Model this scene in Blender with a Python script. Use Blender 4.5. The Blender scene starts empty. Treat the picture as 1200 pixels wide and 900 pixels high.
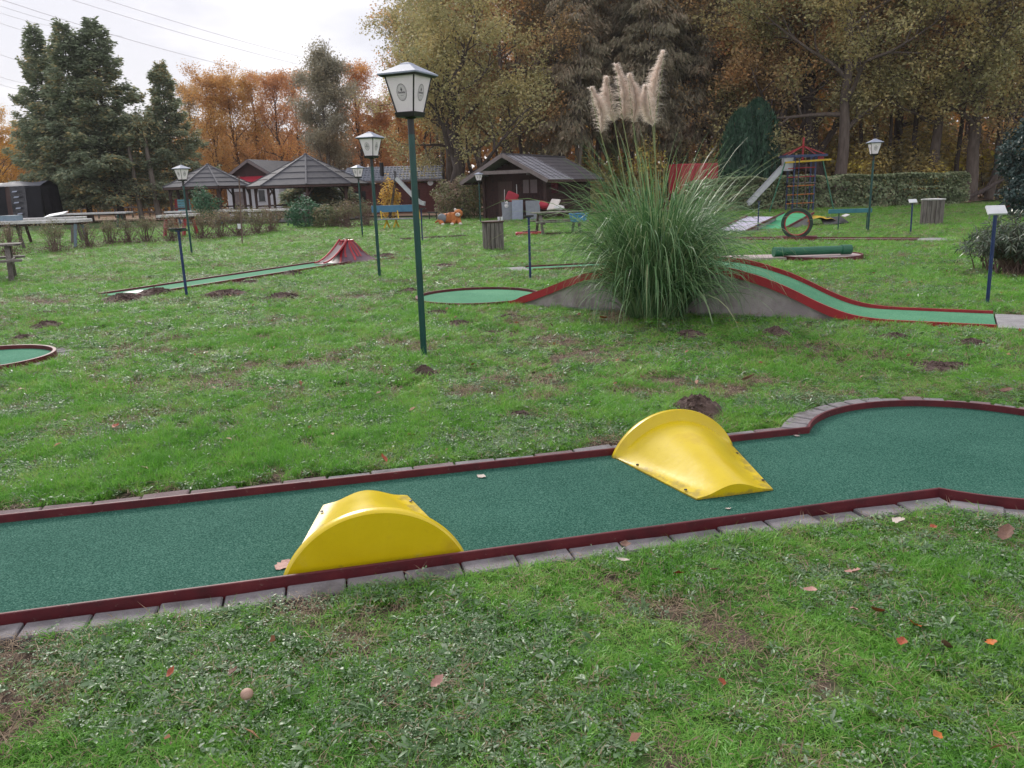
import bpy, bmesh, math, random
import numpy as np
from mathutils import Vector, Matrix, Euler

# ------------------------------------------------------------------ camera, sky, sun, exposure
SC = bpy.context.scene
COL = SC.collection
R = math.radians
PI = math.pi

cam_d = bpy.data.cameras.new('camera')
cam = bpy.data.objects.new('camera', cam_d)
COL.objects.link(cam)
cam_d.sensor_width = 36.0
cam_d.lens = 36.0 * 920.0 / 1200.0
cam_d.clip_start = 0.05
cam_d.clip_end = 3000
_th, _ro = math.atan(228.0 / 920.0), 0.03
_c, _s = math.cos(_ro), math.sin(_ro)
R0, U0 = Vector((1, 0, 0)), Vector((0, math.sin(_th), math.cos(_th)))
FW = Vector((0, math.cos(_th), -math.sin(_th)))
_r, _u = R0 * _c - U0 * _s, R0 * _s + U0 * _c
cam.matrix_world = Matrix(((_r.x, _u.x, -FW.x, 0), (_r.y, _u.y, -FW.y, 0), (_r.z, _u.z, -FW.z, 1.55), (0, 0, 0, 1)))
SC.camera = cam

SC.view_settings.view_transform = 'Standard'
SC.view_settings.look = 'None'
SC.view_settings.gamma = 1.0
SC.view_settings.exposure = 0.98
SC.view_settings.use_curve_mapping = False
SC.cycles.max_bounces = 6
SC.cycles.diffuse_bounces = 3
SC.cycles.glossy_bounces = 2
SC.cycles.transmission_bounces = 3
SC.cycles.transparent_max_bounces = 6
SC.cycles.use_denoising = True

SUN_AZ, SUN_EL = R(-24), R(32)          # measured clockwise from +Y
W = bpy.data.worlds.new('World')
SC.world = W
W.use_nodes = True
wt = W.node_tree
wt.nodes.clear()
wo = wt.nodes.new('ShaderNodeOutputWorld')
bg = wt.nodes.new('ShaderNodeBackground')
bg.inputs['Strength'].default_value = 0.1
sky = wt.nodes.new('ShaderNodeTexSky')
sky.sky_type = 'NISHITA'
sky.sun_disc = False
sky.sun_elevation = SUN_EL
sky.sun_rotation = SUN_AZ % (2 * PI)
tc = wt.nodes.new('ShaderNodeTexCoord')
mp = wt.nodes.new('ShaderNodeMapping')
mp.inputs['Scale'].default_value = (1.0, 1.0, 2.4)
mp.inputs['Location'].default_value = (0.891, 1.208, 2.742)
nz = wt.nodes.new('ShaderNodeTexNoise')
nz.inputs['Scale'].default_value = 2.6
nz.inputs['Detail'].default_value = 6
nz.inputs['Roughness'].default_value = 0.5
rp = wt.nodes.new('ShaderNodeValToRGB')
rp.color_ramp.elements[0].position = 0.38
rp.color_ramp.elements[0].color = (3.8, 3.8, 4.25, 1)
rp.color_ramp.elements[1].position = 0.80
rp.color_ramp.elements[1].color = (10.0, 9.6, 9.4, 1)
mx = wt.nodes.new('ShaderNodeMix')
mx.data_type = 'RGBA'
mx.inputs['Factor'].default_value = 0.9
L = wt.links.new
L(tc.outputs['Generated'], mp.inputs['Vector'])
L(mp.outputs['Vector'], nz.inputs['Vector'])
L(nz.outputs['Fac'], rp.inputs['Fac'])
L(sky.outputs['Color'], mx.inputs['A'])
L(rp.outputs['Color'], mx.inputs['B'])
L(mx.outputs['Result'], bg.inputs['Color'])
L(bg.outputs['Background'], wo.inputs['Surface'])

sl = bpy.data.lights.new('sun', 'SUN')
sl.energy = 1.5
sl.angle = R(16)
sl.color = (1.0, 0.95, 0.88)
sun = bpy.data.objects.new('sun', sl)
COL.objects.link(sun)
sd = Vector((math.sin(SUN_AZ) * math.cos(SUN_EL), math.cos(SUN_AZ) * math.cos(SUN_EL), math.sin(SUN_EL)))
sun.rotation_euler = sd.to_track_quat('Z', 'Y').to_euler()

# ------------------------------------------------------------------ materials
def newmat(name):
    m = bpy.data.materials.new(name)
    m.use_nodes = True
    nt = m.node_tree
    return m, nt, nt.nodes['Principled BSDF'], nt.links.new

def ramp(nt, stops):
    r = nt.nodes.new('ShaderNodeValToRGB')
    e = r.color_ramp.elements
    e[0].position, e[0].color = stops[0][0], (*stops[0][1], 1)
    e[1].position, e[1].color = stops[-1][0], (*stops[-1][1], 1)
    for p, c in stops[1:-1]:
        k = e.new(p)
        k.color = (*c, 1)
    return r

def noise(nt, scale, detail=4, rough=0.55, src='Object', stretch=None, dist=0.0):
    n = nt.nodes.new('ShaderNodeTexNoise')
    n.inputs['Scale'].default_value = scale
    n.inputs['Detail'].default_value = detail
    n.inputs['Roughness'].default_value = rough
    n.inputs['Distortion'].default_value = dist
    if src == 'World':
        g = nt.nodes.new('ShaderNodeNewGeometry')
        o = g.outputs['Position']
    else:
        t = nt.nodes.new('ShaderNodeTexCoord')
        o = t.outputs[src]
    if stretch:
        mpn = nt.nodes.new('ShaderNodeMapping')
        mpn.inputs['Scale'].default_value = stretch
        nt.links.new(o, mpn.inputs['Vector'])
        o = mpn.outputs['Vector']
    nt.links.new(o, n.inputs['Vector'])
    return n

def mat(name, c1, c2=None, scale=6.0, rough=0.6, bump=0.0, bscale=None, metal=0.0, spec=0.5, stretch=None, src='Object', lo=0.35, hi=0.65, detail=5, c3=None):
    """a procedural surface: colour drifting between two tones, with fine relief"""
    m, nt, b, link = newmat(name)
    b.inputs['Roughness'].default_value = rough
    b.inputs['Metallic'].default_value = metal
    b.inputs['Specular IOR Level'].default_value = spec
    if c2 is None:
        c2 = tuple(x * 0.82 for x in c1)
    n = noise(nt, scale, detail, 0.6, src, stretch)
    st = [(lo, c1), (hi, c2)] if c3 is None else [(lo, c1), ((lo + hi) / 2, c2), (hi, c3)]
    r = ramp(nt, st)
    link(n.outputs['Fac'], r.inputs['Fac'])
    link(r.outputs['Color'], b.inputs['Base Color'])
    if bump:
        n2 = noise(nt, bscale or scale * 4, 4, 0.6, src, stretch)
        bm_ = nt.nodes.new('ShaderNodeBump')
        bm_.inputs['Strength'].default_value = bump
        bm_.inputs['Distance'].default_value = 0.02
        link(n2.outputs['Fac'], bm_.inputs['Height'])
        link(bm_.outputs['Normal'], b.inputs['Normal'])
    return m

def leafmat(name, cols, rough=0.55, trans=0.35, patch=0.35, pscale=0.5, spec=0.3, inst=False, tint=(1.0, 1.0, 1.0)):
    """leaf colour drawn per leaf (face attribute rnd) and drifting with place; some light passes through"""
    m, nt, b, link = newmat(name)
    b.inputs['Roughness'].default_value = rough
    b.inputs['Specular IOR Level'].default_value = spec
    at = nt.nodes.new('ShaderNodeAttribute')
    at.attribute_name = 'rnd'
    n = noise(nt, pscale, 3, 0.6, 'World')
    mr = nt.nodes.new('ShaderNodeMapRange')
    mr.inputs['From Min'].default_value = 0.3
    mr.inputs['From Max'].default_value = 0.7
    link(n.outputs['Fac'], mr.inputs['Value'])
    mixf = nt.nodes.new('ShaderNodeMix')
    mixf.inputs['Factor'].default_value = patch
    if inst:
        oi = nt.nodes.new('ShaderNodeObjectInfo')
        mm = nt.nodes.new('ShaderNodeMix')
        mm.inputs['Factor'].default_value = 0.4
        link(at.outputs['Fac'], mm.inputs['A'])
        link(oi.outputs['Random'], mm.inputs['B'])
        link(mm.outputs['Result'], mixf.inputs['A'])
    else:
        link(at.outputs['Fac'], mixf.inputs['A'])
    link(mr.outputs['Result'], mixf.inputs['B'])
    k = len(cols)
    r = ramp(nt, [(0.12 + 0.76 * i / (k - 1), c) for i, c in enumerate(cols)])
    link(mixf.outputs['Result'], r.inputs['Fac'])
    link(r.outputs['Color'], b.inputs['Base Color'])
    if trans:
        tr = nt.nodes.new('ShaderNodeBsdfTranslucent')
        link(r.outputs['Color'], tr.inputs['Color'])
        ms = nt.nodes.new('ShaderNodeMixShader')
        ms.inputs['Fac'].default_value = trans
        link(b.outputs['BSDF'], ms.inputs[1])
        link(tr.outputs['BSDF'], ms.inputs[2])
        link(ms.outputs['Shader'], nt.nodes['Material Output'].inputs['Surface'])
    return m

M = {}
M['green_paint'] = mat('green_paint', (0.006, 0.05, 0.045), (0.010, 0.066, 0.058), 9, 0.32, 0.05, 60)
M['blue_paint'] = mat('blue_paint', (0.008, 0.022, 0.085), (0.014, 0.036, 0.13), 14, 0.38, 0.08, 60)
M['black_metal'] = mat('black_metal', (0.012, 0.011, 0.014), (0.022, 0.02, 0.022), 9, 0.4)
M['zinc'] = mat('zinc', (0.25, 0.28, 0.36), (0.31, 0.34, 0.42), 5, 0.55, 0.04, 30, 0.0, 0.3)
M['milk_glass'] = mat('milk_glass', (0.90, 0.83, 0.87), (0.83, 0.76, 0.80), 7, 0.28, 0.0)
M['print'] = mat('print', (0.06, 0.055, 0.06), (0.09, 0.085, 0.09), 20, 0.5)
M['print_grey'] = mat('print_grey', (0.60, 0.56, 0.58), (0.64, 0.60, 0.62), 20, 0.5)
M['paver'] = mat('paver', (0.165, 0.152, 0.162), (0.235, 0.218, 0.23), 4, 0.85, 0.5, 130, src='World', c3=(0.11, 0.10, 0.10), detail=8)
M['paver_red'] = mat('paver_red', (0.15, 0.10, 0.105), (0.20, 0.15, 0.155), 5, 0.85, 0.5, 130, src='World')
def rail_paint():
    m, nt, b, link = newmat('red_rail')
    b.inputs['Roughness'].default_value = 0.55
    n = noise(nt, 6, 8, 0.65, 'World')
    r = ramp(nt, [(0.32, (0.060, 0.006, 0.010)), (0.5, (0.100, 0.007, 0.013)), (0.68, (0.135, 0.015, 0.020))])
    link(n.outputs['Fac'], r.inputs['Fac'])
    n2 = noise(nt, 38, 7, 0.75, 'World')
    k = nt.nodes.new('ShaderNodeMapRange')
    k.inputs['From Min'].default_value = 0.62
    k.inputs['From Max'].default_value = 0.68
    link(n2.outputs['Fac'], k.inputs['Value'])
    mx_ = nt.nodes.new('ShaderNodeMix'); mx_.data_type = 'RGBA'
    mx_.inputs['B'].default_value = (0.16, 0.105, 0.09, 1)
    link(k.outputs['Result'], mx_.inputs['Factor']); link(r.outputs['Color'], mx_.inputs['A'])
    link(mx_.outputs['Result'], b.inputs['Base Color'])
    bp = nt.nodes.new('ShaderNodeBump'); bp.inputs['Strength'].default_value = 0.35; bp.inputs['Distance'].default_value = 0.006
    link(n2.outputs['Fac'], bp.inputs['Height']); link(bp.outputs['Normal'], b.inputs['Normal'])
    return m
M['red_rail'] = rail_paint()
M['red_paint'] = mat('red_paint', (0.36, 0.016, 0.026), (0.29, 0.014, 0.022), 6, 0.42, 0.12, 50, src='World')
M['red_cloth'] = mat('red_cloth', (0.42, 0.02, 0.045), (0.34, 0.016, 0.035), 3, 0.5, 0.2, 20)
M['concrete'] = mat('concrete', (0.24, 0.20, 0.20), (0.40, 0.36, 0.35), 2.4, 0.9, 0.4, 60, src='World', c3=(0.30, 0.26, 0.265), detail=9)
M['slab'] = mat('slab', (0.30, 0.29, 0.30), (0.22, 0.21, 0.22), 5, 0.9, 0.3, 80, src='World')
M['white_paint'] = mat('white_paint', (0.74, 0.75, 0.78), (0.62, 0.63, 0.66), 5, 0.45)
M['white_worn'] = mat('white_worn', (0.70, 0.68, 0.70), (0.52, 0.50, 0.50), 3, 0.6, 0.1, 40, c3=(0.74, 0.72, 0.74))
M['soil'] = mat('soil', (0.070, 0.044, 0.038), (0.13, 0.085, 0.072), 16, 0.95, 0.9, 60, src='World')
M['old_wood'] = mat('old_wood', (0.10, 0.085, 0.075), (0.18, 0.16, 0.145), 7, 0.85, 0.4, 40, stretch=(1, 1, 0.15), c3=(0.07, 0.06, 0.055))
M['dark_wood'] = mat('dark_wood', (0.045, 0.022, 0.020), (0.075, 0.036, 0.032), 8, 0.7, 0.3, 40, stretch=(1, 1, 0.2))
M['hut_wood'] = mat('hut_wood', (0.030, 0.011, 0.011), (0.046, 0.016, 0.015), 5, 0.8, 0.25, 30, c3=(0.022, 0.009, 0.010))
M['roof_felt'] = mat('roof_felt', (0.044, 0.044, 0.056), (0.072, 0.071, 0.084), 1.6, 0.8, 0.3, 40, c3=(0.056, 0.056, 0.068))
M['shingle_light'] = mat('shingle_light', (0.22, 0.22, 0.25), (0.30, 0.295, 0.325), 3, 0.6, 0.3, 40)
M['shingle_dark'] = mat('shingle_dark', (0.07, 0.064, 0.072), (0.10, 0.09, 0.10), 3, 0.65, 0.3, 40)
M['fascia'] = mat('fascia', (0.22, 0.175, 0.175), (0.16, 0.125, 0.125), 5, 0.7)
M['plaster'] = mat('plaster', (0.64, 0.64, 0.69), (0.55, 0.55, 0.60), 2, 0.85)
M['tile_roof'] = mat('tile_roof', (0.12, 0.14, 0.19), (0.17, 0.19, 0.24), 4, 0.55)
M['red_brick'] = mat('red_brick', (0.095, 0.026, 0.026), (0.13, 0.040, 0.036), 6, 0.85, 0.3)
M['glass_dark'] = mat('glass_dark', (0.02, 0.022, 0.026), (0.03, 0.032, 0.036), 3, 0.08)
M['curtain'] = mat('curtain', (0.17, 0.12, 0.125), (0.11, 0.075, 0.08), 14, 0.5, stretch=(6, 6, 0.4))
M['tarp'] = mat('tarp', (0.004, 0.004, 0.008), (0.008, 0.008, 0.014), 2, 0.65, 0.6, 5, spec=0.25)
M['tarp_roof'] = mat('tarp_roof', (0.03, 0.034, 0.055), (0.05, 0.055, 0.08), 2, 0.5, 0.4, 4)
M['clear_foil'] = mat('clear_foil', (0.010, 0.010, 0.016), (0.035, 0.035, 0.045), 5, 0.2, 0.9, 7)
M['teal'] = mat('teal', (0.03, 0.16, 0.20), (0.045, 0.20, 0.24), 4, 0.45)
M['sky_blue'] = mat('sky_blue', (0.045, 0.15, 0.26), (0.065, 0.19, 0.31), 4, 0.45)
M['light_blue'] = mat('light_blue', (0.15, 0.40, 0.50), (0.20, 0.47, 0.56), 4, 0.5)
M['grey_blue'] = mat('grey_blue', (0.15, 0.22, 0.28), (0.20, 0.27, 0.33), 4, 0.5)
M['leg_blue'] = mat('leg_blue', (0.04, 0.11, 0.25), (0.06, 0.15, 0.31), 4, 0.5)
M['yellow_paint'] = mat('yellow_paint', (0.62, 0.42, 0.02), (0.5, 0.32, 0.02), 4, 0.45)
M['orange_paint'] = mat('orange_paint', (0.55, 0.16, 0.02), (0.45, 0.12, 0.02), 4, 0.5)
M['dark_blue'] = mat('dark_blue', (0.025, 0.04, 0.10), (0.035, 0.055, 0.135), 4, 0.5)
M['steel'] = mat('steel', (0.55, 0.56, 0.58), (0.44, 0.45, 0.48), 3, 0.35, 0.0, metal=0.3)
M['tube_green'] = mat('tube_green', (0.010, 0.10, 0.05), (0.016, 0.13, 0.065), 6, 0.45, 0.1)
M['green_light'] = mat('green_light', (0.03, 0.30, 0.13), (0.045, 0.36, 0.16), 5, 0.5)
M['pink_deck'] = mat('pink_deck', (0.42, 0.34, 0.34), (0.34, 0.27, 0.27), 4, 0.75)
M['violet_deck'] = mat('violet_deck', (0.50, 0.47, 0.60), (0.42, 0.39, 0.5), 4, 0.6)
M['plastic_blue'] = mat('plastic_blue', (0.05, 0.20, 0.55), (0.07, 0.26, 0.62), 8, 0.3)
M['plush_orange'] = mat('plush_orange', (0.50, 0.17, 0.04), (0.40, 0.12, 0.03), 9, 0.7)
M['plush_white'] = mat('plush_white', (0.72, 0.66, 0.62), (0.62, 0.56, 0.52), 9, 0.7)
M['plush_black'] = mat('plush_black', (0.02, 0.018, 0.02), (0.03, 0.028, 0.03), 9, 0.7)
M['slate'] = mat('slate', (0.16, 0.175, 0.20), (0.21, 0.225, 0.25), 4, 0.6)
M['mushroom'] = mat('mushroom', (0.42, 0.27, 0.21), (0.32, 0.19, 0.14), 20, 0.6)
M['cable'] = mat('cable', (0.62, 0.62, 0.65), (0.55, 0.55, 0.58), 4, 0.5)

def felt(name, c1, c2, c3, sc=130):
    m, nt, b, link = newmat(name)
    b.inputs['Roughness'].default_value = 0.9
    b.inputs['Specular IOR Level'].default_value = 0.12
    n = noise(nt, sc, 3, 0.7, 'World')
    r = ramp(nt, [(0.36, c1), (0.5, c2), (0.66, c3)])
    link(n.outputs['Fac'], r.inputs['Fac'])
    w = noise(nt, 1.3, 8, 0.68, 'World')
    mrr = nt.nodes.new('ShaderNodeMapRange')
    mrr.inputs['From Min'].default_value = 0.35
    mrr.inputs['From Max'].default_value = 0.68
    link(w.outputs['Fac'], mrr.inputs['Value'])
    mxx = nt.nodes.new('ShaderNodeMix')
    mxx.data_type = 'RGBA'
    mxx.blend_type = 'MULTIPLY'
    mxx.inputs['B'].default_value = (1.5, 1.26, 1.28, 1)
    link(mrr.outputs['Result'], mxx.inputs['Factor'])
    link(r.outputs['Color'], mxx.inputs['A'])
    link(mxx.outputs['Result'], b.inputs['Base Color'])
    bp = nt.nodes.new('ShaderNodeBump')
    bp.inputs['Strength'].default_value = 0.8
    bp.inputs['Distance'].default_value = 0.006
    link(n.outputs['Fac'], bp.inputs['Height'])
    link(bp.outputs['Normal'], b.inputs['Normal'])
    return m
M['felt'] = felt('felt', (0.005, 0.050, 0.035), (0.022, 0.098, 0.071), (0.080, 0.185, 0.145))
M['felt_pale'] = felt('felt_pale', (0.050, 0.185, 0.100), (0.070, 0.225, 0.128), (0.10, 0.275, 0.165), 60)
M['felt_mid'] = felt('felt_mid', (0.034, 0.155, 0.092), (0.052, 0.195, 0.122), (0.085, 0.245, 0.16), 80)

def yellow_plastic():
    m, nt, b, link = newmat('yellow_plastic')
    n = noise(nt, 5, 6, 0.65)
    r = ramp(nt, [(0.3, (0.61, 0.44, 0.003)), (0.55, (0.67, 0.50, 0.006)), (0.75, (0.57, 0.39, 0.015))])
    link(n.outputs['Fac'], r.inputs['Fac'])
    d = noise(nt, 26, 6, 0.75)
    dr = nt.nodes.new('ShaderNodeMapRange')
    dr.inputs['From Min'].default_value = 0.60
    dr.inputs['From Max'].default_value = 0.78
    dr.inputs['To Max'].default_value = 0.55
    link(d.outputs['Fac'], dr.inputs['Value'])
    mxx = nt.nodes.new('ShaderNodeMix')
    mxx.data_type = 'RGBA'
    mxx.inputs['B'].default_value = (0.42, 0.28, 0.03, 1)
    link(dr.outputs['Result'], mxx.inputs['Factor'])
    link(r.outputs['Color'], mxx.inputs['A'])
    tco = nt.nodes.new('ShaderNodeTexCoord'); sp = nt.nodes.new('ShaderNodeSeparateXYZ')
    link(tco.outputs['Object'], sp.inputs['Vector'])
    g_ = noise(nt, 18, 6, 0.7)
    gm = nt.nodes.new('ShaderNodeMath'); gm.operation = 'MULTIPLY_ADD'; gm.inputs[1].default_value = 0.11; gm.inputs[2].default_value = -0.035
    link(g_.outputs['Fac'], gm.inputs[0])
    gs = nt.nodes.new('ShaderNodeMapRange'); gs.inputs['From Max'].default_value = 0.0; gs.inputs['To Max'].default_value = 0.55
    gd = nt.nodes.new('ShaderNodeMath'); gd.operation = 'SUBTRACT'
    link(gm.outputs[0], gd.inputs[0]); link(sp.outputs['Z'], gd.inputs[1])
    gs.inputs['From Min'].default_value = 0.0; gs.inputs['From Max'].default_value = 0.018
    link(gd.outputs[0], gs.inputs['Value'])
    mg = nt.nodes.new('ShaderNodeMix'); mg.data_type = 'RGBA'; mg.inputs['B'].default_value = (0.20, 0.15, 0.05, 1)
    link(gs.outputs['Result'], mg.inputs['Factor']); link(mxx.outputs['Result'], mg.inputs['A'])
    sc_ = noise(nt, 9, 6, 0.8, 'Object', (1, 14, 1))
    sm = nt.nodes.new('ShaderNodeMapRange'); sm.inputs['From Min'].default_value = 0.60; sm.inputs['From Max'].default_value = 0.72; sm.inputs['To Max'].default_value = 0.30
    link(sc_.outputs['Fac'], sm.inputs['Value'])
    m3 = nt.nodes.new('ShaderNodeMix'); m3.data_type = 'RGBA'; m3.inputs['B'].default_value = (0.74, 0.60, 0.16, 1)
    link(sm.outputs['Result'], m3.inputs['Factor']); link(mg.outputs['Result'], m3.inputs['A'])
    link(m3.outputs['Result'], b.inputs['Base Color'])
    rr = nt.nodes.new('ShaderNodeMapRange')
    rr.inputs['To Min'].default_value = 0.2
    rr.inputs['To Max'].default_value = 0.42
    link(n.outputs['Fac'], rr.inputs['Value'])
    link(rr.outputs['Result'], b.inputs['Roughness'])
    bp = nt.nodes.new('ShaderNodeBump')
    bp.inputs['Strength'].default_value = 0.12
    bp.inputs['Distance'].default_value = 0.02
    link(n.outputs['Fac'], bp.inputs['Height'])
    link(bp.outputs['Normal'], b.inputs['Normal'])
    return m
M['yellow_plastic'] = yellow_plastic()

def bark(name, c1, c2, c3=None):
    return mat(name, c1, c2, 3, 0.9, 0.8, 9, stretch=(3, 3, 0.5), c3=c3, detail=7)
M['bark_oak'] = bark('bark_oak', (0.085, 0.062, 0.052), (0.16, 0.125, 0.105))
M['bark_dark'] = bark('bark_dark', (0.055, 0.041, 0.038), (0.11, 0.082, 0.073))
M['bark_pale'] = bark('bark_pale', (0.13, 0.105, 0.088), (0.22, 0.185, 0.16))
M['bark_spruce'] = bark('bark_spruce', (0.07, 0.048, 0.04), (0.13, 0.10, 0.085))
M['leaf_oak'] = leafmat('leaf_oak', [(0.275, 0.232, 0.127), (0.442, 0.330, 0.171), (0.611, 0.383, 0.181), (0.842, 0.428, 0.181)], trans=0.35, patch=0.55, pscale=0.28)
M['leaf_olive'] = leafmat('leaf_olive', [(0.260, 0.264, 0.138), (0.396, 0.375, 0.184), (0.521, 0.437, 0.202), (0.686, 0.508, 0.210)], trans=0.35, patch=0.5, pscale=0.3)
M['leaf_orange'] = leafmat('leaf_orange', [(0.374, 0.205, 0.094), (0.572, 0.320, 0.119), (0.660, 0.397, 0.138), (0.682, 0.486, 0.175)], patch=0.5, pscale=0.25, trans=0.5)
M['leaf_rust'] = leafmat('leaf_rust', [(0.333, 0.190, 0.121), (0.515, 0.269, 0.135), (0.665, 0.332, 0.135), (0.786, 0.475, 0.152)], patch=0.5, pscale=0.2, trans=0.45)
M['leaf_gold'] = leafmat('leaf_gold', [(0.432, 0.246, 0.066), (0.605, 0.347, 0.077), (0.691, 0.448, 0.099), (0.562, 0.448, 0.143)], patch=0.5, pscale=0.25, trans=0.5)
M['leaf_grey'] = leafmat('leaf_grey', [(0.243, 0.237, 0.200), (0.358, 0.343, 0.257), (0.443, 0.400, 0.286), (0.501, 0.400, 0.257)], patch=0.5, pscale=0.3, trans=0.35)
M['needle_blue'] = leafmat('needle_blue', [(0.133, 0.165, 0.105), (0.218, 0.267, 0.171), (0.332, 0.386, 0.253), (0.565, 0.400, 0.173)], trans=0.35, patch=0.45, pscale=0.35, rough=0.6)
M['needle_dark'] = leafmat('needle_dark', [(0.199, 0.184, 0.130), (0.305, 0.281, 0.191), (0.422, 0.358, 0.261), (0.581, 0.435, 0.308)], trans=0.4, patch=0.5, pscale=0.3, rough=0.7)
M['leaf_thuja'] = leafmat('leaf_thuja', [(0.027, 0.072, 0.045), (0.048, 0.111, 0.069), (0.078, 0.158, 0.099)], trans=0.2, patch=0.3)
M['leaf_hedge'] = leafmat('leaf_hedge', [(0.154, 0.201, 0.110), (0.239, 0.297, 0.162), (0.323, 0.367, 0.213), (0.400, 0.350, 0.221)], trans=0.25, patch=0.5, pscale=0.7)
M['leaf_under'] = leafmat('leaf_under', [(0.234, 0.224, 0.125), (0.414, 0.356, 0.164), (0.635, 0.476, 0.180), (0.900, 0.792, 0.144)], trans=0.35, patch=0.55, pscale=0.3)
M['leaf_shrub'] = leafmat('leaf_shrub', [(0.131, 0.166, 0.082), (0.206, 0.225, 0.108), (0.281, 0.215, 0.134), (0.319, 0.195, 0.154)], trans=0.3, patch=0.5, pscale=0.8)
M['leaf_evergreen'] = leafmat('leaf_evergreen', [(0.036, 0.109, 0.054), (0.068, 0.168, 0.090), (0.124, 0.240, 0.140)], trans=0.2, patch=0.4, pscale=0.8, rough=0.6, spec=0.25)
M['leaf_oleander'] = leafmat('leaf_oleander', [(0.035, 0.062, 0.034), (0.06, 0.095, 0.055), (0.10, 0.135, 0.09), (0.15, 0.17, 0.11)], trans=0.2, patch=0.3, pscale=1.5, rough=0.32, spec=0.6)
M['leaf_blue_bush'] = leafmat('leaf_blue_bush', [(0.020, 0.045, 0.040), (0.036, 0.070, 0.064), (0.06, 0.10, 0.09)], trans=0.15, patch=0.4, pscale=0.8, rough=0.4)
M['twig'] = mat('twig', (0.19, 0.125, 0.105), (0.13, 0.085, 0.075), 6, 0.9)
M['pampas_leaf'] = leafmat('pampas_leaf', [(0.053, 0.130, 0.052), (0.098, 0.209, 0.076), (0.150, 0.282, 0.111), (0.256, 0.372, 0.181), (0.354, 0.395, 0.198)], trans=0.32, patch=0.2, pscale=2.0, rough=0.4, spec=0.5)
M['plume'] = leafmat('plume', [(0.800, 0.674, 0.598), (0.880, 0.769, 0.699), (0.900, 0.836, 0.773)], trans=0.55, patch=0.3, pscale=4.0, rough=0.85, spec=0.1)
M['plume_stem'] = mat('plume_stem', (0.17, 0.22, 0.08), (0.25, 0.27, 0.12), 5, 0.5)
M['grass'] = leafmat('grass', [(0.065, 0.210, 0.024), (0.114, 0.327, 0.035), (0.174, 0.436, 0.050), (0.258, 0.469, 0.090), (0.388, 0.436, 0.145)], trans=0.4, patch=0.40, pscale=2.2, rough=0.42, spec=0.4, inst=True)
M['weed'] = leafmat('weed', [(0.050, 0.125, 0.035), (0.090, 0.185, 0.065), (0.14, 0.245, 0.105), (0.22, 0.31, 0.18), (0.36, 0.42, 0.32)], trans=0.25, patch=0.25, pscale=1.6, rough=0.4, spec=0.5, inst=True)
M['straw'] = leafmat('straw', [(0.156, 0.106, 0.072), (0.300, 0.216, 0.144), (0.456, 0.360, 0.252)], trans=0.2, patch=0.3, pscale=1.2, rough=0.7, inst=True)
M['dead_leaf_pink'] = mat('dead_leaf_pink', (0.44, 0.24, 0.20), (0.34, 0.17, 0.14), 30, 0.6, 0.3, 90)
M['dead_leaf_rust'] = mat('dead_leaf_rust', (0.36, 0.075, 0.02), (0.24, 0.05, 0.02), 30, 0.55, 0.3, 90)
M['dead_leaf_orange'] = mat('dead_leaf_orange', (0.55, 0.17, 0.02), (0.40, 0.10, 0.02), 30, 0.55, 0.3, 90)
M['dead_leaf_brown'] = mat('dead_leaf_brown', (0.17, 0.085, 0.055), (0.11, 0.05, 0.035), 30, 0.7, 0.3, 90)
M['dead_leaf_white'] = mat('dead_leaf_white', (0.52, 0.45, 0.40), (0.42, 0.35, 0.31), 30, 0.7, 0.3, 90)

def ground_mat():
    m, nt, b, link = newmat('lawn_ground')
    b.inputs['Roughness'].default_value = 0.9
    b.inputs['Specular IOR Level'].default_value = 0.2
    n1 = noise(nt, 0.35, 6, 0.6, 'World')
    n2 = noise(nt, 9.0, 6, 0.75, 'World')
    n3 = noise(nt, 60.0, 4, 0.7, 'World')
    r1 = ramp(nt, [(0.33, (0.045, 0.085, 0.024)), (0.5, (0.066, 0.115, 0.034)), (0.68, (0.09, 0.115, 0.05))])
    r2 = ramp(nt, [(0.52, (1, 1, 1)), (0.72, (0.5, 0.34, 0.3))])
    r3 = ramp(nt, [(0.3, (0.55, 0.55, 0.55)), (0.6, (1.2, 1.2, 1.2))])
    link(n1.outputs['Fac'], r1.inputs['Fac'])
    link(n2.outputs['Fac'], r2.inputs['Fac'])
    link(n3.outputs['Fac'], r3.inputs['Fac'])
    a = nt.nodes.new('ShaderNodeMix'); a.data_type = 'RGBA'; a.blend_type = 'MULTIPLY'; a.inputs['Factor'].default_value = 1
    c = nt.nodes.new('ShaderNodeMix'); c.data_type = 'RGBA'; c.blend_type = 'MULTIPLY'; c.inputs['Factor'].default_value = 1
    link(r1.outputs['Color'], a.inputs['A']); link(r2.outputs['Color'], a.inputs['B'])
    link(a.outputs['Result'], c.inputs['A']); link(r3.outputs['Color'], c.inputs['B'])
    link(c.outputs['Result'], b.inputs['Base Color'])
    at = nt.nodes.new('ShaderNodeAttribute')
    at.attribute_name = 'bare'
    so = ramp(nt, [(0.3, (0.060, 0.040, 0.034)), (0.5, (0.10, 0.070, 0.058)), (0.7, (0.15, 0.115, 0.095))])
    link(n3.outputs['Fac'], so.inputs['Fac'])
    e = nt.nodes.new('ShaderNodeMix'); e.data_type = 'RGBA'
    link(at.outputs['Fac'], e.inputs['Factor'])
    link(c.outputs['Result'], e.inputs['A']); link(so.outputs['Color'], e.inputs['B'])
    link(e.outputs['Result'], b.inputs['Base Color'])
    bp = nt.nodes.new('ShaderNodeBump')
    bp.inputs['Strength'].default_value = 0.8
    bp.inputs['Distance'].default_value = 0.03
    link(n2.outputs['Fac'], bp.inputs['Height'])
    link(bp.outputs['Normal'], b.inputs['Normal'])
    return m
M['lawn'] = ground_mat()
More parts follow.
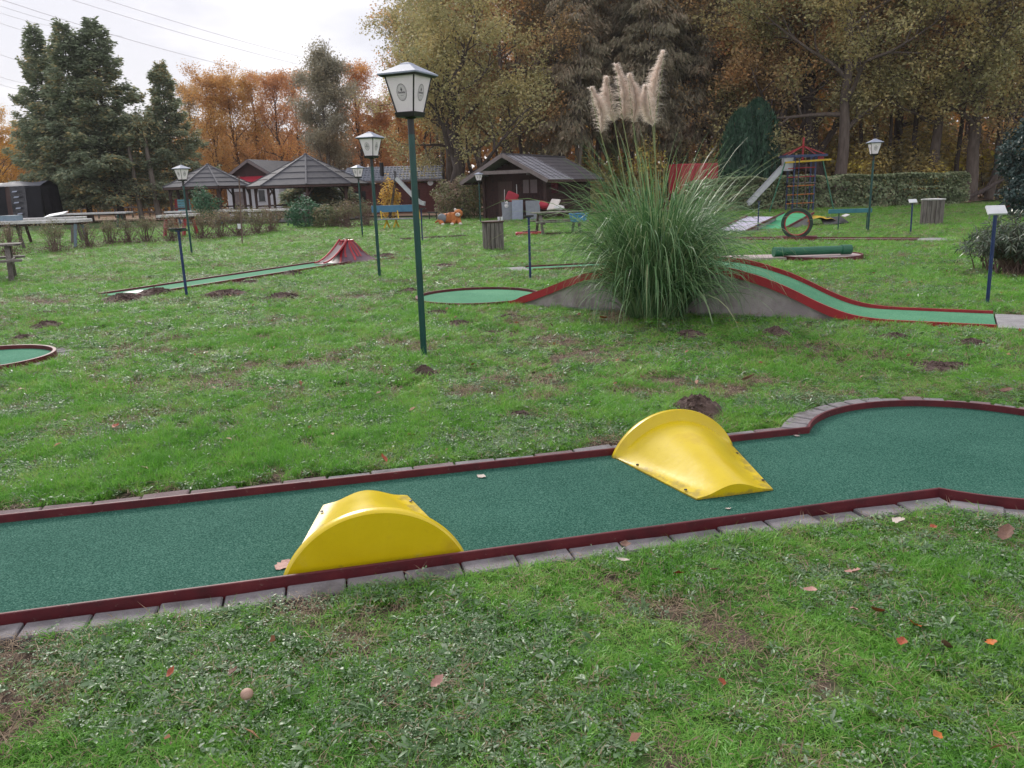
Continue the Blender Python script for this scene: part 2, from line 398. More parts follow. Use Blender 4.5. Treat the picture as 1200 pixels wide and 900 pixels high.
M['litter'] = mat('litter', (0.17, 0.10, 0.065), (0.26, 0.15, 0.09), 1.2, 0.95, 0.8, 8, src='World', c3=(0.13, 0.105, 0.06), detail=9)

# ------------------------------------------------------------------ mesh helpers
class MB:
    """collects shapes; build() links them as ONE mesh object"""
    def __init__(s):
        s.v, s.f = [], []
    def add(s, vs, fs):
        o = len(s.v)
        s.v.extend(tuple(p) for p in vs)
        s.f.extend([tuple(i + o for i in q) for q in fs])
    def box(s, c, d, rz=0.0, rx=0.0, ry=0.0, taper=1.0):
        m = Euler((rx, ry, rz)).to_matrix()
        vs = []
        for z in (-.5, .5):
            k = taper if z > 0 else 1.0
            for x, y in ((-.5, -.5), (.5, -.5), (.5, .5), (-.5, .5)):
                vs.append(m @ Vector((x * d[0] * k, y * d[1] * k, z * d[2])) + Vector(c))
        s.add(vs, [(3, 2, 1, 0), (4, 5, 6, 7), (0, 1, 5, 4), (1, 2, 6, 5), (2, 3, 7, 6), (3, 0, 4, 7)])
        return s
    def tube(s, pts, rad, n=8, cap=True):
        pts = [Vector(p) for p in pts]
        if not hasattr(rad, '__len__'):
            rad = [rad] * len(pts)
        vs, fs = [], []
        t0 = (pts[1] - pts[0]).normalized()
        ref = Vector((0, 0, 1)) if abs(t0.z) < 0.9 else Vector((1, 0, 0))
        a = t0.cross(ref).normalized()
        for i, p in enumerate(pts):
            t = (pts[min(i + 1, len(pts) - 1)] - pts[max(i - 1, 0)])
            t = t.normalized() if t.length > 1e-9 else t0
            a = (a - t * a.dot(t))
            a = a.normalized() if a.length > 1e-6 else t.orthogonal().normalized()
            b = t.cross(a)
            for k in range(n):
                w = 2 * PI * k / n
                vs.append(p + (a * math.cos(w) + b * math.sin(w)) * rad[i])
        for i in range(len(pts) - 1):
            for k in range(n):
                k2 = (k + 1) % n
                fs.append((i * n + k, i * n + k2, (i + 1) * n + k2, (i + 1) * n + k))
        if cap:
            fs.append(tuple(range(n - 1, -1, -1)))
            fs.append(tuple((len(pts) - 1) * n + k for k in range(n)))
        s.add(vs, fs)
        return s
    def bar(s, a, b, w, h=None):
        """square bar from a to b"""
        a, b = Vector(a), Vector(b)
        h = h or w
        t = (b - a).normalized()
        x = t.cross(Vector((0, 0, 1)))
        x = x.normalized() if x.length > 1e-4 else Vector((1, 0, 0))
        y = x.cross(t)
        vs = []
        for p in (a, b):
            for i, j in ((-.5, -.5), (.5, -.5), (.5, .5), (-.5, .5)):
                vs.append(p + x * i * w + y * j * h)
        s.add(vs, [(0, 1, 2, 3), (7, 6, 5, 4), (0, 4, 5, 1), (1, 5, 6, 2), (2, 6, 7, 3), (3, 7, 4, 0)])
        return s
    def lathe(s, prof, n=24, c=(0, 0, 0), rot=0.0):
        vs, fs = [], []
        for r, z in prof:
            for k in range(n):
                w = rot + 2 * PI * k / n
                vs.append((c[0] + r * math.cos(w), c[1] + r * math.sin(w), c[2] + z))
        for i in range(len(prof) - 1):
            for k in range(n):
                k2 = (k + 1) % n
                fs.append((i * n + k, i * n + k2, (i + 1) * n + k2, (i + 1) * n + k))
        if prof[0][0] > 1e-4:
            fs.append(tuple(range(n - 1, -1, -1)))
        if prof[-1][0] > 1e-4:
            fs.append(tuple((len(prof) - 1) * n + k for k in range(n)))
        s.add(vs, fs)
        return s
    def prism(s, poly, z0, z1):
        n = len(poly)
        vs = [(x, y, z0) for x, y in poly] + [(x, y, z1) for x, y in poly]
        fs = [tuple(range(n - 1, -1, -1)), tuple(range(n, 2 * n))]
        fs += [(i, (i + 1) % n, n + (i + 1) % n, n + i) for i in range(n)]
        s.add(vs, fs)
        return s
    def ball(s, c, r, n=12, m=8, rot=None):
        if not hasattr(r, '__len__'):
            r = (r, r, r)
        mt = Euler(rot or (0, 0, 0)).to_matrix()
        vs, fs = [], []
        for i in range(m + 1):
            ph = PI * i / m
            for k in range(n):
                w = 2 * PI * k / n
                p = Vector((r[0] * math.sin(ph) * math.cos(w), r[1] * math.sin(ph) * math.sin(w), r[2] * math.cos(ph)))
                vs.append(mt @ p + Vector(c))
        for i in range(m):
            for k in range(n):
                k2 = (k + 1) % n
                fs.append((i * n + k, (i + 1) * n + k, (i + 1) * n + k2, i * n + k2))
        s.add(vs, fs)
        return s
    def slab(s, quad, t):
        """a board over four corner points, thickness t below its face"""
        q = [Vector(p) for p in quad]
        nrm = (q[1] - q[0]).cross(q[3] - q[0]).normalized()
        lo = [p - nrm * t for p in q]
        s.add(q + lo, [(0, 1, 2, 3), (7, 6, 5, 4), (0, 4, 5, 1), (1, 5, 6, 2), (2, 6, 7, 3), (3, 7, 4, 0)])
        return s
    def strip(s, path, sec):
        """sweep a closed section [(side, up)] along path points given as (x, y, z); side is to the left"""
        pts = [Vector(p) for p in path]
        n, vs, fs = len(sec), [], []
        for i, p in enumerate(pts):
            d0 = (p - pts[i - 1]) if i > 0 else None
            d1 = (pts[i + 1] - p) if i < len(pts) - 1 else None
            def nn(d):
                return Vector((-d.y, d.x, 0)).normalized()
            if d0 is None: sd_, k = nn(d1), 1.0
            elif d1 is None: sd_, k = nn(d0), 1.0
            else:
                sd_ = (nn(d0) + nn(d1)).normalized()
                k = min(2.0, 1.0 / max(0.3, sd_.dot(nn(d0))))
            for a, b in sec:
                vs.append(p + sd_ * a * k + Vector((0, 0, b)))
        for i in range(len(pts) - 1):
            for j in range(n):
                j2 = (j + 1) % n
                fs.append((i * n + j, i * n + j2, (i + 1) * n + j2, (i + 1) * n + j))
        fs.append(tuple(range(n - 1, -1, -1)))
        fs.append(tuple((len(pts) - 1) * n + j for j in range(n)))
        s.add(vs, fs)
        return s
    def mesh(s, name, m, smooth=None):
        me = bpy.data.meshes.new(name)
        me.from_pydata(s.v, [], s.f)
        bm_ = bmesh.new()
        bm_.from_mesh(me)
        bmesh.ops.recalc_face_normals(bm_, faces=bm_.faces)
        bm_.to_mesh(me)
        bm_.free()
        me.materials.append(m)
        if smooth is not None:
            me.polygons.foreach_set('use_smooth', [True] * len(me.polygons))
            me.set_sharp_from_angle(angle=R(smooth))
        me.update()
        return me
    def build(s, name, m, parent=None, smooth=None, loc=None, rot=None, bevel=None, kind=None):
        return link_mesh(name, s.mesh(name, m, smooth), parent, loc, rot, bevel, kind)

def link_mesh(name, me, parent=None, loc=None, rot=None, bevel=None, kind=None):
    o = bpy.data.objects.new(name, me)
    COL.objects.link(o)
    if parent is not None:
        o.parent = parent
    if loc is not None:
        o.location = loc
    if rot is not None:
        o.rotation_euler = rot
    if bevel:
        b = o.modifiers.new('edge', 'BEVEL')
        b.width, b.segments, b.limit_method = bevel, 2, 'ANGLE'
        b.angle_limit = R(40)
    if kind:
        o['kind'] = kind
    return o

def tag(o, label, cat, group=None):
    o['label'], o['category'] = label, cat
    if group:
        o['group'] = group
    return o

def thing(name, label, cat, loc=(0, 0, 0), rz=0.0, group=None, scale=1.0):
    o = bpy.data.objects.new(name, None)
    COL.objects.link(o)
    o.empty_display_size = 0.2
    o.location = loc if len(loc) == 3 else (loc[0], loc[1], 0)
    o.rotation_euler = (0, 0, rz)
    o.scale = (scale,) * 3
    return tag(o, label, cat, group)

def kids(o):
    return [c for c in COL.objects if c.parent == o]

def dup(root, loc, rz=0.0, label=None, group=None, scale=None, tilt=None):
    """copy of a thing with copies of its parts and sub-parts, sharing mesh data"""
    r = root.copy()
    COL.objects.link(r)
    r.location = loc if len(loc) == 3 else (loc[0], loc[1], 0)
    r.rotation_euler = (tilt[0] if tilt else 0, tilt[1] if tilt else 0, rz)
    if scale is not None:
        r.scale = scale if hasattr(scale, '__len__') else (scale,) * 3
    if label: r['label'] = label
    if group: r['group'] = group
    for ch in root.children:
        c = ch.copy()
        COL.objects.link(c)
        c.parent = r
        for g in ch.children:
            d = g.copy()
            COL.objects.link(d)
            d.parent = c
    return r

def np_mesh(name, V, F, m, rnd=None, smooth=False):
    """V (n,3), F (k,c) -> mesh, with an optional per-face random attribute"""
    me = bpy.data.meshes.new(name)
    V = np.asarray(V, np.float32)
    F = np.asarray(F, np.int32)
    k, c = F.shape
    me.vertices.add(len(V))
    me.vertices.foreach_set('co', V.ravel())
    me.loops.add(k * c)
    me.loops.foreach_set('vertex_index', F.ravel())
    me.polygons.add(k)
    me.polygons.foreach_set('loop_start', np.arange(0, k * c, c, dtype=np.int32))
    if smooth:
        me.polygons.foreach_set('use_smooth', np.ones(k, bool))
    me.update(calc_edges=True)
    if rnd is not None:
        a = me.attributes.new('rnd', 'FLOAT', 'FACE')
        a.data.foreach_set('value', np.asarray(rnd, np.float32))
    me.materials.append(m)
    return me

def unit(a):
    return a / np.maximum(np.linalg.norm(a, axis=-1, keepdims=True), 1e-9)

def leaves_np(rng, P, size, aspect=0.6, up=0.3, outward=None, droop=0.0):
    """one lozenge leaf per point; returns V, F, rnd"""
    n = len(P)
    nrm = rng.normal(size=(n, 3))
    nrm[:, 2] = np.abs(nrm[:, 2]) + up
    if outward is not None:
        nrm += outward
    nrm = unit(nrm)
    t = rng.normal(size=(n, 3))
    t[:, 2] -= droop
    t = unit(t - nrm * (t * nrm).sum(1, keepdims=True))
    b = np.cross(nrm, t)
    L_ = (size * rng.uniform(0.6, 1.35, n))[:, None]
    Wd = L_ * aspect * 0.5
    v0, v2 = P - t * L_ * 0.5, P + t * L_ * 0.5
    v1 = P + b * Wd + nrm * L_ * 0.10 + t * L_ * 0.06
    v3 = P - b * Wd + nrm * L_ * 0.10 + t * L_ * 0.06
    V = np.stack([v0, v1, v2, v3], 1).reshape(-1, 3)
    F = np.arange(n * 4).reshape(n, 4)
    return V, F, rng.random(n)

# ------------------------------------------------------------------ the setting: lawn, forest floor
ff = MB()
_edge = [(-120, 72), (-60, 70), (-45, 66), (-30, 64), (-20, 62), (-10, 57), (0, 51), (8, 49), (14, 47.2), (20, 46.8), (26, 46.5), (34, 55), (60, 60), (120, 62)]
ff.add([(x, y, .012) for x, y in _edge] + [(120, 160, .012), (-120, 160, .012)], [tuple(range(len(_edge) + 2))])
fl = ff.build('forest_floor', M['litter'])
fl['kind'] = 'structure'

# lane frames: (origin, heading)
A1 = math.atan(.236)
D1 = (math.cos(A1), math.sin(A1)); N1 = (-D1[1], D1[0])
O1 = (N1[0] * 3.625, N1[1] * 3.625)                       # centre line of the front lane
def lane1(x, y):
    """world -> along, across"""
    return ((x - O1[0]) * D1[0] + (y - O1[1]) * D1[1], (x - O1[0]) * N1[0] + (y - O1[1]) * N1[1])
BR0, BRA = (-.47, 11.60), math.atan2(-.48779, .87296)
VO0 = (-6.556, 13.221)
VO1 = (-3.826, 18.945)
VOA = math.atan2(VO1[1] - VO0[1], VO1[0] - VO0[0])
LC = (-5.360, 7.823)
RR0 = math.hypot((-4.742, 7.942)[0] - LC[0], (-4.742, 7.942)[1] - LC[1])                                           # left circle centre

def loc2(x, y, o, a):
    c, s = math.cos(a), math.sin(a)
    return ((x - o[0]) * c + (y - o[1]) * s, -(x - o[0]) * s + (y - o[1]) * c)
def keep_lawn(x, y, pad=0.0):
    """True where grass can grow"""
    a, n = lane1(x, y)
    k = ~((a > -6) & (a < 2.95) & (n > -.675 - pad) & (n < .70 + pad))
    k &= ~(np.hypot(a - 3.62, n) < 1.05 + pad)
    a, n = loc2(x, y, BR0, BRA)
    k &= ~((a > 0) & (a < 7.2) & (np.abs(n) < .53 + pad)) & ~(np.hypot(a, n) < .93 + pad)
    a, n = loc2(x, y, VO0, VOA)
    k &= ~((a > -.15) & (a < 6.9) & (n > -.66 - pad) & (n < .47 + pad))
    k &= ~(np.hypot(x - LC[0], y - LC[1]) < RR0 + .12 + pad)
    for (px, py, rx, ry, rot) in FLAT_SPOTS:
        a, n = loc2(x, y, (px, py), rot)
        k &= ~((np.abs(a) < rx + pad) & (np.abs(n) < ry + pad))
    return k

def vnoise(x, y, seed):
    """smooth value noise for patchiness"""
    rng = np.random.default_rng(seed)
    T = rng.random((64, 64))
    xi, yi = np.floor(x).astype(int), np.floor(y).astype(int)
    fx, fy = x - xi, y - yi
    fx, fy = fx * fx * (3 - 2 * fx), fy * fy * (3 - 2 * fy)
    a, b = T[xi % 64, yi % 64], T[(xi + 1) % 64, yi % 64]
    c, d = T[xi % 64, (yi + 1) % 64], T[(xi + 1) % 64, (yi + 1) % 64]
    return (a * (1 - fx) + b * fx) * (1 - fy) + (c * (1 - fx) + d * fx) * fy

MOLES = []          # (x, y, radius, height), filled here, built further down
for (x, y), r_, h_ in [
    ((-6.215, 12.623), .34, .13), ((-5.976, 13.309), .36, .13), ((-5.937, 10.003), .26, .10), ((-5.779, 9.205), .18, .06), ((-6.650, 11.281), .24, .05),
    ((-4.647, 12.893), .42, .10), ((-3.539, 12.232), .36, .10), ((-4.348, 15.835), .30, .12), ((-4.855, 14.638), .28, .06),
    ((-1.587, 12.503), .22, .09), ((-0.766, 6.691), .125, .10), ((-0.952, 10.171), .22, .06), ((-0.619, 9.248), .22, .07), ((-0.007, 9.710), .16, .05), ((-0.192, 8.606), .15, .04),
    ((-3.070, 19.898), .40, .09), ((1.300, 5.295), .20, .13), ((1.877, 8.107), .20, .08), ((2.742, 8.012), .17, .11), ((2.222, 7.586), .12, .04),
    ((3.787, 7.605), .20, .08), ((4.323, 7.216), .18, .08), ((3.518, 6.347), .24, .06), ((3.716, 6.385), .15, .05), ((0.053, 5.321), .13, .035), ((-1.381, 16.882), .30, .06)]:
    MOLES.append((x, y, r_ * .92, h_ * .85))

FLAT_SPOTS = []     # footprints kept clear of grass: (x, y, half length, half width, heading)
def spot(p, q, w, pad=.1):
    FLAT_SPOTS.append(((p[0] + q[0]) / 2, (p[1] + q[1]) / 2, math.hypot(q[0] - p[0], q[1] - p[1]) / 2 + pad, w / 2 + pad, math.atan2(q[1] - p[1], q[0] - p[0])))
spot((0.068, 15.622), (2.854, 16.092), .8)
spot((5.109, 23.238), (10.596, 19.912), .62, .25)
spot((-3.614, 27.047), (-1.396, 27.898), .4, .25)
spot((0.451, 27.708), (4.100, 27.322), .4, .3)
spot((5.474, 16.393), (7.311, 16.262), 1.9, -.05)
spot((4.483, 16.329), (5.474, 16.393), .85)
spot((7.078, 25.903), (10.551, 28.566), 1.0, .15)
spot((3.538, 8.286), (5.347, 7.970), .1, -.1)

def bare_field(x, y):
    """0 in closed turf, 1 on worn soil"""
    v = .36 * vnoise(x * 1.5, y * 1.5, 5) + .38 * vnoise(x * 5.2, y * 5.2, 6) + .26 * vnoise(x * 15, y * 15, 7)
    a, n = lane1(x, y)
    worn = np.exp(-((np.abs(n) - .74) / .16) ** 2) * ((a < 3.2) & (a > -5)) * .16 * vnoise(x * 3 + 20, y * 3, 17)
    v = v + worn
    t = np.clip((v - .560) / .09, 0, 1)
    return t * t * (3 - 2 * t)

# the ground: one sheet, finely divided near the lanes and reaching the horizon
def ladder(lo, hi, step, far0, far1):
    mid = np.arange(lo, hi + 1e-6, step)
    out = [hi]; d = step
    while out[-1] < far1: d *= 1.25; out.append(out[-1] + d)
    out2 = [lo]; d = step
    while out2[-1] > far0: d *= 1.25; out2.append(out2[-1] - d)
    return np.concatenate([np.array(out2[1:])[::-1], mid, np.array(out[1:])])
GX, GY = ladder(-8.5, 8.5, .055, -300, 300), ladder(.8, 14.0, .055, -70, 380)
X_, Y_ = np.meshgrid(GX, GY)
xf, yf = X_.ravel(), Y_.ravel()
zf = (vnoise(xf * 1.1 + 7, yf * 1.1, 21) - .5) * .022 + (vnoise(xf * 5 + 7, yf * 5, 22) - .5) * .010 - .008
zf = np.where(keep_lawn(xf, yf, .05) & (np.abs(xf) < 9) & (yf < 15), zf, -.07)
bf = bare_field(xf, yf)
nx, ny = len(GX), len(GY)
ii, jj = np.meshgrid(np.arange(nx - 1), np.arange(ny - 1))
q = (jj * nx + ii).ravel()
gme = np_mesh('lawn', np.stack([xf, yf, zf], 1), np.stack([q, q + 1, q + nx + 1, q + nx], 1), M['lawn'], None, True)
_at = gme.attributes.new('bare', 'FLOAT', 'POINT')
_at.data.foreach_set('value', bf.astype(np.float32))
ground = link_mesh('lawn', gme)
ground['kind'] = 'structure'

# --- grass, weeds and straw grow as scattered tufts
hidden = bpy.data.collections.new('tuft_shapes')      # never linked to the scene: only a stock of shapes
def blade_tuft(name, seed, n, spread, h, w, lean, m, segs=3):
    rng = np.random.default_rng(seed)
    V, F, rd = [], [], []
    for i in range(n):
        a = rng.uniform(0, 2 * PI)
        r_ = spread * math.sqrt(rng.random())
        p = np.array([r_ * math.cos(a), r_ * math.sin(a), 0])
        az = rng.uniform(0, 2 * PI)
        hh = h * rng.uniform(.45, 1.2)
        ln = lean * rng.uniform(.2, 1.3)
        dx = np.array([math.cos(az), math.sin(az), 0])
        sd_ = np.array([-math.sin(az + rng.normal() * .5), math.cos(az), 0]) * w * rng.uniform(.7, 1.3)
        o = len(V)
        for k in range(segs + 1):
            t = k / segs
            c = p + dx * hh * ln * t * t + np.array([0, 0, hh * (t - .28 * min(ln, 1.6) * t * t)])
            ww = (1 - t) ** .7 * .5 if k else .42
            if k == segs:
                V.append(c)
            else:
                V.append(c - sd_ * ww); V.append(c + sd_ * ww)
        for k in range(segs):
            b = o + 2 * k
            if k == segs - 1: F.append((b, b + 1, b + 2, b + 2))
            else: F.append((b, b + 1, b + 3, b + 2))
            rd.append(0)
        q = rng.random()
        rd[-segs:] = [q] * segs
    V = np.array(V)
    me = bpy.data.meshes.new(name)
    me.from_pydata([tuple(v) for v in V], [], [f if f[2] != f[3] else f[:3] for f in F])
    me.update()
    at = me.attributes.new('rnd', 'FLOAT', 'FACE')
    at.data.foreach_set('value', np.array(rd, np.float32))
    me.polygons.foreach_set('use_smooth', [True] * len(me.polygons))
    me.materials.append(m)
    return me
def rosette(name, seed, n, ln, wd, lift, m, cup=.25, lobes=0.0, spread=0.0):
    """broad leaves spread flat round a heart (plantain, dandelion, clover)"""
    rng = np.random.default_rng(seed)
    V, F, rd = [], [], []
    lift *= .8
    for i in range(n):
        az = 2.4 * i + rng.normal() * .3
        l_ = ln * rng.uniform(.6, 1.2); w_ = wd * rng.uniform(.7, 1.2)
        el = lift * rng.uniform(.2, 1.4)
        pc = np.array([rng.normal(), rng.normal(), 0]) * spread
        dx = np.array([math.cos(az), math.sin(az), 0]); sx = np.array([-math.sin(az), math.cos(az), 0])
        o = len(V); q = rng.random()
        prof = [(0.0, .10), (.3, .55), (.6, 1.0), (.85, .75), (1.0, .06)]
        roll = rng.normal() * .5
        for k, (t, ww) in enumerate(prof):
            if lobes and k in (1, 3): ww *= (1 - lobes)
            c = pc + dx * l_ * t + np.array([0, 0, l_ * (el * t - el * .75 * t * t) + .012])
            sv = (sx + np.array([0, 0, roll])) * ww * w_ * .5
            lift_ = np.array([0, 0, cup * ww * w_ * .5])
            V += [c - sv + lift_, c, c + sv + lift_]
        for k in range(len(prof) - 1):
            b = o + 3 * k
            F += [(b, b + 1, b + 4, b + 3), (b + 1, b + 2, b + 5, b + 4)]
            rd += [q, q]
    me = bpy.data.meshes.new(name)
    me.from_pydata([tuple(v) for v in V], [], F)
    me.update()
    at = me.attributes.new('rnd', 'FLOAT', 'FACE')
    at.data.foreach_set('value', np.array(rd, np.float32))
    me.polygons.foreach_set('use_smooth', [True] * len(me.polygons))
    me.materials.append(m)
    return me
def stock(cname, meshes):
    c = bpy.data.collections.new(cname)
    for i, me in enumerate(meshes):
        c.objects.link(bpy.data.objects.new('%s_%02d' % (cname, i), me))
    return c
C_GRASS = stock('grass_tufts', [blade_tuft('tuft', s, n, sp, h, w, ln, M['grass']) for s, n, sp, h, w, ln in [
    (1, 44, .055, .048, .0040, 1.2), (2, 40, .050, .058, .0038, 1.0), (3, 50, .060, .040, .0042, 1.6), (4, 36, .045, .070, .0036, .8), (5, 46, .060, .034, .0044, 2.0), (6, 30, .03, .085, .0036, .9)]])
C_WEED = stock('weed_tufts', [
    rosette('weed', 1, 9, .085, .022, .55, M['weed']), rosette('weed', 2, 11, .070, .016, .8, M['weed'], lobes=.35),
    rosette('weed', 3, 16, .034, .020, .7, M['weed'], spread=.035), rosette('weed', 4, 22, .024, .015, .9, M['weed'], spread=.045),
    rosette('weed', 5, 8, .11, .026, .5, M['weed'], lobes=.45), rosette('weed', 6, 26, .030, .010, 1.1, M['weed'], spread=.05)])
C_STRAW = stock('straw_tufts', [blade_tuft('straw', s, 14, .07, .022, .0042, 3.2, M['straw'], 2) for s in (1, 2, 3)])

def scatter(name, pts, rot, scl, idx, coll, m):
    me = bpy.data.meshes.new(name)
    n = len(pts)
    me.vertices.add(n)
    me.vertices.foreach_set('co', np.asarray(pts, np.float32).ravel())
    for an, ty, val, f in (('rot', 'FLOAT_VECTOR', rot, 'vector'), ('scl', 'FLOAT_VECTOR', scl, 'vector'), ('idx', 'INT', idx, 'value')):
        a = me.attributes.new(an, ty, 'POINT')
        a.data.foreach_set(f, np.asarray(val, np.int32 if ty == 'INT' else np.float32).ravel())
    me.materials.append(m)
    o = bpy.data.objects.new(name, me)
    COL.objects.link(o)
    ng = bpy.data.node_groups.new(name + '_scatter', 'GeometryNodeTree')
    ng.interface.new_socket('Geometry', in_out='INPUT', socket_type='NodeSocketGeometry')
    ng.interface.new_socket('Geometry', in_out='OUTPUT', socket_type='NodeSocketGeometry')
    N = ng.nodes.new
    gi, go, iop, ci = N('NodeGroupInput'), N('NodeGroupOutput'), N('GeometryNodeInstanceOnPoints'), N('GeometryNodeCollectionInfo')
    ci.inputs['Collection'].default_value = coll
    ci.inputs['Separate Children'].default_value = True
    ci.inputs['Reset Children'].default_value = True
    iop.inputs['Pick Instance'].default_value = True
    def attr(nm, ty):
        a = N('GeometryNodeInputNamedAttribute')
        a.data_type = ty
        a.inputs['Name'].default_value = nm
        return a.outputs['Attribute']
    lk = ng.links.new
    lk(gi.outputs[0], iop.inputs['Points'])
    lk(ci.outputs[0], iop.inputs['Instance'])
    lk(attr('idx', 'INT'), iop.inputs['Instance Index'])
    lk(attr('rot', 'FLOAT_VECTOR'), iop.inputs['Rotation'])
    lk(attr('scl', 'FLOAT_VECTOR'), iop.inputs['Scale'])
    lk(iop.outputs[0], go.inputs[0])
    md = o.modifiers.new('scatter', 'NODES')
    md.node_group = ng
    o['kind'] = 'stuff'
    return o

def field(rng, dens, y0, y1, margin=1.5, xr=.78):
    """random points over the wedge of ground in view between two distances, with margins"""
    out = []
    ys = np.linspace(y0, y1, 25)
    for a, b in zip(ys[:-1], ys[1:]):
        hw = xr * b + margin
        n = int(dens * (b - a) * 2 * hw)
        out.append(np.stack([rng.uniform(-hw, hw, n), rng.uniform(a, b, n)], 1))
    return np.concatenate(out)

def grow_lawn():
    rng = np.random.default_rng(7)
    GP, GS, GI, WP, WS, WI, SP, SS, SI = [], [], [], [], [], [], [], [], []
    bands = [(1.1, 3.2, 2300, .85, .85), (3.2, 6.2, 1700, .95, .9), (6.2, 11, 620, 1.4, .95), (11, 20, 300, 1.7, .9), (20, 46, 110, 2.3, .85)]
    for y0, y1, dens, sxy, sz in bands:
        p = field(rng, dens, y0, y1)
        x, y = p[:, 0], p[:, 1]
        keep = keep_lawn(x, y, .02)
        x, y = x[keep], y[keep]
        lush = .55 * vnoise(x * .9 + 3, y * .9, 1) + .45 * vnoise(x * 3.1, y * 3.1 + 5, 2)
        weedy = .5 * vnoise(x * 1.3 + 9, y * 1.3, 3) + .5 * vnoise(x * 4.2, y * 4.2, 4)
        bare = bare_field(x, y)
        mo = np.zeros(len(x), bool)
        for mx_, my_, mr_, mh_ in MOLES:
            mo |= np.hypot(x - mx_, y - my_) < mr_ * (.72 + .35 * rng.random(len(x)))
        u = rng.random(len(x))
        gk = (u < np.clip(.60 + 1.2 * (lush - .40), .12, 1) * (1 - .94 * bare)) & ~mo
        n = gk.sum()
        GP.append(np.stack([x[gk], y[gk], np.full(n, -.004)], 1))
        hz = sz * (.26 + .80 * lush[gk]) * rng.uniform(.6, 1.3, n)
        sx = sxy * rng.uniform(.8, 1.25, n)
        GS.append(np.stack([sx, sx, hz], 1))
        tall = lush[gk] + rng.normal(size=n) * .12
        GI.append(np.select([tall > .72, tall > .60, tall > .50, tall > .42, tall > .33], [5, 3, 1, 0, 2], 4))
        u = rng.random(len(x))
        wk = (u < np.clip(.36 + 2.6 * (weedy - .50), .05, 1) * .85 * (1 - .7 * bare)) & ~mo
        n = wk.sum()
        jx = rng.normal(size=(n, 2)) * .03
        WP.append(np.stack([x[wk] + jx[:, 0], y[wk] + jx[:, 1], np.full(n, .004) + .016 * lush[wk]], 1))
        s_ = min(sxy, 1.9) ** .9 * rng.choice([.30, .42, .58, .85], n, p=[.50, .36, .14, .0]) * rng.uniform(.8, 1.2, n)
        WS.append(np.stack([s_, s_, s_ * 1.1], 1))
        WI.append(rng.choice(6, n, p=[.10, .14, .26, .28, .02, .20]))
        u = rng.random(len(x))
        sk = (u < np.clip(.10 + .30 * bare, 0, 1)) & ~mo
        n = sk.sum()
        SP.append(np.stack([x[sk], y[sk], np.full(n, .004)], 1))
        s_ = min(sxy, 2.5) * rng.uniform(.7, 1.3, n)
        SS.append(np.stack([s_, s_, s_], 1))
        SI.append(rng.integers(0, 3, n))
    for name, P_, S_, I_, c, m, lab in (('grass', GP, GS, GI, C_GRASS, M['grass'], 'short uneven green lawn grass'), ('weeds', WP, WS, WI, C_WEED, M['weed'], 'low grey green broad leaved weeds in the lawn'), ('dry_grass', SP, SS, SI, C_STRAW, M['straw'], 'withered straw lying in the lawn')):
        P_, S_, I_ = np.concatenate(P_), np.concatenate(S_), np.concatenate(I_)
        n = len(P_)
        rot = np.stack([rng.normal(size=n) * .3, rng.normal(size=n) * .3, rng.uniform(0, 2 * PI, n)], 1)
        o = scatter(name, P_, rot, S_, I_, c, m)
        o['label'] = lab

